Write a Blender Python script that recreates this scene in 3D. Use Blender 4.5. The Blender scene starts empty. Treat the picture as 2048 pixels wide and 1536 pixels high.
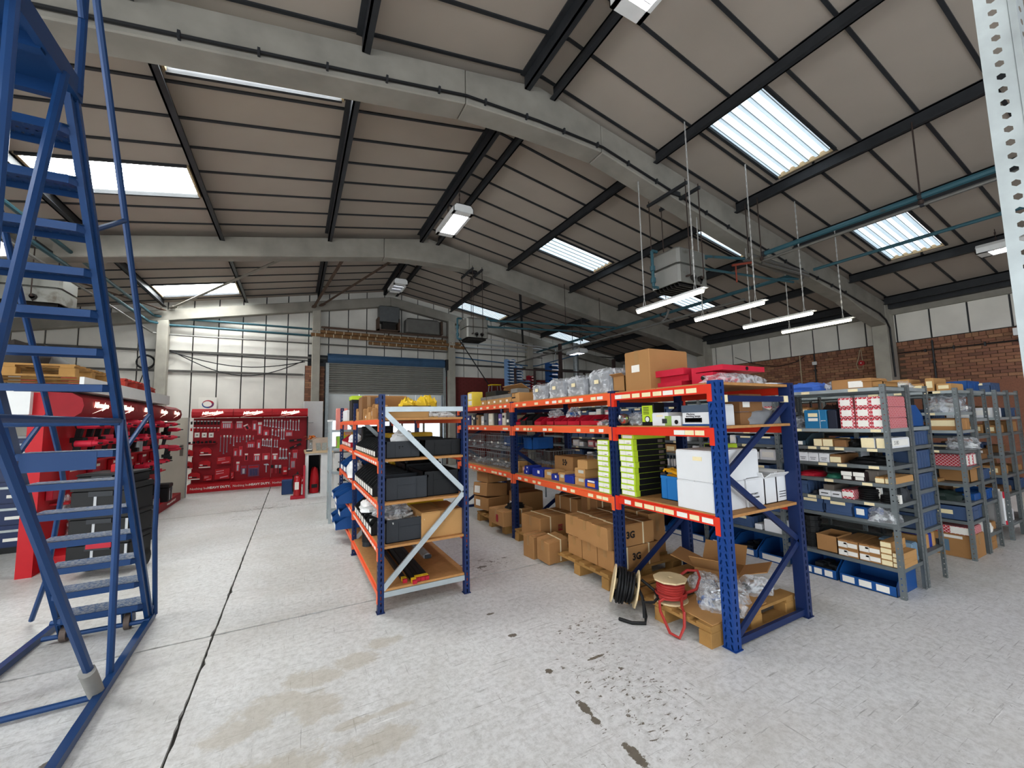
import bpy, bmesh, math, random
from mathutils import Vector, Matrix
rnd = random.Random(11)
SC = bpy.context.scene
COL = SC.collection
PI = math.pi

# ---------------------------------------------------------------- camera, world, exposure
cam_d = bpy.data.cameras.new('camera')
cam_d.sensor_width = 36.0
cam_d.lens = 36.0 * 804.8 / 2048.0
cam_d.clip_start = 0.02
cam = bpy.data.objects.new('camera', cam_d)
COL.objects.link(cam)
YAW, PITCH, ROLL, EYE = 0.49507, 0.08958, -0.02198, 1.6
_f = Vector((math.sin(YAW) * math.cos(PITCH), math.cos(YAW) * math.cos(PITCH), math.sin(PITCH)))
_r = Vector((math.cos(YAW), -math.sin(YAW), 0))
_u = _r.cross(_f)
_r2 = _r * math.cos(ROLL) + _u * math.sin(ROLL)
_u2 = -_r * math.sin(ROLL) + _u * math.cos(ROLL)
cam.matrix_world = Matrix(((_r2.x, _u2.x, -_f.x, 0), (_r2.y, _u2.y, -_f.y, 0), (_r2.z, _u2.z, -_f.z, EYE), (0, 0, 0, 1)))
SC.camera = cam

SC.view_settings.view_transform = 'Standard'
SC.view_settings.look = 'None'
SC.view_settings.gamma = 1.0
SC.view_settings.use_curve_mapping = False
SC.view_settings.exposure = 0.22

world = bpy.data.worlds.new('world')
SC.world = world
world.use_nodes = True
_bg = world.node_tree.nodes['Background']
_bg.inputs[0].default_value = (0.78, 0.88, 1.0, 1)
_bg.inputs[1].default_value = 2.2

SKY_E = 1.0       # daylight coming through the rooflight sheets
LAMP_E = 75.0     # glass of the high bay lamps
BATTEN_E = 24.0   # led battens

# ---------------------------------------------------------------- materials
MATS = {}
def lin(h):
    h = h.lstrip('#')
    out = []
    for i in (0, 2, 4):
        c = int(h[i:i + 2], 16) / 255
        out.append(c / 12.92 if c <= .04045 else ((c + .055) / 1.055) ** 2.4)
    return tuple(out) + (1,)

def nodes(m):
    m.use_nodes = True
    nt = m.node_tree
    return nt, nt.nodes, nt.links, nt.nodes['Principled BSDF']

def mat(name, hexc, rough=.55, metal=0., var=.10, scale=9., bump=0., emit=0., alpha=1., trans=0., coat=0.):
    if name in MATS: return MATS[name]
    m = bpy.data.materials.new(name)
    nt, N, L, P = nodes(m)
    c = lin(hexc)
    tc = N.new('ShaderNodeTexCoord')
    no = N.new('ShaderNodeTexNoise'); no.inputs['Scale'].default_value = scale; no.inputs['Detail'].default_value = 5
    L.new(tc.outputs['Object'], no.inputs['Vector'])
    mx = N.new('ShaderNodeMix'); mx.data_type = 'RGBA'
    mx.inputs['A'].default_value = tuple(max(0, x * (1 - var * 1.6)) for x in c[:3]) + (1,)
    mx.inputs['B'].default_value = tuple(min(1, x * (1 + var * 1.6)) for x in c[:3]) + (1,)
    L.new(no.outputs['Fac'], mx.inputs['Factor'])
    L.new(mx.outputs['Result'], P.inputs['Base Color'])
    P.inputs['Roughness'].default_value = rough
    P.inputs['Metallic'].default_value = metal
    P.inputs['Transmission Weight'].default_value = trans
    P.inputs['Alpha'].default_value = alpha
    P.inputs['Coat Weight'].default_value = coat
    P.inputs['Specular IOR Level'].default_value = .28
    if emit:
        P.inputs['Emission Color'].default_value = c
        P.inputs['Emission Strength'].default_value = emit
    if bump:
        b = N.new('ShaderNodeBump'); b.inputs['Strength'].default_value = bump; b.inputs['Distance'].default_value = .01
        L.new(no.outputs['Fac'], b.inputs['Height']); L.new(b.outputs['Normal'], P.inputs['Normal'])
    MATS[name] = m
    return m

def worn(name, hexc, wornhex, rough=.45, metal=0., amount=.62, scale=14.):
    """painted steel with chipped and rusty places"""
    if name in MATS: return MATS[name]
    m = bpy.data.materials.new(name)
    nt, N, L, P = nodes(m)
    tc = N.new('ShaderNodeTexCoord')
    no = N.new('ShaderNodeTexNoise'); no.inputs['Scale'].default_value = scale; no.inputs['Detail'].default_value = 8
    L.new(tc.outputs['Object'], no.inputs['Vector'])
    rp = N.new('ShaderNodeValToRGB')
    rp.color_ramp.elements[0].position = amount; rp.color_ramp.elements[0].color = lin(hexc)
    rp.color_ramp.elements[1].position = min(1, amount + .09); rp.color_ramp.elements[1].color = lin(wornhex)
    L.new(no.outputs['Fac'], rp.inputs[0]); L.new(rp.outputs[0], P.inputs['Base Color'])
    P.inputs['Roughness'].default_value = rough; P.inputs['Metallic'].default_value = metal
    P.inputs['Specular IOR Level'].default_value = .35
    MATS[name] = m
    return m

def ramp_by_random(name, cols, rough=.8, island=False, bump=.3, noise=40.):
    if name in MATS: return MATS[name]
    m = bpy.data.materials.new(name)
    nt, N, L, P = nodes(m)
    if island:
        src = N.new('ShaderNodeNewGeometry').outputs['Random Per Island']
    else:
        src = N.new('ShaderNodeObjectInfo').outputs['Random']
    rp = N.new('ShaderNodeValToRGB')
    while len(rp.color_ramp.elements) < len(cols): rp.color_ramp.elements.new(.5)
    for i, c in enumerate(cols):
        rp.color_ramp.elements[i].position = i / max(1, len(cols) - 1)
        rp.color_ramp.elements[i].color = lin(c)
    L.new(src, rp.inputs[0])
    tc = N.new('ShaderNodeTexCoord')
    no = N.new('ShaderNodeTexNoise'); no.inputs['Scale'].default_value = noise; no.inputs['Detail'].default_value = 4
    L.new(tc.outputs['Object'], no.inputs['Vector'])
    mx = N.new('ShaderNodeMix'); mx.data_type = 'RGBA'; mx.blend_type = 'MULTIPLY'
    mx.inputs['Factor'].default_value = .5
    L.new(rp.outputs[0], mx.inputs['A']); L.new(no.outputs['Fac'], mx.inputs['B'])
    L.new(mx.outputs['Result'], P.inputs['Base Color'])
    P.inputs['Roughness'].default_value = rough
    b = N.new('ShaderNodeBump'); b.inputs['Strength'].default_value = bump; b.inputs['Distance'].default_value = .004
    L.new(no.outputs['Fac'], b.inputs['Height']); L.new(b.outputs['Normal'], P.inputs['Normal'])
    MATS[name] = m
    return m

def clear_plastic(name, tint='f2f4f6', alpha=.32, rough=.12):
    if name in MATS: return MATS[name]
    m = bpy.data.materials.new(name)
    nt, N, L, P = nodes(m)
    tc = N.new('ShaderNodeTexCoord')
    no = N.new('ShaderNodeTexNoise'); no.inputs['Scale'].default_value = 13; no.inputs['Detail'].default_value = 2; no.inputs['Distortion'].default_value = 1.2
    L.new(tc.outputs['Object'], no.inputs['Vector'])
    rp = N.new('ShaderNodeValToRGB')
    rp.color_ramp.elements[0].position = .42; rp.color_ramp.elements[0].color = (alpha * .5,) * 3 + (1,)
    rp.color_ramp.elements[1].position = .66; rp.color_ramp.elements[1].color = (min(1, alpha * 2.1),) * 3 + (1,)
    L.new(no.outputs['Fac'], rp.inputs[0]); L.new(rp.outputs[0], P.inputs['Alpha'])
    P.inputs['Base Color'].default_value = lin(tint)
    P.inputs['Roughness'].default_value = rough
    P.inputs['Specular IOR Level'].default_value = .8
    b = N.new('ShaderNodeBump'); b.inputs['Strength'].default_value = .5; b.inputs['Distance'].default_value = .01
    L.new(no.outputs['Fac'], b.inputs['Height']); L.new(b.outputs['Normal'], P.inputs['Normal'])
    MATS[name] = m
    return m

def floor_paint():
    m = bpy.data.materials.new('worn_floor_paint')
    nt, N, L, P = nodes(m)
    tc = N.new('ShaderNodeTexCoord')
    def noise(scale, detail=6, vec=None, dist=0., rough=.6):
        n = N.new('ShaderNodeTexNoise'); n.inputs['Scale'].default_value = scale; n.inputs['Detail'].default_value = detail
        n.inputs['Distortion'].default_value = dist; n.inputs['Roughness'].default_value = rough
        L.new(vec or tc.outputs['Object'], n.inputs['Vector']); return n.outputs['Fac']
    def ramp(src, p0, c0, p1, c1):
        r = N.new('ShaderNodeValToRGB')
        r.color_ramp.elements[0].position = p0; r.color_ramp.elements[0].color = c0
        r.color_ramp.elements[1].position = p1; r.color_ramp.elements[1].color = c1
        L.new(src, r.inputs[0]); return r.outputs[0]
    def mathn(op, a, b):
        n = N.new('ShaderNodeMath'); n.operation = op
        for i, v in enumerate((a, b)):
            if isinstance(v, (int, float)): n.inputs[i].default_value = v
            else: L.new(v, n.inputs[i])
        return n.outputs[0]
    def mix(f, a, b):
        n = N.new('ShaderNodeMix'); n.data_type = 'RGBA'
        for k, v in (('Factor', f), ('A', a), ('B', b)):
            if isinstance(v, float): n.inputs[k].default_value = v
            elif isinstance(v, tuple): n.inputs[k].default_value = v
            else: L.new(v, n.inputs[k])
        return n.outputs['Result']
    W, B = (1, 1, 1, 1), (0, 0, 0, 1)
    sep = N.new('ShaderNodeSeparateXYZ'); L.new(tc.outputs['Object'], sep.inputs[0])
    def spot(px, py, rx, ry):
        """1 at the centre of an ellipse on the floor, 0 at its rim and outside"""
        dx = mathn('DIVIDE', mathn('SUBTRACT', sep.outputs[0], px), rx)
        dy = mathn('DIVIDE', mathn('SUBTRACT', sep.outputs[1], py), ry)
        return mathn('MAXIMUM', mathn('SUBTRACT', 1.0, mathn('ADD', mathn('MULTIPLY', dx, dx), mathn('MULTIPLY', dy, dy))), 0.0)
    def spots(lst):
        out = None
        for p in lst: g = spot(*p); out = g if out is None else mathn('MAXIMUM', out, g)
        return out
    def stretched(rot, sc, scale, detail=7, rough=.7, dist=0.):
        mp = N.new('ShaderNodeMapping'); mp.inputs['Rotation'].default_value = (0, 0, rot); mp.inputs['Scale'].default_value = sc
        L.new(tc.outputs['Object'], mp.inputs['Vector']); return noise(scale, detail, mp.outputs[0], dist, rough)
    base = mix(noise(1.1, 5), lin('c4c4c0'), lin('dedfdc'))
    base = mix(ramp(noise(24, 9, rough=.8), .38, (.75, .75, .75, 1), .56, B), base, lin('a9a8a3'))
    base = mix(ramp(noise(11, 9, rough=.8), .55, B, .70, (.6, .6, .6, 1)), base, lin('e9e9e6'))
    # broad grubby areas
    base = mix(ramp(noise(.55, 5, dist=.6), .46, B, .72, (.6, .6, .6, 1)), base, lin('a7a296'))
    # hairline scuffs in several directions
    for rot, sc, th in ((.5, (1.6, 30., 1.), .60), (-.75, (34., 1.8, 1.), .62), (1.2, (1.4, 40., 1.), .63)):
        base = mix(ramp(stretched(rot, sc, 1.8), th, B, th + .05, (.65, .65, .65, 1)), base, lin('77746f'))
    base = mix(ramp(stretched(.9, (1.2, 26., 1.), 1.4), .66, B, .70, (.7, .7, .7, 1)), base, lin('efefec'))
    # brown stain in front of the racks: an old spill with a firm edge
    g = spots(((.60, 3.2, .2, .1), (.40, 3.06, .22, .13), (.14, 3.0, .26, .15), (-.08, 2.84, .26, .16), (-.24, 2.7, .22, .14), (.15, 2.70, .17, .2), (.50, 2.46, .24, .04), (.32, 2.46, .16, .05), (.40, 2.26, .28, .13), (-.1, 2.3, .4, .2)))
    st = mathn('ADD', mathn('MULTIPLY', g, .42), mathn('MULTIPLY', noise(8, 9, dist=.6, rough=.75), 1.15))
    base = mix(ramp(st, .72, B, .86, (.45, .45, .45, 1)), base, lin('a2977f'))
    # flaked paint showing the concrete: small flecks everywhere, dense in worn places
    wear = spots(((1.8, 1.9, .6, .95), (2.0, 2.6, .5, .5), (1.95, 4.25, .5, .45), (-.45, 9.4, 1.1, .9), (-.9, 8.6, .8, .5), (.9, 1.2, 1.2, .7), (1.0, 4.6, .5, 1.2)))
    fl = stretched(.7, (1., 1.9, 1.), 19, 9, .66, .6)
    thr = mathn('SUBTRACT', .735, mathn('MULTIPLY', wear, .15))
    flake = mathn('GREATER_THAN', fl, thr)
    heavy = mathn('MULTIPLY', spots(((-.45, 9.45, 1.0, .55), (1.95, 4.3, .42, .3), (-.2, 10.2, .6, .5))), .13)
    flake = mathn('MAXIMUM', flake, mathn('GREATER_THAN', mathn('ADD', stretched(.2, (1., 2.2, 1.), 8, 9, .7, .8), heavy), .70))
    # larger chips along an old line on the floor
    ch = spots(((1.455, 1.93, .035, .085), (1.445, 1.82, .03, .045), (1.465, 2.3, .035, .035), (1.47, 2.8, .045, .035), (1.465, 1.55, .04, .12), (1.82, 2.27, .10, .018), (1.47, 3.19, .05, .022), (1.50, 2.05, .015, .02), (-1.0, 2.92, .05, .04)))
    flake = mathn('MAXIMUM', flake, mathn('GREATER_THAN', mathn('ADD', mathn('MULTIPLY', ch, .4), mathn('MULTIPLY', noise(26, 7, rough=.75), 1.1)), .74))
    col = mix(flake, base, mix(noise(20, 4), lin('4d4841'), lin('756d5e')))
    L.new(col, P.inputs['Base Color'])
    L.new(ramp(noise(5, 5), .3, (.34,) * 3 + (1,), .7, (.55,) * 3 + (1,)), P.inputs['Roughness'])
    P.inputs['Specular IOR Level'].default_value = .4
    b = N.new('ShaderNodeBump'); b.inputs['Strength'].default_value = .4; b.inputs['Distance'].default_value = .004
    L.new(mathn('SUBTRACT', noise(24, 9, rough=.8), flake), b.inputs['Height']); L.new(b.outputs['Normal'], P.inputs['Normal'])
    MATS['worn_floor_paint'] = m
    return m

# ---------------------------------------------------------------- mesh builder
class MB:
    def __init__(s): s.v = []; s.f = []; s.mi = []; s.cut = []
    def add(s, vs, fs, m=0):
        s.cut.append((len(s.v), len(s.f)))
        o = len(s.v); s.v += [tuple(v) for v in vs]
        for f in fs: s.f.append(tuple(i + o for i in f)); s.mi.append(m)
        return s
    def box(s, x0, x1, y0, y1, z0, z1, m=0, T=None):
        vs = [(x, y, z) for z in (z0, z1) for y in (y0, y1) for x in (x0, x1)]
        if T is not None: vs = [T @ Vector(v) for v in vs]
        return s.add(vs, [(0, 2, 3, 1), (4, 5, 7, 6), (0, 1, 5, 4), (2, 6, 7, 3), (0, 4, 6, 2), (1, 3, 7, 5)], m)
    def cbox(s, x0, x1, y0, y1, z0, z1, c=.01, m=0, T=None):
        """box with its four vertical edges and top edges chamfered"""
        P = [(x0 + c, y0), (x1 - c, y0), (x1, y0 + c), (x1, y1 - c), (x1 - c, y1), (x0 + c, y1), (x0, y1 - c), (x0, y0 + c)]
        cx, cy = (x0 + x1) / 2, (y0 + y1) / 2
        def inset(p): return (p[0] + (c if p[0] < cx else -c), p[1] + (c if p[1] < cy else -c))
        vs = [(p[0], p[1], z0) for p in P] + [(p[0], p[1], z1 - c) for p in P] + [inset(p) + (z1,) for p in P]
        if T is not None: vs = [T @ Vector(v) for v in vs]
        fs = [tuple(range(7, -1, -1)), tuple(range(16, 24))]
        for a in (0, 8):
            for i in range(8): j = (i + 1) % 8; fs.append((a + i, a + j, a + 8 + j, a + 8 + i))
        return s.add(vs, fs, m)
    def prism(s, poly, a0, a1, axis='y', m=0, T=None):
        """polygon (2D) extruded along an axis: y -> poly is (x,z); x -> (y,z); z -> (x,y)"""
        n = len(poly)
        def P(p, a): return {'y': (p[0], a, p[1]), 'x': (a, p[0], p[1]), 'z': (p[0], p[1], a)}[axis]
        vs = [P(p, a0) for p in poly] + [P(p, a1) for p in poly]
        if T is not None: vs = [T @ Vector(v) for v in vs]
        fs = [tuple(range(n)), tuple(range(2 * n - 1, n - 1, -1))] + [(i, i + n, (i + 1) % n + n, (i + 1) % n) for i in range(n)]
        return s.add(vs, fs, m)
    def cyl(s, p0, p1, r, n=10, m=0, r1=None, caps=True):
        p0, p1 = Vector(p0), Vector(p1); d = (p1 - p0).normalized()
        a = d.orthogonal().normalized(); b = d.cross(a); r1 = r if r1 is None else r1
        vs = []
        for p, rr in ((p0, r), (p1, r1)):
            for i in range(n): t = 2 * PI * i / n; vs.append(p + a * (math.cos(t) * rr) + b * (math.sin(t) * rr))
        fs = [(i, (i + 1) % n, (i + 1) % n + n, i + n) for i in range(n)]
        if caps: fs += [tuple(range(n - 1, -1, -1)), tuple(range(n, 2 * n))]
        return s.add(vs, fs, m)
    def tube(s, pts, r, n=8, m=0, closed=False):
        pts = [Vector(p) for p in pts]; k = len(pts); vs = []; a = None
        for i, p in enumerate(pts):
            if closed: d = (pts[(i + 1) % k] - pts[i - 1]).normalized()
            else: d = (pts[min(i + 1, k - 1)] - pts[max(i - 1, 0)]).normalized()
            a = d.orthogonal().normalized() if a is None else (a - d * a.dot(d)).normalized()
            b = d.cross(a)
            for j in range(n): t = 2 * PI * j / n; vs.append(p + a * (math.cos(t) * r) + b * (math.sin(t) * r))
        fs = []
        for i in range(k if closed else k - 1):
            for j in range(n):
                a0, a1 = i * n, ((i + 1) % k) * n
                fs.append((a0 + j, a0 + (j + 1) % n, a1 + (j + 1) % n, a1 + j))
        if not closed: fs += [tuple(range(n - 1, -1, -1)), tuple(range((k - 1) * n, k * n))]
        return s.add(vs, fs, m)
    def lathe(s, prof, c=(0, 0, 0), n=16, m=0, T=None):
        vs = []; k = len(prof)
        for i in range(n):
            t = 2 * PI * i / n
            for (r, z) in prof: vs.append(Vector((c[0] + r * math.cos(t), c[1] + r * math.sin(t), c[2] + z)))
        if T is not None: vs = [T @ v for v in vs]
        fs = [(i * k + j, ((i + 1) % n) * k + j, ((i + 1) % n) * k + j + 1, i * k + j + 1) for i in range(n) for j in range(k - 1)]
        return s.add(vs, fs, m)
    def quad(s, a, b, c, d, m=0): return s.add([a, b, c, d], [(0, 1, 2, 3)], m)
    def bar(s, p0, p1, w, h, m=0, up=(0, 0, 1)):
        """rectangular bar from p0 to p1, w wide across, h along up"""
        p0, p1 = Vector(p0), Vector(p1); d = (p1 - p0).normalized(); up = Vector(up)
        side = d.cross(up)
        if side.length < 1e-5: side = d.cross(Vector((1, 0, 0)))
        side.normalize(); u = side.cross(d).normalized()
        vs = [p + side * (w / 2 * i) + u * (h / 2 * j) for p in (p0, p1) for i, j in ((-1, -1), (1, -1), (1, 1), (-1, 1))]
        return s.add(vs, [(0, 3, 2, 1), (4, 5, 6, 7), (0, 1, 5, 4), (1, 2, 6, 5), (2, 3, 7, 6), (3, 0, 4, 7)], m)
    def perf(s, o, ex, ey, w, h, holes, m=0):
        """flat plate at o spanned by ex*w and ey*h; holes = rows of 4-point holes [(cx0,cy0,cx1,cy1,[4 pts])] cells"""
        o, ex, ey = Vector(o), Vector(ex), Vector(ey)
        Q = lambda a, b: o + ex * a + ey * b
        for (x0, y0, x1, y1, hp) in holes:
            if hp is None: s.add([Q(x0, y0), Q(x1, y0), Q(x1, y1), Q(x0, y1)], [(0, 1, 2, 3)], m); continue
            vs = [Q(x0, y0), Q(x1, y0), Q(x1, y1), Q(x0, y1)] + [Q(*p) for p in hp]
            s.add(vs, [(i, (i + 1) % 4, (i + 1) % 4 + 4, i + 4) for i in range(4)], m)
        return s
    def mesh(s, name, mats, smooth=False):
        me = bpy.data.meshes.new(name)
        me.from_pydata(s.v, [], s.f)
        for m in (mats if isinstance(mats, (list, tuple)) else [mats]): me.materials.append(m)
        if any(s.mi): me.polygons.foreach_set('material_index', s.mi)
        bm = bmesh.new(); bm.from_mesh(me); bmesh.ops.recalc_face_normals(bm, faces=bm.faces); bm.to_mesh(me); bm.free()
        if smooth:
            me.shade_smooth()
            try: me.set_sharp_from_angle(angle=math.radians(40))
            except Exception: pass
        me.update()
        return me
    def each(s, name, mats, parent=None, smooth=False):
        """one object per added piece"""
        ends = s.cut[1:] + [(len(s.v), len(s.f))]; out = []
        for (v0, f0), (v1, f1) in zip(s.cut, ends):
            q = MB(); q.v = s.v[v0:v1]; q.f = [tuple(i - v0 for i in f) for f in s.f[f0:f1]]; q.mi = s.mi[f0:f1]
            out.append(q.build(name, mats, parent, smooth))
        return out
    def build(s, name, mats, parent=None, smooth=False, loc=None, rz=0):
        o = bpy.data.objects.new(name, s.mesh(name, mats, smooth)); COL.objects.link(o)
        if parent is not None: o.parent = parent
        if loc is not None: o.location = loc
        if rz: o.rotation_euler = (0, 0, rz)
        return o

def tag(o, label=None, cat=None, group=None, kind=None):
    if label: o['label'] = label
    if cat: o['category'] = cat
    if group: o['group'] = group
    if kind: o['kind'] = kind
    return o
def thing(name, label, cat, loc=(0, 0, 0), rz=0, group=None):
    o = bpy.data.objects.new(name, None); COL.objects.link(o)
    o.empty_display_size = .05
    o.location = loc; o.rotation_euler = (0, 0, rz)
    return tag(o, label, cat, group)
def obj(name, me, parent=None, loc=(0, 0, 0), rz=0):
    o = bpy.data.objects.new(name, me); COL.objects.link(o)
    if parent is not None: o.parent = parent
    o.location = loc; o.rotation_euler = (0, 0, rz)
    return o
def copy_tree(o, parent=None):
    c = o.copy(); COL.objects.link(c)
    if parent is not None: c.parent = parent
    for ch in list(o.children): copy_tree(ch, c)
    return c
ORD = ['first', 'second', 'third', 'fourth', 'fifth', 'sixth', 'seventh', 'eighth', 'ninth', 'tenth', 'eleventh', 'twelfth', 'thirteenth',
       'fourteenth', 'fifteenth', 'sixteenth', 'seventeenth', 'eighteenth', 'nineteenth', 'twentieth', 'twenty-first', 'twenty-second', 'twenty-third', 'twenty-fourth']

_TXT = {}
def text_mesh(s, size, m, depth=.001, shear=0., bold=0.):
    """lettering standing in the x-z plane, centred, facing -y"""
    key = (s, round(size, 4), m.name, shear, bold)
    if key in _TXT: return _TXT[key]
    cu = bpy.data.curves.new('lettering', 'FONT'); cu.body = s; cu.size = size; cu.extrude = depth; cu.shear = shear
    cu.align_x = 'CENTER'; cu.align_y = 'CENTER'; cu.offset = bold; cu.resolution_u = 2
    ob = bpy.data.objects.new('lettering', cu); COL.objects.link(ob)
    dg = bpy.context.evaluated_depsgraph_get(); dg.update()
    me = bpy.data.meshes.new_from_object(ob.evaluated_get(dg))
    bpy.data.objects.remove(ob); bpy.data.curves.remove(cu)
    me.transform(Matrix.Rotation(PI / 2, 4, 'X'))
    me.materials.clear(); me.materials.append(m)
    _TXT[key] = me
    return me
def text(parent, s, size, m, loc, rz=0, shear=0., bold=0., name='lettering', tilt=0):
    o = obj(name, text_mesh(s, size, m, .0008, shear, bold), parent, loc, rz)
    if tilt: o.rotation_euler = (tilt, 0, rz)
    return o
# ---------------------------------------------------------------- materials of the building
m_floor = floor_paint()
m_joint = mat('joint_filler', '3a3835', .9, var=.3, scale=30)
m_panel = mat('cladding_panel', 'd8d5cc', .6, var=.14, scale=1.6)
m_lining = mat('ceiling_lining', 'a1978c', .8, var=.07, scale=1.1)
m_dark = mat('dark_grey_steel', '2c2e31', .5, .2, var=.25, scale=5)
m_girt = mat('galvanised_girt', '55534f', .55, .3, var=.3, scale=6)
m_conc = mat('cast_concrete', '88847b', .85, var=.24, scale=2.6, bump=.25)
m_concb = mat('bright_concrete', '9f9b90', .85, var=.22, scale=3.2, bump=.25)
m_brick = ramp_by_random('fired_brick', ['7d5343', '94644d', 'a87658', '8d5c46', 'b0825f', '77503f'], .85)
m_bricki = ramp_by_random('fired_brick_wall', ['7d5343', '94644d', 'a87658', '8d5c46', 'b0825f', '77503f'], .85, island=True)
m_mortar = mat('mortar', '5d4a3c', .95, var=.2, scale=20)
m_redbrick = mat('red_painted_brick', '6a2d2a', .8, var=.15, scale=8)
m_alu = mat('galvanised_steel', '9aa0a0', .42, .55, var=.18, scale=14)
m_white = mat('white_board', 'dfe0de', .5, var=.03)

def sky_pane(name, strength, tint):
    m = bpy.data.materials.new(name)
    nt, N, L, P = nodes(m)
    P.inputs['Base Color'].default_value = lin('dfe9f0'); P.inputs['Roughness'].default_value = .4
    tc = N.new('ShaderNodeTexCoord'); sep = N.new('ShaderNodeSeparateXYZ'); L.new(tc.outputs['Object'], sep.inputs[0])
    # light and dark bands of the corrugation put into the glow colour as stripes
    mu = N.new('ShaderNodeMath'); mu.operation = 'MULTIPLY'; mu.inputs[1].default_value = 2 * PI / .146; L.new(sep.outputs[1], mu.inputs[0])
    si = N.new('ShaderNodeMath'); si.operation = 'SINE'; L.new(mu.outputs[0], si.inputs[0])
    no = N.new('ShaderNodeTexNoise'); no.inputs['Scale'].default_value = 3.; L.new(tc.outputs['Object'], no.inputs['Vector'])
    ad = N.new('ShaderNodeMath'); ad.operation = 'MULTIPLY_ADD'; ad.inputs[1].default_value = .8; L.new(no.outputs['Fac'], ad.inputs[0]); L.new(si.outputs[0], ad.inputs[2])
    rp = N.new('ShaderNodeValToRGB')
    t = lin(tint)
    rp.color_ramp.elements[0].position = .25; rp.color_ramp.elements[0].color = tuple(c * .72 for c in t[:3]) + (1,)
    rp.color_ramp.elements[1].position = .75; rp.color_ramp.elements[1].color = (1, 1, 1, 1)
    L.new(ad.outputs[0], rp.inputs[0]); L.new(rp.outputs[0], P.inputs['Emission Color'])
    P.inputs['Emission Strength'].default_value = strength
    MATS[name] = m
    return m
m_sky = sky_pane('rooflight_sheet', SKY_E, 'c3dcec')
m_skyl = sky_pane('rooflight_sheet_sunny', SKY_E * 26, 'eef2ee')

XL, XR, YB, YF = -8.2, 14.0, -6.2, 14.8
RX, RZ, KL, KR = 2.95, 6.41, .187, .172
def roof_z(x): return RZ - (KL * (RX - x) if x < RX else KR * (x - RX))

# ---------------------------------------------------------------- floor: cast slabs with open joints
b = MB(); b.box(XL - .3, XR + .3, YB - .3, YF + .3, -.12, -.022)
floor = tag(b.build('floor', m_joint), kind='structure')
def slab(x0, x1, y0, y1):
    g, st = .006, .06
    P = []
    def side(a, bb, fx):
        n = max(2, int(math.hypot(bb[0] - a[0], bb[1] - a[1]) / st))
        for i in range(n):
            t = i / n; j = max(0, rnd.gauss(.001, .0035)) if i else 0
            if rnd.random() < .03: j += rnd.random() * .014
            P.append((a[0] + (bb[0] - a[0]) * t + fx[0] * j, a[1] + (bb[1] - a[1]) * t + fx[1] * j))
    x0 += g; x1 -= g; y0 += g + .003; y1 -= g + .003
    side((x0, y0), (x1, y0), (0, 1)); side((x1, y0), (x1, y1), (-1, 0)); side((x1, y1), (x0, y1), (0, -1)); side((x0, y1), (x0, y0), (1, 0))
    MB().prism(P, -.022, 0, 'z').build('slab', m_floor, floor)
for x0, x1 in ((XL, -.515), (-.515, 7.2), (7.2, XR)):
    for y0, y1 in ((YB, -1.35), (-1.35, 3.975), (3.975, 9.3), (9.3, YF)): slab(x0, x1, y0, y1)

# ---------------------------------------------------------------- roof lining, rooflights, purlins
ceiling = MB()
ceiling.prism([(XL - .2, roof_z(XL - .2) + .09), (RX, RZ + .09), (XR + .2, roof_z(XR + .2) + .09), (XR + .2, roof_z(XR + .2) + .2), (RX, RZ + .2), (XL - .2, roof_z(XL - .2) + .2)], YB - .2, YF + .2, 'y')
ceiling = tag(ceiling.build('ceiling', m_girt), kind='structure')
BAYS = [(XL, -5.3), (-5.3, -3.36), (-3.36, -1.42), (-1.42, .58), (.58, RX), (RX, 5.28), (5.28, 7.37), (7.37, 9.33), (9.33, 11.6), (11.6, XR)]
SKY = {2: [(7.41, 8.38), (13.1, 14.2), (-2.6, -1.6)], 3: [(4.78, 5.50)], 6: [(2.75, 3.62), (7.68, 8.51), (13.55, 14.45), (-2.2, -1.3)],
       7: [(4.72, 5.55), (10.55, 11.36)], 8: [(2.7, 3.6), (7.62, 8.45), (13.6, 14.53)], 1: [(2.2, 3.2)]}  # unseen rooflights behind the camera and far left are added for light
pitch, y00 = .632, 1.85
seams = [y00 + pitch * k for k in range(-3, 21)]
meshes = {}
def lining(bay, y0, y1):
    x0, x1 = BAYS[bay]; w = round(y1 - y0, 3)
    if (bay, w) not in meshes:
        za, zb = roof_z(x0), roof_z(x1)
        meshes[(bay, w)] = MB().prism([(x0, za), (x1, zb), (x1, zb + .05), (x0, za + .05)], 0, w, 'y').mesh('ceiling_panel', m_lining)
    obj('ceiling_panel', meshes[(bay, w)], ceiling, (0, y0, 0))
def cut(y0, y1, holes):
    out = [(y0, y1)]
    for h0, h1 in holes:
        nxt = []
        for a, c in out:
            if h1 <= a or h0 >= c: nxt.append((a, c)); continue
            if h0 - a > .03: nxt.append((a, h0))
            if c - h1 > .03: nxt.append((h1, c))
        out = nxt
    return out
for bay in range(len(BAYS)):
    holes = SKY.get(bay, [])
    for y0, y1 in zip(seams[:-1], seams[1:]):
        for a, c in cut(y0 + .018, y1 - .018, holes): lining(bay, a, c)
    x0, x1 = BAYS[bay]
    for y in seams:
        if any(h0 - .01 < y < h1 + .01 for h0, h1 in holes) or y > 14.75: continue
        za, zb = roof_z(x0), roof_z(x1)
        if ('bar', bay) not in meshes:
            meshes['bar', bay] = MB().prism([(x0, za - .02), (x1, zb - .02), (x1, zb + .06), (x0, za + .06)], -.02, .02, 'y').mesh('seam_bar', m_dark)
        obj('seam_bar', meshes['bar', bay], ceiling, (0, y, 0))
    for a, c in cut(YB, seams[0], holes): lining(bay, a, c)
    lining(bay, seams[-1], YF)
wn = 0
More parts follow.
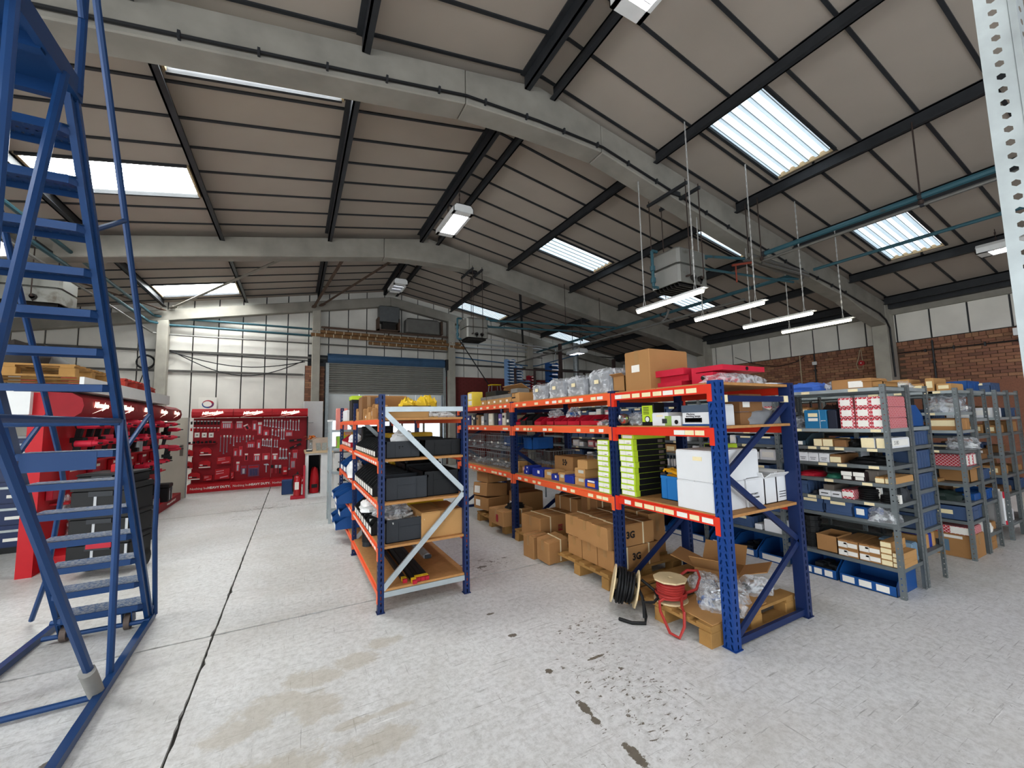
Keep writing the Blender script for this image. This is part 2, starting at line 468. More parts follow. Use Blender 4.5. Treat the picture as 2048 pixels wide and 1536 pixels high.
for bay, hs in SKY.items():
    x0, x1 = BAYS[bay]; x0 += .05; x1 -= .12
    for (y0, y1) in hs:
        wn += 1
        win = tag(thing('window_%d' % wn, None, None, ((x0 + x1) / 2, (y0 + y1) / 2, roof_z((x0 + x1) / 2))), kind='structure')
        k = (roof_z(x1) - roof_z(x0)) / (x1 - x0); hw = (x1 - x0) / 2; hl = (y1 - y0) / 2
        b = MB(); n = 56; vs = []
        for i in range(n + 1):
            y = -hl + 2 * hl * i / n
            ph = math.sin(2 * PI * y / .146); h = .022 * max(-.7, min(.7, ph * 1.3)) / .7
            vs += [(-hw, y, -k * hw + .035 + h), (hw, y, k * hw + .035 + h)]
        b.add(vs, [(2 * i, 2 * i + 2, 2 * i + 3, 2 * i + 1) for i in range(n)])
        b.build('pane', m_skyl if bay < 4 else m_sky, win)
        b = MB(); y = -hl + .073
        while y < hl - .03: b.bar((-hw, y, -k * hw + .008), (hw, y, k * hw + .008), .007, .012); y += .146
        b.build('corrugation_line', m_alu, win)['kind'] = 'stuff'  # thin grey bars added to draw the corrugation edges as dark lines
        b = MB()
        for s in (-1, 1): b.prism([(-hw, -k * hw - .035), (hw, k * hw - .035), (hw, k * hw + .07), (-hw, -k * hw + .07)], s * hl - .03 * s, s * hl + .012 * s, 'y')
        b.build('frame', m_dark, win)
        b = MB(); b.box(hw - .01, hw + .02, -hl, hl, k * hw - .02, k * hw + .07); b.box(-hw - .02, -hw + .01, -hl, hl, -k * hw - .02, -k * hw + .07)
        b.build('closure_strip', mat('timber_closer', 'b09a78', .8), win)
PUR = [-7.4, -5.3, -3.36, -1.42, .58, 2.7, 3.18, 5.22, 7.35, 9.3, 11.68, 13.5]
for (y0, y1) in ((YB, 4.42), (4.76, 9.74), (10.08, 14.5)):
    for x in PUR:
        z = roof_z(x) - .005; h, w, t = .21, .075, .012
        s = 1 if x < RX else -1
        b = MB()
        b.box(x - t, x + t, y0, y1, z - h, z); b.box(x - t, x + w * s if s > 0 else x + t, y0, y1, z - h, z - h + .014) if s > 0 else b.box(x - w, x + t, y0, y1, z - h, z - h + .014)
        b.box(x - w, x + t, y0, y1, z - .03, z - .008) if s > 0 else b.box(x - t, x + w, y0, y1, z - .03, z - .008)
        b.build('purlin', m_dark, ceiling)

# ---------------------------------------------------------------- precast portal frames
def portal(n, y0, y1, seen):
    fr = tag(thing('trim_%d' % n, None, None, (RX, (y0 + y1) / 2, 0)), kind='structure')
    o = Vector((RX, (y0 + y1) / 2, 0))
    def piece(name, poly, m):
        b = MB(); b.prism([(x - o.x, z) for x, z in poly], y0 - o.y, y1 - o.y, 'y')
        ob = b.build(name, m, fr)
        md = ob.modifiers.new('chamfer', 'BEVEL'); md.width = .014; md.segments = 1; md.limit_method = 'ANGLE'
    top = lambda x: 6.29 - (.187 * (RX - x) if x < RX else .171 * (x - RX))
    g = .003
    piece('column', [(13.5, 0), (XR, 0), (XR, top(XR)), (13.5 + .02, top(13.52)), (13.5, 3.855)], m_concb)
    piece('column', [(XL, 0), (-7.7, 0), (-7.7, 3.8), (-7.72, top(-7.72)), (XL, top(XL))], m_concb)
    piece('rafter', [(-7.7 + g, 3.8), (-6.6, 4.1), (-5.6, 4.28), (-1.2, 5.09), (1.82 - g, 5.61), (1.82 - g, top(1.82)), (-7.7 + g, top(-7.7))], m_conc)
    piece('ridge_piece', [(1.82 + g, 5.612), (2.5, 5.655), (3.3, 5.67), (4.05 - g, 5.655), (4.05 - g, top(4.05)), (RX, top(RX)), (1.82 + g, top(1.82))], m_conc)
    piece('rafter', [(4.05 + g, 5.653), (5.2, 5.41), (7.05, 5.02), (8.5, 4.74), (10.1, 4.54), (11.6, 4.31), (12.4, 4.07), (13.5 - g, 3.858), (13.5 - g, top(13.5)), (4.05 + g, top(4.05))], m_conc)
    if seen:
        b = MB(); pts = []
        for x, z in ((-7.5, 4.05), (-1.2, 5.16), (.5, 5.46), (1.82, 5.70), (2.9, 5.74), (4.05, 5.72), (5.2, 5.48), (7.05, 5.10), (9.0, 4.74), (10.8, 4.52), (12.2, 4.27), (13.1, 4.12), (13.44, 3.98), (13.62, 3.78), (13.66, 2.5)):
            pts.append((x - o.x, y0 - o.y - .022, z))
        b.tube(pts, .02, 6)
        b.build('cable', mat('black_cable', '17181a', .5), fr)
        b = MB()
        for i in range(26):
            x = -3.5 + i * .62
            if x > 11.5: break
            for (xa, za), (xb, zb) in zip(((-7.5, 4.05), (-1.2, 5.16), (.5, 5.46), (1.82, 5.70), (2.9, 5.74), (4.05, 5.72), (5.2, 5.48), (7.05, 5.10), (9.0, 4.74)), ((-1.2, 5.16), (.5, 5.46), (1.82, 5.70), (2.9, 5.74), (4.05, 5.72), (5.2, 5.48), (7.05, 5.10), (9.0, 4.74), (11.6, 4.4))):
                if xa <= x < xb: z = za + (zb - za) * (x - xa) / (xb - xa)
            b.box(x - o.x - .012, x - o.x + .012, y0 - o.y - .048, y0 - o.y, z - .035, z + .035)
        b.build('cable_clip', m_dark, fr)['kind'] = 'stuff'
    return fr
portal(1, 4.43, 4.75, True)
portal(2, 9.75, 10.07, False)
portal(3, -.89, -.57, False)

# gable frame against the far wall
gf = tag(thing('trim_4', None, None, (RX, 14.6, 0)), kind='structure')
def gpiece(name, poly, y0, y1, m):
    ob = MB().prism([(x - RX, z) for x, z in poly], y0 - 14.6, y1 - 14.6, 'y').build(name, m, gf)
    md = ob.modifiers.new('chamfer', 'BEVEL'); md.width = .012; md.segments = 1; md.limit_method = 'ANGLE'
gt = lambda x: 6.12 - (.187 * (RX - x) if x < RX else .171 * (x - RX))
gpiece('rafter', [(XL, gt(XL) - .31), (RX, gt(RX) - .33), (RX, gt(RX)), (XL, gt(XL))], 14.5, 14.72, m_conc)
gpiece('rafter', [(RX + .004, gt(RX) - .33), (XR, gt(XR) - .31), (XR, gt(XR)), (RX + .004, gt(RX))], 14.5, 14.72, m_conc)
for x0, x1 in ((-3.47, -3.22), (.44, .68), (5.1, 5.36), (8.6, 8.85)):
    gpiece('column', [(x0, 0), (x1, 0), (x1, gt(x1) - (.32 if x0 < 5 else .3)), (x0, gt(x0) - (.32 if x0 < 5 else .3))], 14.44, 14.7, m_concb)

# ---------------------------------------------------------------- far wall
b = MB()
DX0, DX1, DZ = .95, 4.95, 3.92
def gable(x0, x1, z0): return [(x0, z0), (x1, z0), (x1, roof_z(x1) + .1)] + ([(RX, RZ + .1)] if x0 < RX < x1 else []) + [(x0, roof_z(x0) + .1)]
b.prism(gable(XL - .2, DX0, 0), YF + .05, YF + .25, 'y'); b.prism(gable(DX1, XR + .2, 0), YF + .05, YF + .25, 'y'); b.prism(gable(DX0, DX1, DZ), YF + .05, YF + .25, 'y')
wall_far = tag(b.build('wall_far', m_dark), kind='structure')
def fpanel(x0, x1, z0, z1, slope=False):
    if slope:
        p = [(x0, z0), (x1, z0), (x1, roof_z(x1) + .04), (x0, roof_z(x0) + .04)]
        if x0 < RX < x1: p = [(x0, z0), (x1, z0), (x1, roof_z(x1) + .04), (RX, RZ + .04), (x0, roof_z(x0) + .04)]
    else: p = [(x0, z0), (x1, z0), (x1, z1), (x0, z1)]
    MB().prism(p, YF, YF + .05, 'y').build('wall_panel', m_panel, wall_far)
xs = [-2.711 + .611 * k for k in range(-9, 28)]
xs = [XL] + [x for x in xs if XL + .1 < x < XR - .1] + [XR]
spans = []
for x0, x1 in zip(xs[:-1], xs[1:]):
    a, c = x0 + .016, x1 - .016
    if a < .25 < c: spans += [(a, .25), (.252, c)]
    else: spans.append((a, c))
for a, c in spans:
    low = 0
    if c > .26 and a < .86: low = 3.54
    if c > .86 and a < 5.1: low = DZ
    elif a > 5.0 or c > 5.0: low = 3.32
    if c > .86 and a < .95: low = DZ
    if low < 3.2: fpanel(a, c, low, 3.22)
    if low < 3.8: fpanel(a, c, max(low, 3.245), 3.795)
    fpanel(a, c, max(low, 3.815), 0, True)
b = MB()
for z in (3.23, 3.805):
    b.box(XL, .2 if z < 3.5 else .9, YF - .05, YF + .01, z - .03, z + .03)
b.box(5.3, XR, YF - .05, YF + .01, 3.77, 3.84); b.box(5.3, XR, YF - .04, YF + .01, 4.5, 4.55)
b.build('girt', m_girt, wall_far)
# brick pier left of the shutter
mort = MB(); mort.box(.26, .84, YF - .09, YF + .05, 0, 3.52); mort.build('mortar_bed', m_mortar, wall_far)
row = 0; z = .004
while z < 3.5:
    off = 0 if row % 2 else -.112
    x = .26 + off
    while x < .84:
        a, c = max(.26, x + .005), min(.84, x + .22)
        if c - a > .04 and z > 1.9:
            MB().box(a, c, YF - .102, YF - .02, z + .005, z + .07).build('brick', m_brick, wall_far)
        x += .225
    row += 1; z += .075
# red painted brickwork right of the shutter
b = MB(); b.box(5.0, XR, YF - .06, YF + .05, 0, 3.3)
b.build('mortar_bed', m_redbrick, wall_far)
b = MB(); z = 1.6; row = 0
while z < 3.28:
    x = 5.0 - (.112 if row % 2 else 0)
    while x < 9:
        a, c = max(5.0, x + .005), x + .22
        b.box(a, c, YF - .075, YF - .03, z + .005, z + .07); x += .225
    z += .075; row += 1
b.build('brickwork', m_redbrick, wall_far)['kind'] = 'stuff'

# roller shutter
m_lath = mat('shutter_lath', '96958f', .45, .35, var=.12, scale=3)
m_lathb = mat('blue_shutter_lath', '3f5f80', .5, .2, var=.2, scale=3)
shut = tag(thing('door_1', None, None, (2.95, YF - .1, 0)), kind='structure')
me = MB()
pr_ = [(.0, .002), (-.034, .010), (-.046, .030), (-.040, .048), (-.012, .062), (0, .0744), (.008, .0744), (.008, 0)]
lathm = MB().prism([(y, z) for y, z in pr_], -1.98, 1.98, 'x').mesh('lath', m_lath)
for k in range(14): obj('lath', lathm, shut, (0, -.02, 2.64 + k * .0745))
MB().box(-1.98, 1.98, -.045, .0, 2.6, 2.642).build('bottom_rail', m_lath, shut)
b = MB(); n = 16
for k in range(n):
    t0 = PI * (.35 + 1.2 * k / n); t1 = PI * (.35 + 1.2 * (k + .8) / n)
    R = .17; cy, cz = .0, 3.8
    b.prism([(cy + R * math.cos(t0), cz + R * math.sin(t0)), (cy + R * math.cos(t1), cz + R * math.sin(t1)), (cy + (R - .03) * math.cos(t1), cz + (R - .03) * math.sin(t1)), (cy + (R - .03) * math.cos(t0), cz + (R - .03) * math.sin(t0))], -2.03, 2.03, 'x')
b.build('shutter_roll', m_lathb, shut)
b = MB(); b.cyl((-2.02, 0, 3.8), (2.02, 0, 3.8), .13, 12); b.build('roll_core', m_lathb, shut)
for s in (-1, 1): MB().box(s * 2.03 - .05, s * 2.03 + .05, -.09, .03, 0, 3.64).build('guide_rail', m_alu, shut)
MB().box(2.06, 2.3, -.2, .05, 3.55, 3.95).build('chain_drive', m_dark, shut)
# white partition with glazing under the raised shutter
part_ = tag(thing('window_30', None, None, (2.95, YF + .1, 0)), kind='structure')
for k in range(4): MB().box(-1.98 + k * .99 + .008, -1.98 + (k + 1) * .99 - .008, -.03, .03, 1.72, 2.62).build('infill_panel', m_white, part_)
MB().box(-1.98, 1.98, -.03, .03, 0, .85).build('infill_board', m_white, part_)
for x in (-1.96, -1.2, -.35, .5, 1.3, 1.96): MB().box(x - .03, x + .03, -.04, .04, .85, 1.72).build('mullion', mat('timber_mullion', '6f675a', .7), part_)
gl = bpy.data.materials.new('window_glass'); nt, N, L, P = nodes(gl); P.inputs['Transmission Weight'].default_value = 1; P.inputs['Roughness'].default_value = .02; P.inputs['IOR'].default_value = 1.02
MB().box(-1.96, 1.96, -.004, .004, .85, 1.72).build('pane', gl, part_)
MB().box(-1.2, -.4, .1, .3, .2, 1.1).build('outside_crate', mat('outside_van', 'b9c4cc', .4), part_)

# ---------------------------------------------------------------- right wall: brick below, cladding above
b = MB(); b.box(XR + .03, XR + .25, YB, YF, 0, 4.55)
wall_right = tag(b.build('wall_right', m_mortar), kind='structure')
y = 2.448 - .65 * 13; ys = []
while y < YF: ys.append(y); y += .65
for y0, y1 in zip(ys[:-1], ys[1:]):
    MB().box(XR - .02, XR + .03, y0 + .018, y1 - .018, 3.435, 4.2).build('wall_panel', m_panel, wall_right)
MB().box(XR + .01, XR + .04, YB, YF, 3.42, 4.3).build('panel_backing', m_dark, wall_right)
MB().box(XR - .12, XR + .03, YB, YF, 4.16, 4.36).build('eaves_lintel', m_conc, wall_right)
MB().box(XR - .3, XR - .12, YB, YF, 4.3, 4.62).build('eaves_beam', m_dark, wall_right)
rows = []
z = 3.345; first = True
bricks = []
while z > 2.2:
    r_ = len(rows)
    if first:
        y = -2.0
        while y < YF: bricks.append((y, y + .105, 3.318, 3.415)); y += .113
        z = 3.24; rows.append(0); first = False; continue
    y = -2.0 - (.112 if r_ % 2 else 0)
    while y < YF: bricks.append((y, y + .214, z + .005, z + .07)); y += .225
    rows.append(z); z -= .075
def blocked(b_): return 4.4 < (b_[0] + b_[1]) / 2 < 4.78 or 9.72 < (b_[0] + b_[1]) / 2 < 10.1
bricks = [b_ for b_ in bricks if not blocked(b_) and b_[0] > -1.5]
near = sorted(bricks, key=lambda b_: (b_[2] < 2.48 or b_[0] < 1.0, b_[0]))[:300]
ns = set(near); bm_full = {}
for b_ in near:
    w, h = round(b_[1] - b_[0], 3), round(b_[3] - b_[2], 3)
    if (w, h) not in bm_full: bm_full[w, h] = MB().box(-.012, .09, 0, w, 0, h).mesh('brick', m_brick)
    obj('brick', bm_full[w, h], wall_right, (XR + .01 + rnd.uniform(-.004, .004), b_[0], b_[2]))
b = MB()
for b_ in bricks:
    if b_ not in ns: b.box(XR - .004, XR + .08, b_[0], b_[1], b_[2], b_[3])
b.build('brickwork', m_bricki, wall_right)['kind'] = 'stuff'
b = MB(); b.box(XR - .015, XR + .04, YB, YF, 0, 2.28); b.build('lower_brickwork', m_bricki, wall_right)

# ---------------------------------------------------------------- left wall and wall behind the camera (unseen door openings added to let light in)
b = MB(); b.box(XL - .25, XL, YB, -5.4, 0, 4.4); b.box(XL - .25, XL, 2.6, YF, 0, 4.4); b.box(XL - .25, XL, -5.4, 2.6, 3.9, 4.4); tag(b.build('wall_left', m_panel), kind='structure')
b = MB()
b.prism(gable(XL - .2, -4.5, 0), YB - .25, YB, 'y'); b.prism(gable(6.0, XR + .2, 0), YB - .25, YB, 'y'); b.prism(gable(-4.5, 6.0, 4.0), YB - .25, YB, 'y')
tag(b.build('wall_back', m_panel), kind='structure')
ob = bpy.data.lights.new('added_back_daylight', 'AREA'); ob.shape = 'RECTANGLE'; ob.size = 10.4; ob.size_y = 4.0; ob.energy = 150; ob.color = (.93, .97, 1.0)  # unseen area lamp added behind the camera to brighten the room
o = bpy.data.objects.new('added_back_daylight', ob); COL.objects.link(o); o.location = (.75, YB - .1, 2.0); o.rotation_euler = (PI / 2, 0, 0); 
ob = bpy.data.lights.new('added_side_daylight', 'AREA'); ob.shape = 'RECTANGLE'; ob.size = 7.9; ob.size_y = 3.8; ob.energy = 480; ob.color = (.97, .99, 1.0)  # unseen area lamp added at left to brighten faces turned that way
o = bpy.data.objects.new('added_side_daylight', ob); COL.objects.link(o); o.location = (XL - .12, -1.4, 1.95); o.rotation_euler = (PI / 2, 0, -PI / 2)
# ---------------------------------------------------------------- lamps
m_hb = mat('white_lamp_housing', 'd9dad8', .4, var=.03)
def emis(name, hexc, s):
    m = bpy.data.materials.new(name); nt, N, L, P = nodes(m)
    P.inputs['Base Color'].default_value = lin(hexc); P.inputs['Emission Color'].default_value = lin(hexc); P.inputs['Emission Strength'].default_value = s
    MATS[name] = m; return m
m_lamp = emis('lamp_glass', 'f4f2ff', LAMP_E)
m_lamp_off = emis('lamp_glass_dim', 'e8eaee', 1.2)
m_batten = emis('batten_diffuser', 'fff3d6', BATTEN_E)
m_chain = mat('pale_chain', 'b9b9b6', .5, .4)
m_rod = mat('hanger_rod', '3a2f2b', .7, .3)
m_reflector = mat('lamp_reflector', 'e8e8ec', .25, .3, var=.02)

def high_bay(label, x, y, z, lit=True, long=1.1, top=None, rod=True):
    t = thing('high_bay_lamp', label, 'lamp', (x, y, z))
    w, l, h = .2, long / 2, .16
    b = MB(); b.prism([(-w, 0), (w, 0), (w, h * .6), (w - .06, h), (-w + .06, h), (-w, h * .6)], -l, -l + .012, 'y'); b.prism([(-w, 0), (w, 0), (w, h * .6), (w - .06, h), (-w + .06, h), (-w, h * .6)], l - .012, l, 'y')
    for s in (-1, 1): b.prism([(s * w, 0), (s * w, h * .6), (s * (w - .06), h), (s * (w - .07), h), (s * (w - .012), h * .58), (s * (w - .012), 0)], -l, l, 'y')
    b.box(-w + .06, w - .06, -l, l, h - .012, h)
    b.box(-w, w, -l, -l + .14, -.004, .004); b.box(-w, w, l - .14, l, -.004, .004)
    for s in (-1, 1): b.box(s * w - (.05 if s > 0 else 0), s * w + (.05 if s < 0 else 0), -l, l, -.004, .004)
    b.build('housing', m_hb, t)
    MB().box(-w + .06, w - .06, -l + .15, l - .15, .05, .06).build('lamp_glass', m_lamp if lit else m_lamp_off, t)
    b = MB()
    for k in range(9 if lit else 3):
        yy = -l + .2 + (2 * l - .4) * k / (8 if lit else 2); b.box(-w + .055, w - .055, yy - (.006 if lit else .05), yy + (.006 if lit else .05), .005, .045)
    b.build('louvre', m_reflector if lit else mat('lamp_louvre_grey', '8d8f94', .4), t)['kind'] = 'stuff'
    if rod:
        b = MB(); tz = (top if top else roof_z(x) - .22) - z
        for yy in (-l * .6, l * .6):
            n = int((tz - h) / .045)
            for k in range(n):
                zz = h + (tz - h) * (k + .5) / n
                b.box(-.004 if k % 2 else -.012, .004 if k % 2 else .012, yy - (.012 if k % 2 else .004), yy + (.012 if k % 2 else .004), zz - .024, zz + .024)
        b.build('chain', m_rod, t)['kind'] = 'stuff'
    return t
high_bay('white high bay lamp at the top edge above the aisle, half out of view', 2.82, 2.12, 5.6)
high_bay('white high bay lamp hanging lit below the ridge between the two concrete frames', 2.72, 7.35, 5.53)
high_bay('small grey louvred high bay lamp, unlit, near the gable wall ridge', 2.6, 11.85, 5.58, lit=False, long=.9)
high_bay('white high bay lamp at right edge beside the perforated upright', 10.95, 1.65, 4.4)
high_bay('white lamp box hanging over the mezzanine rail at the back', 9.2, 11.9, 4.0, long=.8)
high_bay('white lamp box at far left edge behind the blue steps', -4.45, 9.9, 4.72)
for x, y, z in ((2.8, -2.6, 5.6), (10.95, -3.0, 4.4), (-4.4, -2.5, 4.6), (-4.4, 3.2, 4.6), (7.0, -2.4, 5.0)):  # unseen lamps added to light the room
    high_bay('unseen white high bay lamp added behind the camera, ' + {2.8: 'under the ridge', 10.95: 'near the right wall', 7.0: 'midway to the right wall'}.get(x, 'far left ' + ('rear' if y < 0 else 'beside the steps')), x, y, z)['group'] = 'unseen added lamps'

BXS = [(4.9, 4.68), (6.31, 4.67), (7.77, 4.69), (9.02, 4.64)]
names = ['nearest the suspended heater', 'second from the heater', 'third from the heater', 'furthest right, closest to the brick wall']
for i, (x, y) in enumerate(BXS):
    t = thing('batten_lamp', 'chain hung LED batten, ' + names[i], 'lamp', (x, y - 1.19, 3.3), group='LED battens over the grey shelving')
    b = MB(); b.prism([(-.045, .03), (.045, .03), (.045, .05), (.02, .07), (-.02, .07), (-.045, .05)], 0, 1.2, 'y'); b.box(-.045, .045, -.05, 0, .045, .055); b.build('body', m_hb, t)
    b = MB(); b.cyl((0, .005, .02), (0, 1.195, .02), .032, 10); b.build('diffuser', m_batten, t, True)
    b = MB()
    for yy in (.12, 1.05):
        b.tube([(-.03, yy, .06), (0, yy, .2)], .004, 4); b.tube([(.03, yy, .06), (0, yy, .2)], .004, 4)
        H = roof_z(x) - .2 - 3.3; n = int((H - .2) / .05)
        for k in range(n):
            zz = .2 + (H - .2) * (k + .5) / n
            b.box(-.003 if k % 2 else -.01, .003 if k % 2 else .01, yy - (.01 if k % 2 else .003), yy + (.01 if k % 2 else .003), zz - .027, zz + .027)
    b.build('chain', m_chain, t)['kind'] = 'stuff'

# ---------------------------------------------------------------- suspended heaters
m_heater = worn('heater_casing', '85857f', '5f594f', .42, .45, .6, 3.5)
m_grille = mat('dark_grille', '201e1c', .7)
m_teal = worn('teal_pipe', '2c525c', '3c3d3c', .45, .1, .63, 6)
def heater(label, x0, x1, y0, y1, z0, z1, zb, side=True):
    cx, cy = (x0 + x1) / 2, (y0 + y1) / 2; w, d, h = (x1 - x0) / 2, (y1 - y0) / 2, z1 - z0
    t = thing('unit_heater', label, 'heater', (cx, cy, z0))
    b = MB(); b.cbox(-w, w, -d, d, .03, h * .56, .035); b.cbox(-w, w, -d, d, h * .565, h, .04); b.build('casing', m_heater, t)
    b = MB()
    for k in range(7): yy = -d + .06 + (2 * d - .12) * k / 6; b.bar((-w + .05, yy, .0), (w - .05, yy, .0), .012, .07, 0, (0, .5, .85))
    b.box(-w + .03, w - .03, -d + .03, d - .03, .03, .036); b.build('outlet_louvres', m_grille, t)
    b = MB()
    for xx in (-w * .15, w * .35): b.cyl((xx, -d - .05, h * .2), (xx, -d + .01, h * .2), .045, 8); b.prism([(xx - .04, h * .2), (xx + .04, h * .2), (xx, h * .05)], -d - .05, -d - .02, 'y')
    b.build('isolator', m_grille, t)
    for xx in (-w * .55, w * .35):
        MB().box(xx - .02, xx + .02, -d - .12, d + .12, zb - z0, zb - z0 + .05).build('hanger_bar', m_dark, t)
    b = MB()
    for xx in (-w * .55, w * .35):
        b.cyl((xx, -d - .09, h * .2), (xx, -d - .09, zb - z0 + .1), .009, 6); b.cyl((xx, d + .09, h * .4), (xx, d + .09, zb - z0 + .1), .009, 6)
        b.box(xx - .012, xx + .012, -d - .09, -d, h * .2 - .012, h * .2 + .012); b.box(xx - .012, xx + .012, d, d + .09, h * .4 - .012, h * .4 + .012)
    b.build('hanger_rod', m_rod, t)
    if side:
        b = MB()
        b.tube([(-w + .02, d * .5, h * 1.08), (-w - .09, d * .5, h * 1.08), (-w - .1, d * .5, h * 1.06), (-w - .1, d * .5, .05)], .026, 8)
        b.tube([(w - .02, -d * .3, h * .6), (w + .05, -d * .3, h * .6), (w + .06, -d * .3, h * 1.05), (w + .3, -d * .3, h * 1.05)], .026, 8)
        for zz in (.12, .32): b.cyl((-w - .1, d * .5, zz), (-w - .1, d * .5, zz + .08), .042, 8); b.cyl((w + .06, -d * .3, zz + .25), (w + .06, -d * .3, zz + .31), .042, 8)
        b.tube([(-w - .1, d * .5, .05), (-w + .02, d * .5, .05)], .026, 8)
        b.build('connecting_pipe', m_teal, t)
    b = MB(); b.box(-.1, .1, -.06, .06, zb - z0 + .05, zb - z0 + .12); b.build('beam_clamp', m_dark, t)
    return t
heater('grey sheet metal unit heater hanging from the nearer concrete frame', 5.29, 5.98, 4.16, 4.74, 3.7, 4.32, 5.31)
heater('smaller looking grey unit heater hanging from the second concrete frame', 3.86, 4.46, 9.52, 10.1, 3.74, 4.3, 5.54)
heater('grey unit heater seen through the blue steps at far left', -4.45, -3.5, 9.35, 9.95, 3.68, 4.2, 4.66, side=False)

# ---------------------------------------------------------------- pipework
m_pgrey = mat('grey_pipe', '6f6e6a', .45, .5, var=.15)
m_bluep = mat('blue_painted_pipe', '335d80', .5)
def pipe(label, runs, m, cat='pipe', group=None, clips=(), name='service_pipe'):
    t = thing(name, label, cat, runs[0][0][0], group=group); o = t.location.copy()
    for pts, r in runs:
        b = MB(); b.tube([Vector(p) - o for p in pts], r, 8); b.build('pipe_run', m, t, True)
    if clips:
        b = MB()
        for p, r in clips: b.cyl(Vector(p) - o - Vector((0, .02, 0)), Vector(p) - o + Vector((0, .02, 0)), r, 8)
        b.build('pipe_clip', m_dark, t)
    return t
pipe('thick teal pipe running overhead from upper right to the cross run', [([(7.26, -6, 4.44), (7.26, 3.95, 4.44)], .042)], m_teal, clips=[((7.26, 3.93, 4.44), .055), ((7.26, 1.9, 4.44), .05)])
pipe('thin grey pipe slung under the thick teal overhead pipe', [([(7.3, -6, 4.34), (7.3, 3.98, 4.34), (7.4, 4.06, 4.34), (9.0, 4.06, 4.34)], .026)], m_pgrey, clips=[((7.3, 1.9, 4.34), .034)])
pipe('teal pipe crossing in front of the right hand rooflight', [([(8.86, -6, 4.4), (8.86, 3.9, 4.4)], .03)], m_teal)
pipe('pair of dark cross pipes beside the nearer concrete frame', [([(7.1, 4.1, 4.46), (9.05, 4.1, 4.42)], .034), ([(7.1, 4.2, 4.40), (9.05, 4.2, 4.36)], .03)], m_pgrey)
pipe('upper of two parallel teal pipes running to the mezzanine', [([(8.93, 4.16, 4.44), (8.9, 13.9, 4.44)], .034)], m_teal, clips=[((8.92, y, 4.44), .045) for y in (5, 7.5, 10.5, 12.5)])
pipe('lower of two parallel teal pipes running to the mezzanine', [([(9.0, 4.25, 4.36), (8.72, 4.4, 4.36), (8.7, 13.9, 4.36)], .034)], m_teal, clips=[((8.7, y, 4.36), .045) for y in (5, 7.5, 10.5, 12.5)])
pipe('grey conduit running below the teal pipes at right', [([(8.2, 4.9, 4.0), (8.2, 7.1, 4.0), (8.1, 14.6, 3.98)], .03), ([(8.2, 7.1, 4.0), (8.3, 7.0, 4.12), (8.3, 6.9, 4.3)], .028)], m_pgrey)
pipe('teal branch pipes joining the nearer heater to the cross run', [([(6.15, 4.36, 4.36), (7.1, 4.2, 4.42)], .026), ([(6.06, 4.5, 4.2), (8.9, 4.3, 4.28)], .024)], m_teal)
pipe('teal branch pipes joining the farther heater to the mezzanine pipes', [([(4.6, 9.7, 4.3), (8.7, 9.3, 4.4)], .028), ([(4.55, 9.85, 4.16), (8.7, 9.75, 4.32)], .026)], m_teal)
pipe('red drop pipe with valve under the cross run', [([(7.0, 4.3, 4.32), (7.0, 4.3, 4.0)], .014), ([(6.9, 4.3, 4.3), (7.25, 4.15, 4.36)], .022)], mat('red_oxide', '7c3626', .6))
for i, (x, y, z1, lab) in enumerate(((7.26, 4.2, 5.5, 'left hanger rod holding the cross pipes near the concrete frame'), (7.26, 3.98, 5.5, 'right hanger rod holding the thick teal pipe near the frame'), (7.26, 1.9, 5.5, 'hanger rod holding the thick teal pipe far right'),
                                   (8.92, 7.5, 5.2, 'hanger rod on the parallel teal pipes, nearer one'), (8.91, 11.2, 5.2, 'hanger rod on the parallel teal pipes, farther one'), (6.9, 9.4, 5.55, 'hanger rod on the branch pipe of the farther heater'), (8.2, 9.4, 5.3, 'hanger rod beside the mezzanine on the branch pipe'))):
    t = thing('hanger_rod', lab, 'rod', (x, y, 4.36)); MB().cyl((0, 0, 0), (0, 0, z1 - 4.36), .009, 6).build('rod', m_rod, t); MB().cyl((0, 0, -.02), (0, 0, .03), .03, 8).build('clip', m_rod, t)
pipe('upper teal pipe along the far wall left of the lagging', [([(.55, 14.62, 4.74), (-3.3, 14.6, 4.74), (-3.55, 14.4, 4.74), (-3.58, 8, 4.74), (-3.6, -6, 4.74)], .034)], m_teal)
pipe('second teal pipe along the far wall left of the lagging', [([(.55, 14.62, 4.52), (-3.3, 14.6, 4.53), (-3.62, 14.3, 4.54), (-3.72, 8, 4.56), (-3.75, -6, 4.56)], .036)], m_teal)
pipe('thin grey pipe below the teal pipes across the far wall', [([(9.4, 14.6, 4.26), (-3.3, 14.6, 4.25), (-3.55, 14.4, 4.25), (-3.62, 8, 4.27), (-3.65, -6, 4.28)], .024)], m_pgrey)
pipe('upper silver pipe on the far wall right of the shutter', [([(5.6, 14.55, 4.66), (9.4, 14.55, 4.62)], .04)], mat('bright_pipe', 'b9bcbc', .4, .3))
pipe('lower silver pipe on the far wall right of the shutter', [([(5.6, 14.55, 4.5), (9.4, 14.55, 4.46)], .036)], MATS['bright_pipe'])
pipe('blue pipe with dangling ties across the far wall', [([(5.3, 14.5, 4.06), (8.8, 14.5, 3.86), (8.95, 14.3, 3.86), (8.95, 11.5, 3.9)], .022)], m_bluep)
pipe('pale overflow pipe sloping beside the farther heater', [([(5.0, 13.2, 4.65), (9.0, 13.0, 4.35), (9.0, 13.0, 2.6)], .026)], MATS['bright_pipe'])

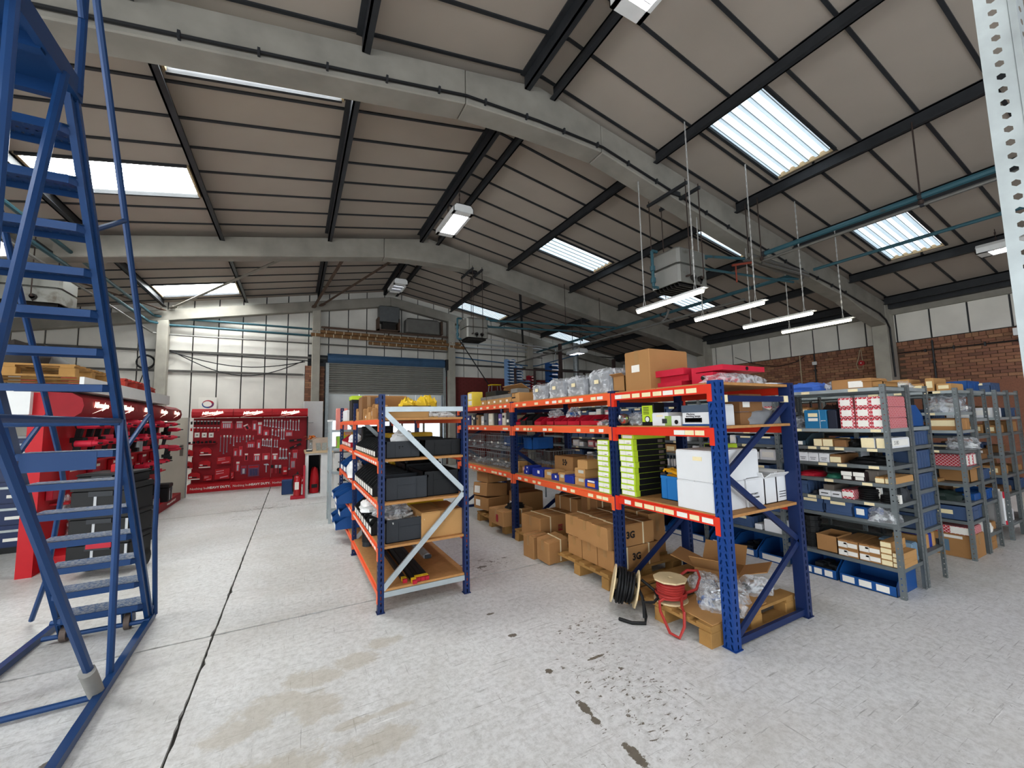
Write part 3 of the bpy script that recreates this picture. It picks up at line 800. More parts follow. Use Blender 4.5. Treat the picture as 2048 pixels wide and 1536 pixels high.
m_lag = mat('brown_pipe_lagging', '7a5a3a', .85, var=.35, scale=14, bump=.4)
m_tape = mat('pale_tape', 'cfc3a8', .6)
for i, (z, x0, x1, y) in enumerate(((4.66, .45, 5.0, 14.5), (4.53, .4, 5.1, 14.46), (4.38, 2.2, 5.05, 14.5), (4.6, 5.12, 5.6, 14.5), (4.46, 5.15, 5.75, 14.48))):
    t = thing('lagged_pipe', ['top', 'middle', 'bottom', 'short upper right', 'short lower right'][i] + ' brown lagged pipe with tape rings above the shutter', 'pipe', (x0, y, z), group='lagged pipes')
    b = MB(); b.tube([(0, 0, 0), ((x1 - x0) * .5, 0, -.015), (x1 - x0, 0, -.02)], .062, 10); b.build('lagging', m_lag, t, True)
    b = MB(); x = .12
    while x < x1 - x0 - .05: b.cyl((x, 0, -.006), (x + .022, 0, -.006), .066, 10); x += .27
    b.build('tape_ring', m_tape, t)['kind'] = 'stuff'
t = thing('steel_channel', 'rusty brown steel channel carrying the ducts above the shutter', 'beam', (2.9, 14.5, 4.8))
m_rust = mat('rusty_steel', '57463b', .8, .2, var=.3, scale=8)
b = MB(); b.box(-2.2, 2.15, -.1, .1, 0, .02); b.box(-2.2, 2.15, -.1, -.085, -.05, 0); b.build('channel', m_rust, t)
for x in (-2.1, 0, 2.0): b = MB(); b.bar((x, .19, -.15), (x, .09, -.01), .04, .04); b.build('bracket', m_rust, t)
t = thing('air_handling_unit', 'dark grey cabinet standing on the rusty channel', 'heater', (2.86, 14.45, 4.82))
b = MB(); b.cbox(-.35, .35, -.2, .2, .32, .88, .02); b.build('cabinet', mat('grey_cabinet', '5b5e5f', .5, .3, var=.15), t)
b = MB(); b.box(-.4, -.34, -.2, .2, 0, .45); b.box(.3, .36, -.2, .2, 0, .45); b.box(-.4, .36, -.2, .2, 0, .04); b.build('stand', m_rust, t)
MB().box(-.22, .22, -.15, .15, .04, .3).build('fan', m_grille, t)
t = thing('water_tank', 'grey insulated tank lying on the rusty channel', 'tank', (4.1, 14.45, 4.83))
b = MB(); b.cbox(-.66, .62, -.22, .22, .0, .54, .07); b.build('tank', mat('tank_grey', '6b6a66', .6, .2, var=.2, scale=5), t)
MB().box(.63, .7, -.22, .22, 0, .5).build('end_board', m_rust, t)

def brace(label, p0, p1, m, w=.08, h=.012):
    t = thing('wind_brace', label, 'brace', p0); b = MB(); b.bar((0, 0, 0), Vector(p1) - Vector(p0), w, h); b.build('angle_bar', m, t)
    d = (Vector(p1) - Vector(p0)).normalized(); MB().bar(d * .05, d * .25, w * 1.6, h * 1.5).build('gusset_plate', m, t)
m_brace = mat('brace_steel', '7d786f', .5, .3, var=.2)
brace('pale diagonal brace under the rooflight at left', (-3.2, 14.48, 4.98), (.1, 10.1, 5.62), m_brace)
brace('brown diagonal brace left of the ridge near the gable', (.65, 14.46, 5.5), (2.45, 10.1, 6.0), m_rust)
brace('brown straight brace left of the ridge near the gable', (.45, 14.4, 5.4), (1.05, 10.1, 5.78), m_rust)
brace('dark diagonal brace right of the farther heater', (5.9, 10.3, 5.6), (8.4, 14.5, 4.72), m_dark)
brace('dark diagonal strut against the white far wall', (5.4, 14.42, 4.9), (6.75, 14.42, 3.0), m_dark)
brace('dark diagonal brace at left behind the steps', (-3.3, 14.4, 4.9), (-4.6, 10.7, 4.72), m_rust)

# cables on the far wall
m_cable = MATS['black_cable']
t = thing('wall_cable', 'black cables sagging along the far wall above the red display', 'cable', (-3.2, 14.72, 3.8))
for k, (zs, sag) in enumerate(((0, .02), (.02, .62), (-.03, .3))):
    b = MB(); pts = [((3.45 if k else 4.0) * i / 14, -.02 - .01 * k, zs - sag * math.sin(PI * i / 14) - .12 * i / 14) for i in range(15)]; b.tube(pts, .014, 6); b.build('cable_run', m_cable, t)
t = thing('cable_coil', 'coil of black cable hung beside the left wall post', 'cable', (-3.72, 14.68, 3.45))
b = MB(); b.tube([(.2 * math.cos(2 * PI * i / 18), .02 * math.sin(i), .2 * math.sin(2 * PI * i / 18)) for i in range(18)], .016, 6, closed=True); b.tube([(.19 * math.cos(2 * PI * i / 18), -.03, .17 * math.sin(2 * PI * i / 18)) for i in range(18)], .014, 6, closed=True); b.build('coil', m_cable, t)
b = MB(); b.tube([(0, 0, -.2), (-.1, 0, -.6), (.05, 0, -.9), (.12, -.02, -.75), (.1, 0, -.5)], .014, 6); b.build('loose_end', m_cable, t)

# fittings on the right hand brick wall
def wallbox(label, y, z, m, r=.07, loop=False):
    t = thing('wall_bell', label, 'alarm', (XR, y, z)); b = MB(); b.cyl((-.001, 0, 0), (-.05, 0, 0), r, 12); b.cyl((-.05, 0, 0), (-.075, 0, 0), r * .6, 12); b.build('gong', m, t)
    b = MB(); b.cyl((-.075, 0, 0), (-.082, 0, 0), r * .22, 8); b.build('hub', m_white, t)
    if loop:
        b = MB(); b.tube([(-.02, .02, .38), (-.03, .06, .15), (-.03, .12, -.02), (-.03, .09, -.16), (-.03, -.02, -.17), (-.03, -.03, -.05)], .012, 6); b.tube([(-.02, -.01, .38), (-.02, -.02, .07)], .01, 6); b.build('cord', mat('beige_cord', 'a8967c', .7), t)
wallbox('round red fire alarm bell with looped cord on the brick wall', 5.2, 2.98, mat('alarm_red', 'a8262a', .4), loop=True)
wallbox('pale round sounder on the brick wall at left', 8.6, 3.1, mat('pale_plastic', 'd5d3cc', .5))
t = thing('junction_box', 'small white switch box on the brick wall above the conduit', 'switch', (XR - .02, 6.35, 3.08)); MB().cbox(-.05, .0, -.06, .06, 0, .1, .01).build('box', m_white, t); MB().box(-.058, -.05, -.015, .015, .03, .06).build('switch', m_white, t)
for i, (y, z0, z1, m, lab) in enumerate(((6.35, 1.9, 3.42, m_dark, 'black vertical conduit under the white switch box'), (6.75, 1.9, 3.42, MATS['beige_cord'], 'beige vertical conduit left of the white switch box'), (3.75, 1.8, 3.36, m_dark, 'black vertical conduit right of the concrete column'), (2.3, 1.8, 3.3, m_dark, 'black vertical conduit at the right edge of the wall'))):
    t = thing('conduit', lab, 'conduit', (XR - .03, y, z0)); MB().cyl((0, 0, 0), (0, 0, z1 - z0), .02, 6).build('tube', m, t); b = MB(); [b.box(-.03, .03, -.035, .035, zz, zz + .03) for zz in (.3, 1.0)]; b.build('saddle', m, t)
t = thing('wall_cable', 'black cable clipped along the bricks at right', 'cable', (XR - .03, 4.4, 3.13)); b = MB(); b.tube([(0, -i * .5, -.02 * i / 4) for i in range(8)], .016, 6); b.build('cable_run', m_cable, t); b = MB(); [b.box(-.03, .02, -.5 * k - .03, -.5 * k, -.035 - .01 * k, .03) for k in range(1, 6)]; b.build('clip', m_dark, t)
t = thing('wall_cable', 'dark cable drooping across the bricks left of the switch box', 'cable', (XR - .03, 6.6, 3.38)); b = MB(); b.tube([(0, .25 * i, -.5 * math.sin(PI * (.25 + .75 * i / 9)) * (1 if i else 1) + .3 if i else 0) for i in range(10)], .011, 6); b.build('cable_run', m_cable, t)
t = thing('wall_shelf', 'white ledge on the brick wall at the right edge', 'shelf', (XR - .14, 2.2, 3.2)); MB().box(-.12, .13, -1.5, .22, 0, .16).build('ledge', m_white, t); MB().box(-.1, .1, -.1, .0, .16, .25).build('box', mat('dark_red_plastic', '6b1f24', .5), t); b = MB(); b.cyl((0, .13, .16), (0, .13, .24), .05, 10); b.cyl((0, -.25, .16), (0, -.25, .3), .08, 10); b.build('roll', mat('grey_plastic', '6d7276', .5), t)
# ---------------------------------------------------------------- blue mobile warehouse steps
m_lblue = worn('steps_blue_paint', '133764', '3c4048', .38, .15, .70, 9)
m_tread = worn('trodden_tread', '7d848d', '1f4773', .5, .25, .48, 60)
steps = thing('mobile_steps', 'tall blue tubular warehouse steps with platform at left', 'steps', (-1.28, 3.6, 0))
SO = Vector((-1.28, 3.6, 0))
def sp(name, fn, m=None, smooth=True):
    b = MB(); fn(b); return b.build(name, m or m_lblue, steps, smooth)
def V(x, y, z): return Vector((x, y, z)) - SO
XRs, XLs = -1.03, -1.53
sy = lambda z: 4.47 - (z - .1) / 1.77
for x in (XRs, XLs):
    sp('stringer', lambda b: (b.bar(V(x, sy(.06), .06), V(x, sy(3.32), 3.32), .028, .062, 0, (0, .5, .86)), b.bar(V(x + (.02 if x > -1.3 else -.02), sy(.06) + .03, .06), V(x + (.02 if x > -1.3 else -.02), sy(3.32) + .03, 3.32), .012, .03, 0, (0, .5, .86))), smooth=False)
for k in range(15):
    z = .21 + .2085 * k; y = sy(z)
    b = MB(); w = (XRs - XLs) / 2 - .008; T = Matrix.Translation(V((XRs + XLs) / 2, y, z))
    c = .025
    holes = []; nx, ny = 14, 4; cw, chh = 2 * w / nx, .196 / ny
    for i in range(nx):
        for j in range(ny):
            x0_, y0_ = -w + i * cw, -.048 + j * chh; hx, hy = x0_ + cw / 2, y0_ + chh / 2
            holes.append((x0_, y0_, x0_ + cw, y0_ + chh, [(hx - .006, hy - .005), (hx + .006, hy - .005), (hx + .006, hy + .005), (hx - .006, hy + .005)]))
    for zz, mi in ((0, 1), (-.005, 0)): b.perf(T @ Vector((0, 0, zz)), (1, 0, 0), (0, 1, 0), 2 * w, .2, holes, mi)
    b.box(-w + c, w - c, -.052, -.046, -.045, -.002, 0, T); b.box(-w, w, .146, .152, -.035, -.002, 0, T)
    b.add([T @ Vector(v) for v in ((-w, -.05 + c, 0), (-w + c, -.05, 0), (-w + c, -.05, -.045), (-w, -.05 + c, -.045))], [(0, 1, 2, 3)]); b.add([T @ Vector(v) for v in ((w, -.05 + c, 0), (w - c, -.05, 0), (w - c, -.05, -.045), (w, -.05 + c, -.045))], [(0, 1, 2, 3)])
    b.build('tread', [m_lblue, m_tread], steps)
sp('plate', lambda b: b.box(V(-1.49, 0, 0).x, V(-1.14, 0, 0).x, V(0, sy(1.46) - .055, 0).y, V(0, sy(1.46) - .045, 0).y, 1.34, 1.455), smooth=False)
# platform
b = MB(); o = V(-1.28, 2.39, 3.33); b.box(o.x - .27, o.x + .27, o.y - .32, o.y + .32, 3.31, 3.33)
for s in (-1, 1): b.box(o.x + s * .27 - .015, o.x + s * .27 + .015, o.y - .33, o.y + .33, 3.26, 3.36)
for s in (-1, 0, 1): b.box(o.x - .27, o.x + .27, o.y + s * .31 - .02, o.y + s * .31 + .02, 3.25, 3.31)
b.build('platform', m_lblue, steps)
R = .019
for s, x in ((1, -1.0), (-1, -1.56)):
    lean = -.0 if s > 0 else -.06
    xb = x if s > 0 else -1.62
    sp('handrail', lambda b: b.tube([V(xb if s > 0 else -1.88, 4.567 if s > 0 else 4.97, .04), V(xb if s > 0 else -1.72, 4.43 if s > 0 else 4.72, .75 if s > 0 else .42), V(xb, 4.43 if s > 0 else 4.6, 1.17), V(x, 4.36, 1.36), V(x, 2.80, 3.9), V(x, 2.68, 4.15), V(x, 2.55, 4.28), V(x, 2.1, 4.3)], .018, 8))
    sp('guard_post', lambda b: b.tube([V(x, 2.68, 3.28), V(x, 2.66, 4.2)], R, 8))
    sp('guard_brace', lambda b: b.tube([V(x, 2.66, 3.68), V(x, 2.4, 4.28)], .014, 8))
    sp('near_leg', lambda b: b.tube([V(x, 2.14, 4.3), V(x, 2.15, 3.3), V(x if s > 0 else -1.62, 2.2, .05)], .021, 8))
    sp('mid_post', lambda b: b.tube([V(x if s > 0 else -1.66, 3.62, .04), V(x, 3.54, 1.66)], .02, 8))
    sp('side_rail', lambda b: b.tube([V(x, 3.5, 1.65), V(x, 2.19, 1.65)], .017, 8))
    sp('side_brace', lambda b: b.tube([V(x, 2.54, 3.28), V(x, 2.21, 1.7)], .021, 8))
    sp('base_brace', lambda b: b.tube([V(x if s > 0 else -1.66, 3.41, .07), V(x, 2.21, 1.7)], .024, 8))
    sp('base_rail', lambda b: b.bar(V(x - .02 if s > 0 else -1.66, 4.6 if s > 0 else 4.76, .035), V(-.93 if s > 0 else -1.72, 2.1, .035), .045, .045), smooth=False)
    sp('link', lambda b: b.tube([V(XRs if s > 0 else XLs, sy(2.70), 2.70), V(x, 3.40, 2.955)], .015, 8))
    sp('link', lambda b: b.tube([V(XRs if s > 0 else XLs, sy(1.44), 1.44), V(x, 4.1, 1.70)], .015, 8))
    sp('foam_sleeve', lambda b: b.tube([V(x if s > 0 else -1.66, 3.43, .03), V(x if s > 0 else -1.66, 3.34, .15), V(x if s > 0 else -1.66, 3.27, .24)], .038, 10), mat('grey_foam', '86847f', .9, bump=.3))
sp('cross_rail', lambda b: b.tube([V(-1.0, 3.41, .03), V(-1.68, 3.41, .03)], .018, 8))
sp('cross_rail', lambda b: b.tube([V(-1.0, 4.42, .05), V(-1.62, 4.45, .05)], .018, 8))
sp('cross_rail', lambda b: b.tube([V(-1.0, 4.5, .12), V(-1.62, 4.56, .12)], .018, 8))
sp('cross_rail', lambda b: b.tube([V(-1.0, 3.52, 1.64), V(-1.56, 3.52, 1.64)], .017, 8))
sp('cross_rail', lambda b: b.tube([V(-.98, 2.19, 1.0), V(-1.6, 2.19, 1.0)], .017, 8))
m_rub = mat('castor_rubber', '5b4f48', .7)
for x in (-1.14, -1.5):
    w_ = sp('castor', lambda b: b.cyl(V(x - .018, 4.46, .062), V(x + .018, 4.46, .062), .06, 14), m_rub)
    b = MB(); [b.prism([(V(0, 4.46, 0).y - .03, .05), (V(0, 4.46, 0).y + .05, .05), (V(0, 4.46, 0).y + .03, .15), (V(0, 4.46, 0).y - .06, .15)], V(x, 0, 0).x + s * .03 - .003, V(x, 0, 0).x + s * .03 + .003, 'x') for s in (-1, 1)]; b.box(V(x, 0, 0).x - .034, V(x, 0, 0).x + .034, V(0, 4.40, 0).y, V(0, 4.52, 0).y, .145, .152)
    b.build('fork', m_lblue, w_)

# perforated galvanised upright close to the camera at right
post = thing('slotted_upright', 'tall galvanised slotted upright close to the camera at right', 'upright', (1.479, .25, 0))
def holes_strip(w, h, p, hw, hh, n):
    out = []
    for k in range(n):
        y0 = k * p; cx, cy = w / 2, y0 + p / 2
        out.append((0, y0, w, y0 + p, [(cx - hw, cy - hh), (cx + hw, cy - hh), (cx + hw, cy + hh), (cx - hw, cy + hh)]))
    return out
def hex_strip(b, o, ex, w, p, n, r, m=0):
    """plate of n cells, each with a six sided hole"""
    o, ex = Vector(o), Vector(ex); ez = Vector((0, 0, 1))
    for k in range(n):
        c = o + ex * (w / 2) + ez * (k * p + p / 2)
        ring = [c + ex * (r * math.cos(PI / 3 * i + PI / 6)) + ez * (r * math.sin(PI / 3 * i + PI / 6)) for i in range(6)]
        out = [c + ex * (w / 2 * a) + ez * (p / 2 * e) for a, e in ((1, .4), (0, 1), (-1, .4), (-1, -.4), (0, -1), (1, -.4))]
        cor = [c + ex * (w / 2 * a) + ez * (p / 2 * e) for a, e in ((1, 1), (-1, 1), (-1, -1), (1, -1))]
        b.add(ring + out + cor, [(0, 6, 7, 1), (1, 7, 8, 2), (2, 8, 9, 3), (3, 9, 10, 4), (4, 10, 11, 5), (5, 11, 6, 0), (6, 12, 7), (7, 13, 8), (9, 14, 10), (10, 15, 11)], m)
a = Vector((.62, -.78, 0)).normalized(); c_ = Vector((.94, .33, 0)).normalized()
e1 = Vector((-.78, -.25, 0)).normalized() * -1
right = Vector((math.cos(YAW), -math.sin(YAW), 0)); depth = Vector((math.sin(YAW), math.cos(YAW), 0))
f1 = (right * .62 - depth * .38).normalized(); f2 = (right * .72 + depth * .32).normalized()
b = MB()
hex_strip(b, (-.02, 0, 0), f1, .058, .0335, 118, .0085); hex_strip(b, Vector((-.02, 0, 0)) + f1 * .066, f2, .058, .0335, 118, .0085)
b.build('slotted_face', m_alu, post)
b = MB(); b.box(-.006, .006, -.006, .006, 0, 3.95, 0, Matrix.Translation(Vector((-.02, 0, 0)) + f1 * .062)); b.build('ridge', m_alu, post)
b = MB(); b.box(-.05, .1, -.06, .06, 0, .004); b.build('foot_plate', m_alu, post)
# ---------------------------------------------------------------- shared goods builders
m_card = mat('brown_cardboard', 'a07548', .85, var=.07, scale=6)
m_card2 = mat('pale_cardboard', 'b18653', .85, var=.07, scale=6)
m_cardd = mat('dark_cardboard', '7d5836', .85, var=.08, scale=6)
m_ptape = mat('brown_packing_tape', '9a7448', .35, var=.05)
m_strap = mat('cream_strap', 'd9c9a4', .5)
m_paper = mat('white_paper', 'e6e3da', .7, var=.04, scale=60)
m_cream = mat('cream_paper', 'e8d9ae', .7, var=.05, scale=60)
m_ink = mat('black_ink', '201c1a', .7)
m_inkr = mat('red_ink', '8f1d2a', .6)
m_wbox = mat('white_carton', 'd9dadb', .6, var=.03)
m_blackp = mat('black_plastic', '0e0f10', .55, var=.1)
m_greyp = mat('dark_grey_plastic', '2a2d31', .55, var=.06)
m_bluebin = mat('blue_plastic', '164a88', .4, var=.06)
m_dblue = mat('dark_blue_plastic', '1d3a66', .45, var=.08)
m_slate = mat('slate_blue_plastic', '3c5173', .5, var=.08)
m_redp = mat('red_plastic', 'a8172a', .4, var=.08)
m_clear = clear_plastic('clear_wrap', alpha=.24)
m_clearg = clear_plastic('grey_wrap', 'b9bec4', .4, .15)
m_lime = mat('lime_card', 'b3cf2e', .5, var=.05)
m_wood = mat('pallet_wood', '9a733f', .8, var=.25, scale=7, bump=.3)
m_chip = mat('chipboard', 'a97a48', .75, var=.16, scale=26)
m_chipe = mat('chipboard_edge', '9b7147', .8, var=.2, scale=40)
FACE = {'x-': (Vector((-1, 0, 0)), Vector((0, -1, 0))), 'x+': (Vector((1, 0, 0)), Vector((0, 1, 0))), 'y-': (Vector((0, -1, 0)), Vector((1, 0, 0))), 'y+': (Vector((0, 1, 0)), Vector((-1, 0, 0)))}
FRZ = {'x-': -PI / 2, 'x+': PI / 2, 'y-': 0, 'y+': PI}
def face_pt(dim, face, u, v):
    w, d, h = dim; n, e = FACE[face]
    off = (w if face[0] == 'x' else d) / 2; L = d if face[0] == 'x' else w
    return n * (off + .0012) + e * (u * L) + Vector((0, 0, v * h)), L
def sticker(o, dim, face, u, v, w, h, m, name='paper_label', t=.0015):
    """thin label centred at u (-.5..5 across the face), v (0..1 up), sized w x h of the face"""
    p, L = face_pt(dim, face, u, v); hh = dim[2]
    b = MB(); b.box(-w * L / 2, w * L / 2, -t, 0, -h * hh / 2, h * hh / 2)
    return b.build(name, m, o, loc=p, rz=FRZ[face])
def stamp(o, dim, face, u, v, s, size, m, bold=0, shear=0):
    p, L = face_pt(dim, face, u, v)
    n, e = FACE[face]
    return text(o, s, size, m, p + n * .001, FRZ[face], shear, bold)
CM = {}
def carton(label, x, y, z, w, d, h, rz=0, m=None, tape=None, stick=(), txt=(), group=None, name='carton', cat='box', tilt=None, strap=False, flaps=False):
    m = m or m_card
    key = (round(w, 3), round(d, 3), round(h, 3), m.name)
    if key not in CM:
        b = MB(); c = min(.006, h * .06)
        b.cbox(-w / 2, w / 2, -d / 2, d / 2, 0, h - .004, c)
        g = .0025
        if w >= d: b.box(-w / 2 + c, w / 2 - c, -d / 2 + c, -g, h - .005, h); b.box(-w / 2 + c, w / 2 - c, g, d / 2 - c, h - .005, h)
        else: b.box(-w / 2 + c, -g, -d / 2 + c, d / 2 - c, h - .005, h); b.box(g, w / 2 - c, -d / 2 + c, d / 2 - c, h - .005, h)
        CM[key] = b.mesh(name, m)
    o = obj(name, CM[key], None, (x, y, z), rz); tag(o, label, cat, group)
    if tilt: o.rotation_euler = tilt
    if tape is None: tape = m in (m_card, m_card2, m_cardd) and max(w, d) > .18
    if tape:
        b = MB(); q = min(.05, min(w, d) * .25) / 2
        if w >= d: b.box(-w / 2, w / 2, -q, q, h, h + .0015); b.box(-w / 2 - .0015, -w / 2, -q, q, h * .55, h + .001); b.box(w / 2, w / 2 + .0015, -q, q, h * .55, h + .001)
        else: b.box(-q, q, -d / 2, d / 2, h, h + .0015); b.box(-q, q, -d / 2 - .0015, -d / 2, h * .55, h + .001); b.box(-q, q, d / 2, d / 2 + .0015, h * .55, h + .001)
        b.build('packing_tape', m_ptape, o)
    if strap:
        for k in ((-.22, .25) if strap == 2 else (.1,)):
            b = MB()
            if w >= d: b.box(k * w - .008, k * w + .008, -d / 2 - .003, d / 2 + .003, h, h + .004); b.box(k * w - .008, k * w + .008, -d / 2 - .003, -d / 2, 0, h); b.box(k * w - .008, k * w + .008, d / 2, d / 2 + .003, 0, h)
            else: b.box(-w / 2 - .003, w / 2 + .003, k * d - .008, k * d + .008, h, h + .004); b.box(-w / 2 - .003, -w / 2, k * d - .008, k * d + .008, 0, h); b.box(w / 2, w / 2 + .003, k * d - .008, k * d + .008, 0, h)
            b.build('strap', m_strap, o)
    for s in stick: sticker(o, (w, d, h), *s)
    for s in txt: stamp(o, (w, d, h), *s)
    return o
def opencarton(label, x, y, z, w, d, h, rz=0, m=None, group=None, fl=(.12, .12), ang=.9, stick=(), fill=None):
    m = m or m_card; t = .006
    o = thing('open_carton', label, 'box', (x, y, z), rz, group)
    b = MB(); b.box(-w / 2, w / 2, -d / 2, -d / 2 + t, 0, h); b.box(-w / 2, w / 2, d / 2 - t, d / 2, 0, h); b.box(-w / 2, -w / 2 + t, -d / 2, d / 2, 0, h); b.box(w / 2 - t, w / 2, -d / 2, d / 2, 0, h); b.box(-w / 2, w / 2, -d / 2, d / 2, 0, t)
    b.build('body', m, o)
    for s in (-1, 1):
        L = fl[0]; c, q = math.cos(ang), math.sin(ang)
        MB().add([(s * w / 2, -d / 2, h), (s * w / 2, d / 2, h), (s * (w / 2 + L * c), d / 2, h + L * q), (s * (w / 2 + L * c), -d / 2, h + L * q), (s * (w / 2 - t), -d / 2, h), (s * (w / 2 - t), d / 2, h), (s * (w / 2 + L * c - t), d / 2, h + L * q + t), (s * (w / 2 + L * c - t), -d / 2, h + L * q + t)],
                 [(0, 1, 2, 3), (4, 7, 6, 5), (0, 3, 7, 4), (1, 5, 6, 2), (2, 6, 7, 3)]).build('flap', m, o)
        L = fl[1]; a2 = ang - .4
        c, q = math.cos(a2), math.sin(a2)
        MB().add([(-w / 2, s * d / 2, h), (w / 2, s * d / 2, h), (w / 2, s * (d / 2 + L * c), h + L * q), (-w / 2, s * (d / 2 + L * c), h + L * q), (-w / 2, s * (d / 2 - t), h), (w / 2, s * (d / 2 - t), h), (w / 2, s * (d / 2 + L * c - t), h + L * q + t), (-w / 2, s * (d / 2 + L * c - t), h + L * q + t)],
                 [(0, 1, 2, 3), (4, 7, 6, 5), (0, 3, 7, 4), (1, 5, 6, 2), (2, 6, 7, 3)]).build('flap', m, o)
    if fill: MB().cbox(-w / 2 + t, w / 2 - t, -d / 2 + t, d / 2 - t, t, h * .8, .03).build('contents', fill, o)
    for s in stick: sticker(o, (w, d, h), *s)
    return o
BM = {}
def bin_meshes(w, d, h, m):
    """open fronted stacking bin, front towards -y"""
    key = (w, d, h, m.name)
    if key in BM: return BM[key]
    t = .004; lip = h * .42; b = MB()
    prof = [(-d / 2, 0), (d / 2, 0), (d / 2, h), (-d / 2 + d * .38, h), (-d / 2 + d * .10, h * .62), (-d / 2, lip)]
    b.prism(prof, -w / 2, -w / 2 + t, 'x'); b.prism(prof, w / 2 - t, w / 2, 'x')
    b.box(-w / 2, w / 2, -d / 2, d / 2, 0, t); b.box(-w / 2, w / 2, d / 2 - t, d / 2, 0, h); b.box(-w / 2, w / 2, -d / 2, -d / 2 + t, 0, lip)
    b.box(-w / 2 - .004, -w / 2, -d / 2 + d * .38, d / 2, h - .012, h); b.box(w / 2, w / 2 + .004, -d / 2 + d * .38, d / 2, h - .012, h)
    body = b.mesh('body', m)
    lb = MB().box(-w * .36, w * .36, -d / 2 - .0015, -d / 2, lip * .15, lip * .85).mesh('label_strip', m_paper)
    BM[key] = (body, lb)
    return BM[key]
def pbin(label, x, y, z, w, d, h, m, rz=-PI / 2, group=None, lab=True, fill=None, cat='bin'):
    t = thing('picking_bin', label, cat, (x, y, z), rz, group)
    bm_, lb = bin_meshes(w, d, h, m)
    obj('body', bm_, t)
    if lab: obj('label_strip', lb, t)
    if fill:
        b = MB()
        for k in range(6): 
            p = (rnd.uniform(-w * .3, w * .3), rnd.uniform(-d * .3, d * .3), h * .25 + rnd.random() * h * .2); s = min(w, h) * .18
            b.box(p[0] - s, p[0] + s, p[1] - s * 1.6, p[1] + s * 1.6, p[2] - s * .6, p[2] + s * .6, 0, None)
        b.build('contents', fill, t)['kind'] = 'stuff'
    return t
def crate(label, x, y, z, w, d, h, m, rz=0, group=None, lab=None, fill=None, fh=.75, cat='crate', name='storage_crate', lid=False):
    t = thing(name, label, cat, (x, y, z), rz, group); q = .006
    b = MB(); tp = .985
    b.box(-w / 2, w / 2, -d / 2, d / 2, 0, q)
    for s in (-1, 1): b.box(s * w / 2 - (q if s > 0 else 0), s * w / 2 + (q if s < 0 else 0), -d / 2, d / 2, 0, h); b.box(-w / 2, w / 2, s * d / 2 - (q if s > 0 else 0), s * d / 2 + (q if s < 0 else 0), 0, h)
    b.build('body', m, t)
    r = MB(); e = .007
    for s in (-1, 1):
        r.box(s * w / 2 - e, s * w / 2 + e, -d / 2 - e, d / 2 + e, h - .022, h); r.box(-w / 2 - e, w / 2 + e, s * d / 2 - e, s * d / 2 + e, h - .022, h)
    r.build('rim', m, t)
    r = MB()
    for s in (-1, 1):
        for k in (-.22, .24):
            r.box(k * w - .004, k * w + .004, s * (d / 2 + .002) - .003, s * (d / 2 + .002) + .003, .01, h - .02); r.box(s * (w / 2 + .002) - .003, s * (w / 2 + .002) + .003, k * d - .004, k * d + .004, .01, h - .02)
        r.box(-.22 * w, .24 * w, s * (d / 2 + .002) - .003, s * (d / 2 + .002) + .003, h * .62, h * .65)
    r.build('ribs', m, t)['kind'] = 'stuff'
    if lid: MB().cbox(-w / 2 - .006, w / 2 + .006, -d / 2 - .006, d / 2 + .006, h - .004, h + .02, .012).build('lid', m, t)
    if lab: sticker(t, (w + .01, d + .01, h), lab, 0, .55, .4, .3, m_cream)
    if fill:
        b = MB()
        for k in range(16):
            p = (rnd.uniform(-w * .42, w * .42), rnd.uniform(-d * .42, d * .42), h * fh - rnd.random() * .02); a = rnd.random() * PI; L = rnd.uniform(.03, .09)
            b.bar((p[0] - L * math.cos(a) * .6, p[1] - L * math.sin(a) * .6, p[2]), (p[0] + L * math.cos(a) * .6, p[1] + L * math.sin(a) * .6, p[2] + .02), .02, .02)
        b.box(-w / 2 + q, w / 2 - q, -d / 2 + q, d / 2 - q, q, h * fh - .02)
        b.build('contents', fill, t)['kind'] = 'stuff'
    return t
def bag(label, x, y, z, w, d, h, m, rz=0, group=None, name='plastic_bag', cat='bag', seed=0, core=None, rough=1.):
    """crumpled bag: a cushion pushed into random folds"""
    r = random.Random(seed * 7 + 3); b = MB(); nu, nv = 14, 7; vs = []
    for j in range(nv + 1):
        ph = PI / 2 * j / nv
        for i in range(nu):
            t = 2 * PI * i / nu; k = 1 + rough * r.uniform(-.2, .16)
            ce = math.copysign(abs(math.cos(t)) ** .7, math.cos(t)); se = math.copysign(abs(math.sin(t)) ** .7, math.sin(t))
            rr = math.cos(ph) ** .55 if j < nv else .02
            vs.append((ce * w / 2 * rr * k, se * d / 2 * rr * k, max(0, h * math.sin(ph) ** .8 * (1 + rough * r.uniform(-.25, .18))) if j else 0))
    fs = [(j * nu + i, j * nu + (i + 1) % nu, (j + 1) * nu + (i + 1) % nu, (j + 1) * nu + i) for j in range(nv) for i in range(nu)] + [tuple(range(nu - 1, -1, -1)), tuple(nv * nu + i for i in range(nu))]
    b.add(vs, fs)
    if core is None:
        o = b.build(name, m, None, True, (x, y, z), rz); return tag(o, label, cat, group)
    t = thing(name, label, cat, (x, y, z), rz, group); b.build('wrap', m, t, True)
    c = MB()
    for k in range(9):
        p = Vector((r.uniform(-.3, .3) * w, r.uniform(-.3, .3) * d, h * .12 + r.random() * h * .35)); a = r.random() * PI; L = r.uniform(.12, .28) * min(w, d)
        dv = Vector((math.cos(a), math.sin(a), r.uniform(-.15, .15))) * L
        if p.z - abs(dv.z) < .015: p.z = .03 + abs(dv.z)
        c.cyl(p - dv, p + dv, min(h * .12, .018), 8)
    c.build('contents', core, t)['kind'] = 'stuff'
    return t

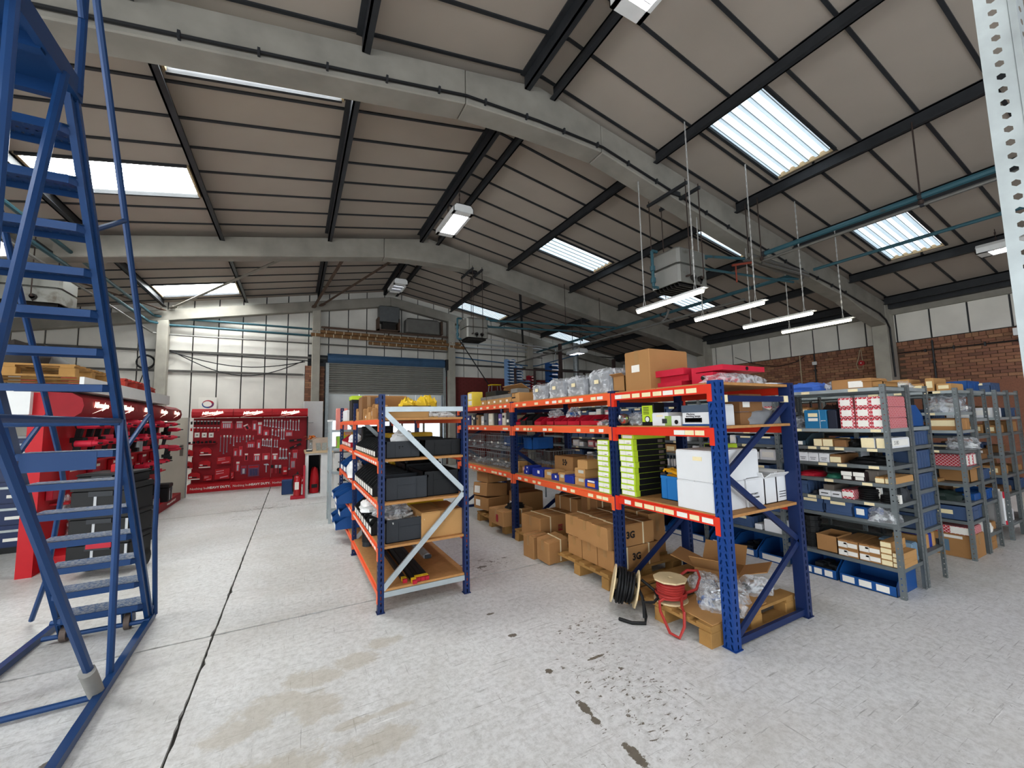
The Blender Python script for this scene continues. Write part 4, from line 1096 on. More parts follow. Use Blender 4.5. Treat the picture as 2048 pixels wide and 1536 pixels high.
# ---------------------------------------------------------------- bolted racking
m_rblue = worn('rack_blue', '123c80', '2e3c5a', .4, .2, .72, 20)
m_rblued = worn('rack_deep_blue', '112653', '27344e', .42, .2, .72, 20)
m_orange = worn('rack_orange', 'ea6034', 'c9826a', .45, .1, .66, 16)
m_ored = worn('rack_orange_red', 'd9331c', 'b8705c', .45, .1, .68, 16)
m_galvb = mat('galvanised_brace', 'aab2b4', .4, .5, var=.14, scale=10)
def slot_rows(w, h, pitch, two=True):
    out = []; n = int(h / pitch)
    for k in range(n):
        y0 = k * pitch
        cols = [(0, w / 2, 1), (w / 2, w, -1)] if two else [(0, w, 0)]
        for a, c, s in cols:
            cx, cy = (a + c) / 2, y0 + pitch / 2; hw, hh, k_ = .0055, pitch * .30, s * .004
            out.append((a, y0, c, y0 + pitch, [(cx - hw - k_, cy - hh), (cx + hw - k_, cy - hh), (cx + hw + k_, cy + hh), (cx - hw + k_, cy + hh)]))
    out.append((0, n * pitch, w, h, None))
    return out
UPM = {}
def upright(parent, x0, x1, y0, y1, H, front, m, end_holes=True):
    """hollow post with a slotted front face (front = -1 or +1 in x)"""
    w, d = x1 - x0, y1 - y0; key = (round(w, 3), round(d, 3), H, front, m.name)
    if key not in UPM:
        b = MB(); fx = 0 if front < 0 else w
        b.perf((fx, 0, 0), (0, 1, 0), (0, 0, 1), d, H, slot_rows(d, H, .05))
        b.quad((w - fx, 0, 0), (w - fx, d, 0), (w - fx, d, H), (w - fx, 0, H))
        for yy in (0, d): b.perf((0, yy, 0), (1, 0, 0), (0, 0, 1), w, H, slot_rows(w, H, .05, False))
        b.box(.006, w - .006, .006, d - .006, H - .01, H); b.quad(*[(abs(fx - .014), yy, zz) for yy, zz in ((.002, 0), (d - .002, 0), (d - .002, H), (.002, H))])
        me = b.mesh('upright', m)
        f = MB().box(-.008, w + .008, -.008, d + .008, 0, .006).mesh('foot_plate', m)
        UPM[key] = (me, f)
    me, f = UPM[key]
    u = obj('upright', me, parent, (x0, y0, 0)); obj('foot_plate', f, u, (0, 0, 0))
    return u
def rack(name, label, x0, x1, ys, pw, pd, H, levels, beam_h, mats, brace_m, zig, deck_in=0., struts=(), feet=True):
    """ys: near y of each frame; levels: deck top heights per bay; mats: beam material per bay"""
    t = thing(name, label, 'racking', ((x0 + x1) / 2, (ys[0] + ys[-1] + pd) / 2, 0)); o = t.location.copy()
    L = lambda x, y, z: Vector((x, y, z)) - o
    for fi, y in enumerate(ys):
        a = L(x0, y, 0); c = L(x1 - pw, y, 0)
        upright(t, a.x, a.x + pw, a.y, a.y + pd, H, -1, m_rblue if fi == 0 and name != 'shelf_rack' else m_rblued)
        upright(t, c.x, c.x + pw, c.y, c.y + pd, H, 1, m_rblued)
        yc = y + pd / 2
        for (za, zb) in zig:
            b = MB(); b.bar(L(x0 + pw * .8, yc - .012, za), L(x1 - pw * .8, yc - .012, zb), .022, .045); br = b.build('diagonal_brace', brace_m, t)
        for zs in struts:
            b = MB(); b.bar(L(x0 + pw, yc - .012, zs), L(x1 - pw, yc - .012, zs), .026, .045); st = b.build('horizontal_strut', brace_m, t)
    for bi in range(len(ys) - 1):
        ya, yb = ys[bi] + pd, ys[bi + 1]
        for li, z in enumerate(levels[bi]):
            m = mats[bi]; zt = z - .022
            for side, xf in ((-1, x0), (1, x1)):
                b = MB(); s = -side
                x = L(xf, 0, 0).x
                pr = [(x, zt - beam_h), (x + s * .045, zt - beam_h), (x + s * .045, zt + .012), (x + s * .018, zt + .012), (x + s * .018, zt), (x, zt)]
                b.prism(pr, ya - o.y, yb - o.y, 'y'); bo = b.build('beam', m, t)
                if side < 0: t['_b%d_%d' % (bi, li)] = bo.name
                for yy in (ya, yb - .004):
                    q = MB(); q.box(x - .004 if side < 0 else x - .03, x + .03 if side < 0 else x + .004, yy - o.y - (.035 if yy == ya else 0), yy - o.y + (.004 if yy == ya else .039), zt - beam_h - .06, zt + .01); q.build('beam_connector', m, bo)
            nb = 3 if yb - ya > 1.2 else 2
            for k in range(nb):
                b = MB(); e = ya if k else ya - pd * (1 if bi == 0 else .45)
                yy0 = (ya - (pd if bi == 0 and k == 0 else pd * .4 if k == 0 else 0)) + 0; 
                s0 = ya + (yb - ya) * k / nb + (.002 if k else -(pd * .85 if bi == 0 else pd * .4)); s1 = ya + (yb - ya) * (k + 1) / nb - (.002 if k < nb - 1 else -pd * .4)
                inx = pw + .002 if (k == 0 or k == nb - 1) else .019
                b.box(L(x0 + .019, 0, 0).x, L(x1 - .019, 0, 0).x, max(s0, ya + .001) - o.y, min(s1, yb - .001) - o.y, z - .02, z)
                if k == 0: b.box(L(x0 + pw + .002, 0, 0).x, L(x1 - pw - .002, 0, 0).x, s0 - o.y, ya + .001 - o.y, z - .02, z)
                b.build('shelf_board', m_chip, t)
    return t
def beam_stickers(t, bi, li, ycs, w=.085, h=.04, m=None, dz=0.):
    bo = bpy.data.objects[t['_b%d_%d' % (bi, li)]]; bb = [Vector(c) for c in bo.bound_box]; z0 = min(c.z for c in bb); z1 = z0 + (max(c.z for c in bb) - z0) * .85; x = min(c.x for c in bb)
    for y in ycs:
        yl = y - t.location.y; k = rnd.uniform(.8, 1.15)
        MB().box(x - .0015, x, yl - w * k / 2, yl + w * k / 2, (z0 + z1) / 2 - h / 2 + dz, (z0 + z1) / 2 + h / 2 + dz).build('shelf_ticket', m or (m_cream if rnd.random() < .7 else m_paper), bo)

main = rack('pallet_rack', 'long blue and orange rack of three bays, cartons on every level', 2.66, 3.65, [1.83, 2.90, 4.93, 7.06], .07, .085, 1.857,
            [(1.844, 1.525, .892), (1.85, 1.528, .875), (1.85, 1.528, .875)], .058, [m_ored, m_orange, m_orange], m_rblued, [(1.17, 1.70), (1.17, .59), (.06, .59)], struts=(1.724, .04))
for x in (2.745, 3.565): MB().box(x - .04 - main.location.x, x + .04 - main.location.x, 1.83 + .0425 - .03 - main.location.y, 1.83 + .0425 + .006 - main.location.y, 1.698, 1.75).build('brace_tape', m_cream, main)
left = rack('shelf_rack', 'short blue and orange rack with black bins, nearer the steps', .65, 1.48, [3.66, 5.40, 7.05], .05, .055, 1.854,
            [(1.642, 1.279, .907, .54, .19)] * 2, .036, [m_orange, m_orange], m_galvb, [(1.70, .94), (.19, .93)], struts=(1.72, .145))
for bi, li, c in ((0, 0, [2.05, 2.16, 2.27, 2.38, 2.5, 2.62, 2.74, 2.84]), (0, 1, [2.0, 2.09, 2.18]), (0, 2, [1.98, 2.09, 2.2, 2.33, 2.42, 2.53, 2.65, 2.78])): beam_stickers(main, bi, li, c, .095, .036)
for bi, li, c in ((1, 0, [3.1, 3.2, 3.4, 3.52, 3.64, 3.78, 3.9, 4.05, 4.3, 4.6, 4.8]), (1, 1, [3.1, 3.24, 3.46, 4.0, 4.12, 4.45, 4.5, 4.6, 4.8]), (1, 2, [3.08, 3.17, 3.3, 3.6, 3.75, 3.87, 4.28, 4.4, 4.6, 4.77]),
                  (2, 0, [5.15, 5.3, 5.5, 5.75, 6.0, 6.2]), (2, 1, [5.12, 5.2, 5.85, 6.15, 6.35, 6.5]), (2, 2, [5.2, 5.35, 5.5, 5.6, 5.9, 6.1, 6.3, 6.45])): beam_stickers(main, bi, li, c, .08, .03)
for li in range(4): beam_stickers(left, 0, li, [3.82 + .11 * k for k in range(14)], .07, .022, m_paper) if li else None
for li in (1, 2, 3): beam_stickers(left, 1, li, [5.6, 5.75], .07, .022, m_paper)

# ---------------------------------------------------------------- goods on the short rack
AB = 'black bins on the short rack'
for k in range(11):
    pbin('black picking bin, %s from the near end, second shelf of short rack' % ORD[k + 1], .82, 4.02 + k * .124, 1.28, .115, .3, .15, m_blackp, group=AB, fill=m_greyp)
crate('dark grey crate with a white bag, near end of the second shelf', .88, 3.85, 1.28, .31, .2, .15, m_greyp, fill=m_blackp)
bag('crumpled white bag sticking out of the dark grey crate', .9, 3.88, 1.42, .2, .16, .1, m_white, seed=4)
for k in range(9):
    pbin('large black bin with white ticket, %s from the near end, middle shelf of short rack' % ORD[k + 1], .84, 4.10 + k * .142, .908, .135, .36, .2, m_blackp, group=AB)
crate('dark grey crate at the near end of the middle shelf', .91, 3.87, .908, .38, .27, .2, m_greyp)
for k in range(7):
    pbin('black bin under loose bags, %s from near end, lower shelf of short rack' % ORD[k + 1], .83, 4.16 + k * .17, .541, .16, .34, .19, m_blackp, group=AB, fill=m_white)
crate('dark grey crate of white fittings at the near end of the lower shelf', .935, 3.89, .541, .42, .3, .2, m_greyp, fill=mat('white_plastic_bits', 'd8d8d4', .4), fh=.9)
crate('black crate at right of the second shelf, short rack', 1.26, 3.92, 1.28, .36, .32, .15, m_blackp, group='black crates'); crate('black crate behind the right hand one on the second shelf', 1.2, 4.32, 1.28, .36, .36, .16, m_blackp, group='black crates')
crate('big black crate at right of the middle shelf, short rack', 1.24, 4.03, .908, .34, .56, .23, m_blackp, fill=m_blackp, group='black crates'); crate('big black crate deeper on the middle shelf under the hoops', 1.24, 4.62, .908, .38, .5, .25, m_blackp, fill=m_blackp, group='black crates')
t = thing('hose_hoop', 'black rubber hoops lying on the big black crate', 'hose', (1.22, 4.33, 1.19))
for k in range(2): b = MB(); b.tube([(.17 * math.cos(PI * i / 10), .03 * k, -.02 + (.13 + .03 * k) * math.sin(PI * i / 10)) for i in range(11)], .012, 6); b.build('hoop', m_blackp, t, True)
carton('big brown carton with torn tape, right of the lower shelf', 1.24, 3.95, .541, .4, .46, .23, 0, m_card2, tape=True)
m_yel = mat('yellow_sheet', 'd8b21c', .5, var=.08); m_yeld = mat('yellow_bin', 'b8911c', .55, var=.15)
t = thing('yellow_board', 'yellow board standing behind the brown carton', 'board', (1.26, 4.36, .541)); MB().box(-.2, .2, -.01, .01, 0, .28).build('sheet', m_yel, t); MB().box(-.2, .2, -.012, .012, .28, .29).build('edge', m_yeld, t)
carton('yellow drum wrap with round spots on the second shelf', 1.2, 4.85, 1.28, .5, .3, .2, 0, m_yeld, tape=False, name='yellow_pack', cat='pack', stick=[('y-', -.3 + .2 * k, .3 + .3 * (k % 2), .08, .18, mat('gold_spot', '8f6f14', .5), 'spot') for k in range(4)])
carton('yellow pack on the middle shelf behind the black crates', 1.22, 5.15, .908, .36, .2, .24, 0, m_yeld, tape=False, name='yellow_pack', cat='pack')
carton('brown open tray box behind the white bag', 1.13, 4.98, 1.28, .26, .3, .2, 0, m_cardd)
bag('translucent bag lying over the lower bins', .84, 4.05, .72, .36, .3, .1, m_clear, seed=2); bag('white paper bag spilling from the lower bins', .72, 4.5, .70, .2, .28, .1, m_white, seed=9)
# top shelf
carton('long brown carton under the galvanised strut, top shelf of short rack', .93, 3.83, 1.643, .36, .24, .105, 0, m_card2, stick=[('y-', .38, .7, .14, .3, m_paper)])
bag('flat clear bag of white sleeves on the top shelf edge', 1.26, 3.95, 1.643, .3, .42, .07, m_clear, core=m_white, seed=12)
for k, (x, y) in enumerate(((1.1, 4.5), (1.27, 4.55), (1.42, 4.75))):
    o = bag(['left', 'middle', 'right'][k] + ' yellow bag with black print on the top shelf', x, y, 1.643, .2, .22, .21 + .02 * k, m_yel, name='yellow_bag', seed=20 + k, group='yellow bags'); MB().box(-.08, .08, -.118, -.112, .05, .14).build('print_panel', m_blackp, o)
carton('wide brown carton behind the near post, top shelf', .95, 5.05, 1.643, .5, .26, .28, 0, m_card, txt=[('y-', .2, .35, 'DUST COVERS', .045, m_inkr)])
carton('brown carton left of the wide one, top shelf', .74, 4.95, 1.643, .15, .26, .26, 0, m_cardd)
o = carton('lime and black display box standing on the top shelf, far end', .95, 5.95, 1.643, .55, .3, .33, 0, m_blackp, tape=False, name='display_box'); b = MB(); b.box(-.28, .28, -.155, .155, .28, .332); b.build('lime_band', m_lime, o); stamp(o, (.55, .3, .33), 'y-', .1, .62, 'PREMIUM', .06, m_lime, .002)
sm = [(.70, 4.2, .05, .08, .11), (.70, 4.34, .06, .09, .07), (.70, 4.48, .05, .05, .13), (.71, 4.6, .07, .08, .05), (.70, 4.74, .06, .11, .12), (.72, 4.9, .1, .09, .07), (.70, 5.02, .05, .07, .15), (.71, 5.16, .09, .09, .1), (.70, 5.3, .06, .05, .14), (.82, 4.5, .12, .12, .15), (.84, 4.75, .14, .14, .17), (.83, 5.2, .12, .16, .19)]
for k, (x, y, w, d, h) in enumerate(sm):
    carton('small brown carton, %s from the near post, top shelf of short rack' % ORD[k], x, y, 1.643, w, d, h, rnd.uniform(-.2, .2), m_card2 if k % 2 else m_card, tape=False, group='small cartons on the short rack', stick=[('x-', 0, .5, .5, .4, m_paper)] if k % 3 == 0 else ())
for k in range(4): carton('white sleeve box, %s from the far post, top shelf of short rack' % ORD[k], .71, 6.9 - k * .13, 1.643, .07, .1, .16, 0, m_wbox, tape=False, group='white sleeve boxes')
for k in range(2): carton(['left', 'right'][k] + ' blue tin box on top of the small brown cartons', .84 - k * .0, 4.7 + .1 * k, 1.815, .07, .07, .07, 0, m_dblue, tape=False)
# far bay
for k in range(7): pbin('red picking bin, %s from the far end, second shelf of short rack' % ORD[k], .8, 6.9 - k * .16, 1.28, .13, .26, .14, m_redp, group='red bins on the short rack', fill=m_white if k == 5 else None)
bag('white crumpled bag over the red bins', .74, 5.9, 1.35, .18, .22, .1, m_white, seed=31)
carton('black ribbed pack behind the black bins near the inner post', 1.0, 5.75, 1.28, .4, .1, .28, 0, m_blackp, tape=False, name='black_pack', cat='pack', stick=[('y-', 0, .2 + .2 * k, .8, .06, m_greyp, 'rib') for k in range(4)])
carton('grey box behind the red bins', .95, 6.6, 1.28, .3, .3, .26, 0, mat('grey_card', '6d7075', .6), tape=False)
for k in range(3): pbin('blue bin behind the white bag, %s from the far end, middle shelf' % ORD[k], .86, 6.75 - k * .4, .908, .36, .42, .2, m_bluebin, group='blue bins on the middle shelf')
bag('torn white bag hanging over the middle shelf edge', .72, 5.75, .908, .22, .35, .19, m_white, seed=41); bag('clear bag in front of the blue bins', .95, 5.3, 1.12, .3, .25, .1, m_clear, seed=42)
for k in range(2):
    for j in range(3):
        pbin('large blue stacking bin, %s layer, %s from the far end' % (['bottom', 'middle', 'top'][j], ORD[k]), .72 + .05 * (j % 2), 6.62 - k * .5 - j * .05, (.192, .362, .543)[j], .3, .42, .168, m_bluebin, group='blue stacking bins', rz=-PI / 2)
for k in range(3): pbin('blue bin at the back of the lower shelf, %s from the far end' % ORD[k], 1.2, 6.8 - .4 * k, .541 if False else .541, .34, .36, .2, m_bluebin, group='blue bins on the lower shelf')
t = None
for k, (x, y) in enumerate(((.78, 5.05), (.9, 4.88))):
    t = thing('round_tin', ['far', 'near'][k] + ' round black tin with grey base, bottom shelf of short rack', 'tin', (x, y, .19)); MB().cyl((0, 0, 0), (0, 0, .05), .062, 16).build('base', m_greyp, t); MB().cyl((0, 0, .05), (0, 0, .2), .066, 16).build('can', m_blackp, t, True); MB().cyl((0, 0, .2), (0, 0, .215), .058, 16).build('lid', m_alu, t)
WP = 'wiper strips on the bottom shelf'
for k, x in enumerate((.89, .96, 1.0, 1.04, 1.08)):
    y0 = 3.68 + (.03 if k in (0,) else 0) - (.04 if k == 1 else 0)
    t = thing('wiper_strip', 'long black wiper strip, %s from the left, with yellow and red end' % ORD[k], 'strip', (x, y0, .191), group=WP)
    w = .018; MB().box(-w, w, .06, 1.4, 0, .03).build('strip', m_blackp, t); MB().box(-w - .001, w + .001, .03, .08, 0, .032).build('yellow_end', m_yel, t); MB().box(-w, w, 0, .03, 0, .03).build('red_end', m_redp, t)
t = thing('silver_tube', 'silver foil tube lying at right of the bottom shelf', 'tube', (1.25, 4.25, .191)); b = MB(); b.prism([(-.04, 0), (.04, 0), (.045, .02), (.0, .05), (-.045, .03)], 0, .9, 'y'); b.build('wrap', mat('foil', 'b6babd', .25, .7, var=.2, scale=12), t); MB().box(-.03, .03, -.03, 0, .004, .035).build('end_cap', m_greyp, t)
# ---------------------------------------------------------------- goods on the long rack: near bay
z = 1.845
carton('tall brown carton with white address label on top of the long rack', 2.98, 2.66, z, .5, .3, .36, 0, m_card, stick=[('x-', -.05, .55, .32, .18, m_paper)], tape=True)
t = thing('red_fabrication', 'red painted steel tray with folded flanges on the rack top', 'bracket', (2.96, 2.42, z))
m_redm = mat('red_painted_steel', 'c0233a', .4, .1, var=.05)
b = MB(); b.box(-.16, .3, -.2, .2, .1, .155); b.build('upper_tray', m_redm, t)
MB().box(-.14, .28, -.16, .2, 0, .05).build('lower_tray', m_redm, t); MB().box(-.1, -.06, -.2, .16, .05, .1).build('flange', m_redm, t); MB().box(.2, .24, -.2, .16, .05, .1).build('flange', m_redm, t); MB().box(-.02, .12, -.24, -.2, .0, .1).build('clip', m_redm, t)
t = thing('red_fabrication', 'red painted steel angle piece with holes beside the tray', 'bracket', (3.02, 2.02, z))
b = MB(); b.box(-.2, .34, -.13, .14, .1, .14); b.box(-.2, .34, .1, .14, 0, .1); b.build('channel', m_redm, t); MB().box(-.22, -.06, -.06, .1, 0, .09).build('block', m_redm, t)
b = MB(); b.cyl((-.222, .02, .05), (-.226, .02, .05), .02, 10); b.cyl((.1, -.132, .12), (.1, -.136, .12), .015, 10); b.each('bolt_hole', m_blackp, t)
bag('clear bag of parts lying at the near end of the rack top', 3.02, 1.93, z + .002, .7, .16, .075, m_clear, core=m_redm, seed=51)
z = 1.526
o = carton('black and lime boxed kit on the middle shelf', 2.82, 2.58, z, .14, .14, .2, 0, m_blackp, tape=False, name='boxed_kit', stick=[('x-', 0, .52, .86, .72, m_lime, 'front_panel')])
b = MB(); b.cyl((-.073, 0, .055), (-.0745, 0, .055), .03, 16); b.build('round_emblem', m_blackp, o); b = MB(); b.cyl((-.0745, 0, .055), (-.0755, 0, .055), .022, 16); b.build('emblem_ring', m_white, o)
for k in range(5): MB().box(-.0735, -.072, -.02 + .0, .045, .1 + k * .014, .106 + k * .014).build('print_line', m_ink, o)
carton('small white box with grey screen next to the lime kit', 2.82, 2.42, z, .2, .17, .11, 0, m_wbox, tape=False, name='boxed_sensor', stick=[('x-', .3, .35, .3, .35, m_greyp, 'screen_print'), ('x-', 0, .75, .4, .12, m_cream)])
o = carton('green and white packet with camera lens print', 2.8, 2.29, z, .16, .15, .08, 0, m_wbox, tape=False, name='boxed_camera', stick=[('x-', -.28, .5, .44, 1., mat('leaf_green', '8aa657', .5), 'green_panel')]); b = MB(); b.cyl((-.083, -.04, .03), (-.0845, -.04, .03), .018, 12); b.build('lens_print', m_blackp, o)
o = carton('white and blue boxed work lamp with car picture', 2.85, 2.06, z, .26, .27, .16, 0, m_wbox, tape=False, name='boxed_lamp', stick=[('x-', 0, .82, 1., .36, mat('photo_grey', '4a5665', .4), 'photo_panel'), ('x-', -.12, .27, .56, .22, m_blackp, 'lamp_print'), ('x-', -.12, .27, .5, .13, m_paper, 'lamp_glow'), ('x-', 0, .04, 1., .08, m_bluebin, 'blue_band')])
stamp(o, (.26, .27, .16), 'x-', -.2, .56, 'Machine', .022, m_ink); stamp(o, (.26, .27, .16), 'x-', -.12, .46, 'working lamps', .022, m_ink)
for k, y in enumerate((2.12, 1.98)): carton(['left', 'right'][k] + ' bright blue carton behind the boxed work lamp', 3.12, y, z, .12, .1, .2, 0, mat('cyan_card', '2f86c4', .5), tape=False)
carton('brown carton with label on the middle shelf near the end frame', 3.2, 2.05, z + .1, .3, .26, .14, 0, m_cardd, stick=[('y-', -.25, .55, .3, .6, m_paper)]); carton('brown carton underneath the labelled one', 3.2, 2.05, z, .3, .26, .098, 0, m_cardd)
o = bag('grey flat plastic sheet bag on the middle shelf at the end frame', 3.36, 1.99, z, .5, .22, .13, mat('grey_film', '77787a', .35, var=.15), seed=61, rough=.4)
o = bag('clear bag with chrome light wrapped around the middle post', 2.84, 2.76, z + .002, .2, .22, .11, m_clear, core=m_alu, seed=62)
t = thing('chrome_lamp', 'round chrome spot lamp in a bag at the middle post', 'lamp', (2.70, 2.79, 1.53)); b = MB(); b.lathe([(.001, 0), (.045, .005), (.05, .03), (.035, .07), (.0, .08)], T=Matrix.Translation((0, 0, .06)) @ Matrix.Rotation(-PI / 2, 4, 'Y')); b.build('bowl', mat('chrome', 'd5d8da', .12, .95), t, True); b = MB(); b.box(-.02, .02, -.02, .02, 0, .05); b.build('foot', m_blackp, t)
z = .893
GS = 'lime and white boxes stacked by the middle post'
for s, (x, y, n) in enumerate(((2.9, 2.80, 10), (2.88, 3.1, 10))):
    for k in range(n):
        last = s == 0 and k == n - 1
        zz = (z if s == 0 else .876) + k * .051; dx, dy = rnd.uniform(-.006, .006), rnd.uniform(-.006, .006)
        o = carton('flat lime edged white box, %s from the bottom, stack %s of the middle post' % (ORD[k], ['right', 'left'][s]), x + dx, y + dy, zz, .42, .18 if s == 0 else .17, .05, 0, m_lime, tape=False, name='lamp_box', group=GS,
                   stick=[('x-', .2, .5, .46, .74, m_paper, 'left_label'), ('x-', -.24, .5, .38, .74, m_paper, 'right_label'), ('y-', .06, .5, .87, .96, m_blackp, 'black_side')] + ([('x-', .22, .3, .2, .1, mat('orange_print', 'd96a2b', .5), 'print_mark')] if k % 2 else []))
        if s == 0:
            MB().box(-.03, .03, -.0035, 0, -.012, .012).build('lamp_picture', mat('photo_brown', '6f625a', .5), o, loc=(.14, -.0925, .025))
carton('lime edged box on top of the right stack, pushed back', 2.92, 2.8, z + 10 * .051, .42, .15, .04, 0, m_lime, tape=False, name='lamp_box', stick=[('x-', 0, .5, .8, .7, m_paper, 'left_label')])
t = crate('blue tub full of yellow straps on the low shelf', 2.98, 2.42, z, .3, .25, .2, mat('tub_blue', '2670b4', .4, var=.05), cat='tub', name='tub')
b = MB(); r_ = random.Random(5)
for k in range(46):
    a = r_.random() * 2 * PI; p = Vector((r_.uniform(-.11, .11), r_.uniform(-.09, .09), .19 + r_.random() * .07)); pts = [p + Vector((math.cos(a + i) * .03 * i, math.sin(a + i * .8) * .03 * i, -.012 * abs(i - 2))) for i in range(5)]
    pts = [Vector((max(-.13, min(.13, q.x)), max(-.105, min(.105, q.y)), q.z)) for q in pts]; b.tube(pts, .009, 5)
b.box(-.14, .14, -.115, .115, .01, .18)
b.build('strap_tangle', mat('yellow_strap', 'd99a14', .7, var=.15), t)['kind'] = 'stuff'
WB = 'white cartons on the low shelf'
WL = [('upper white carton at the front of the near bay', 2.88, 2.095, 1.112, .36, .31, .23), ('lower white carton at the front of the near bay', 2.88, 2.10, z, .36, .31, .215), ('upper white carton in the back row behind the front stack', 2.98, 2.42 - .0, 1.112, 0, 0, 0)]
carton(WL[0][0], 2.88, 2.09, 1.11, .38, .33, .23, 0, m_wbox, stick=[('x-', .1, .73, .24, .13, m_cream)], group=WB); carton(WL[1][0], 2.88, 2.10, z, .38, .32, .214, 0, m_wbox, group=WB)
carton('white carton with the grey shaded top behind the front stack', 2.95, 2.66 - .0 - .0 + .2, z, .01, .01, .01, 0, m_wbox) if False else None
carton('white carton lying low between the front stack and the end frame', 3.20, 2.03, z, .24, .2, .21, 0, m_wbox, group=WB, txt=[('y-', -.2, .45, 'HEAVY DUTY', .02, m_ink), ('y-', -.2, .32, 'SHOCK ABSORBER', .018, m_ink), ('y-', -.2, .2, 'WITH CARE', .018, m_ink)])
carton('white carton on top of the low one by the end frame', 3.19, 2.07, z + .214, .22, .22, .22, 0, m_wbox, group=WB)
opencarton('white carton with raised flaps at the end frame', 3.37, 2.04, z, .16, .24, .2, 0, m_wbox, fl=(.05, .07), ang=1.0, group=WB)
opencarton('white printed carton with open lid at the back post', 3.53, 2.04, z, .15, .24, .2, 0, m_wbox, fl=(.04, .05), ang=1.1, group=WB, stick=[('y-', 0, .4 - .1 * k, .6, .025, m_ink, 'print_line') for k in range(3)])
for k in range(6): carton('dark lime edged box, %s from the bottom, back of the near bay' % ORD[k], 3.5, 2.42, z + k * .075, .2, .2, .073, 0, m_lime, tape=False, name='lamp_box', group='lime boxes at the back', stick=[('x-', 0, .5, .9, .9, m_blackp, 'black_side')])

# ---------------------------------------------------------------- middle bay
z = 1.851
GW = 'clear wrapped packs on the rack top'
def wrapped(label, x, y, z, w, d, h, seed):
    r = random.Random(seed); t = thing('wrapped_pack', label, 'pack', (x, y, z), 0, GW)
    b = MB(); b.cbox(-w / 2 + .02, w / 2 - .02, -d / 2 + .012, d / 2 - .012, .002, h - .02, .03); b.build('grey_bundle', mat('grey_bundle', '7d8085', .6, var=.25, scale=18), t)
    b = MB(); nu, nz = 40, 6; vs = []
    for j in range(nz + 1):
        for i in range(nu):
            a = 2 * PI * i / nu; ce = math.copysign(abs(math.cos(a)) ** .45, math.cos(a)); se = math.copysign(abs(math.sin(a)) ** .45, math.sin(a))
            k = 1 + .045 * math.sin(i * 2.7 + j * .8 + seed) + r.uniform(-.02, .03) - (.14 if j == nz else 0)
            vs.append((ce * w / 2 * k, se * d / 2 * k, max(0, h * j / nz + (r.uniform(-.01, .015) if j else 0))))
    fs = [(j * nu + i, j * nu + (i + 1) % nu, (j + 1) * nu + (i + 1) % nu, (j + 1) * nu + i) for j in range(nz) for i in range(nu)] + [tuple(nz * nu + i for i in range(nu))]
    b.add(vs, fs); b.build('clear_film', m_clear, t, True)
    return t
for k, (y, d, h, lab) in enumerate(((4.36, .36, .2, 'lowest clear wrapped grey pack at the left end of the row'), (3.97, .36, .22, 'second clear wrapped grey pack from the left on the rack top'), (3.59, .36, .22, 'third clear wrapped grey pack from the left on the rack top'), (3.2, .38, .25, 'bulging clear wrapped grey pack next to the open carton'))):
    o = wrapped(lab, 2.98, y, z, .5, d, h, 3 + k); MB().box(-.275, -.268, -.03, .03, .1, .14).build('paper_tag', m_cream, o)
opencarton('open brown carton beside the tall carton on the rack top', 2.93, 2.93, z, .34, .16, .15, 0, m_card, fl=(.05, .05), ang=.4)
z = 1.529
RB = 'bins on the middle shelf of the middle bay'
for y, m, lab in ((4.87, m_redp, 'single red bin at the left end of the middle shelf'), (4.74, m_blackp, 'left one of the two black bins between red bins'), (4.56, m_blackp, 'right one of the two black bins between red bins'), (4.36, m_redp, 'red bin right of the black pair')):
    pbin(lab, 2.84, y, z, .155, .26, .15 if m is m_blackp else .105, m, group=RB, lab=False)
for k, (y, w) in enumerate(((4.09, .155), (3.93, .145), (3.8, .12), (3.66, .15), (3.55, .07), (3.42, .15), (3.25, .2))):
    pbin('red bin, %s in the row of seven on the middle shelf' % ORD[k], 2.85, y, z, w, .26, .11, m_redp, group=RB, lab=False, fill=m_greyp if k in (5, 6) else None)
bag('clear bag lying in the red bins at left', 2.82, 4.1, z + .09, .2, .16, .09, m_clear, seed=71); bag('clear bag sticking up from the red bins in the middle', 2.84, 3.76, z + .09, .18, .12, .11, m_clear, core=m_bluebin, seed=72); bag('flat silver bag at the right end of the red bins', 2.76, 3.13, z, .16, .2, .05, m_clear, core=m_greyp, seed=73)
t = thing('bottle', 'white spray bottle standing beside the middle post', 'bottle', (2.76, 3.03, z)); b = MB(); b.lathe([(0, 0), (.03, 0), (.03, .13), (.012, .165), (.012, .185), (0, .185)]); b.build('body', m_white, t, True); MB().cyl((0, 0, .185), (0, 0, .2), .014, 10).build('cap', m_blackp, t); b = MB(); b.cyl((0, 0, .05), (0, 0, .12), .0306, 14, caps=False); b.build('label', mat('dark_label', '3c3c44', .5), t)
z = .876
carton('brown carton with open top by the far post, low shelf', 2.86, 5.12 - .06, z + .075, .14, .1, .06, .1, m_card2, tape=False); carton('beige box under the open one by the far post', 2.86, 5.06, z, .14, .1, .072, 0, m_card2, stick=[('x-', 0, .5, .6, .5, m_paper)], tape=False)
carton('brown box with pink label beside the blue packs', 2.86, 4.88, z, .13, .11, .085, 0, m_card2, stick=[('x-', 0, .6, .6, .5, mat('pink_label', 'd9a9a0', .6))], tape=False)
BL = 'navy boxes on the low shelf'
m_navy = mat('navy_card', '1c2f8a', .45, var=.06)
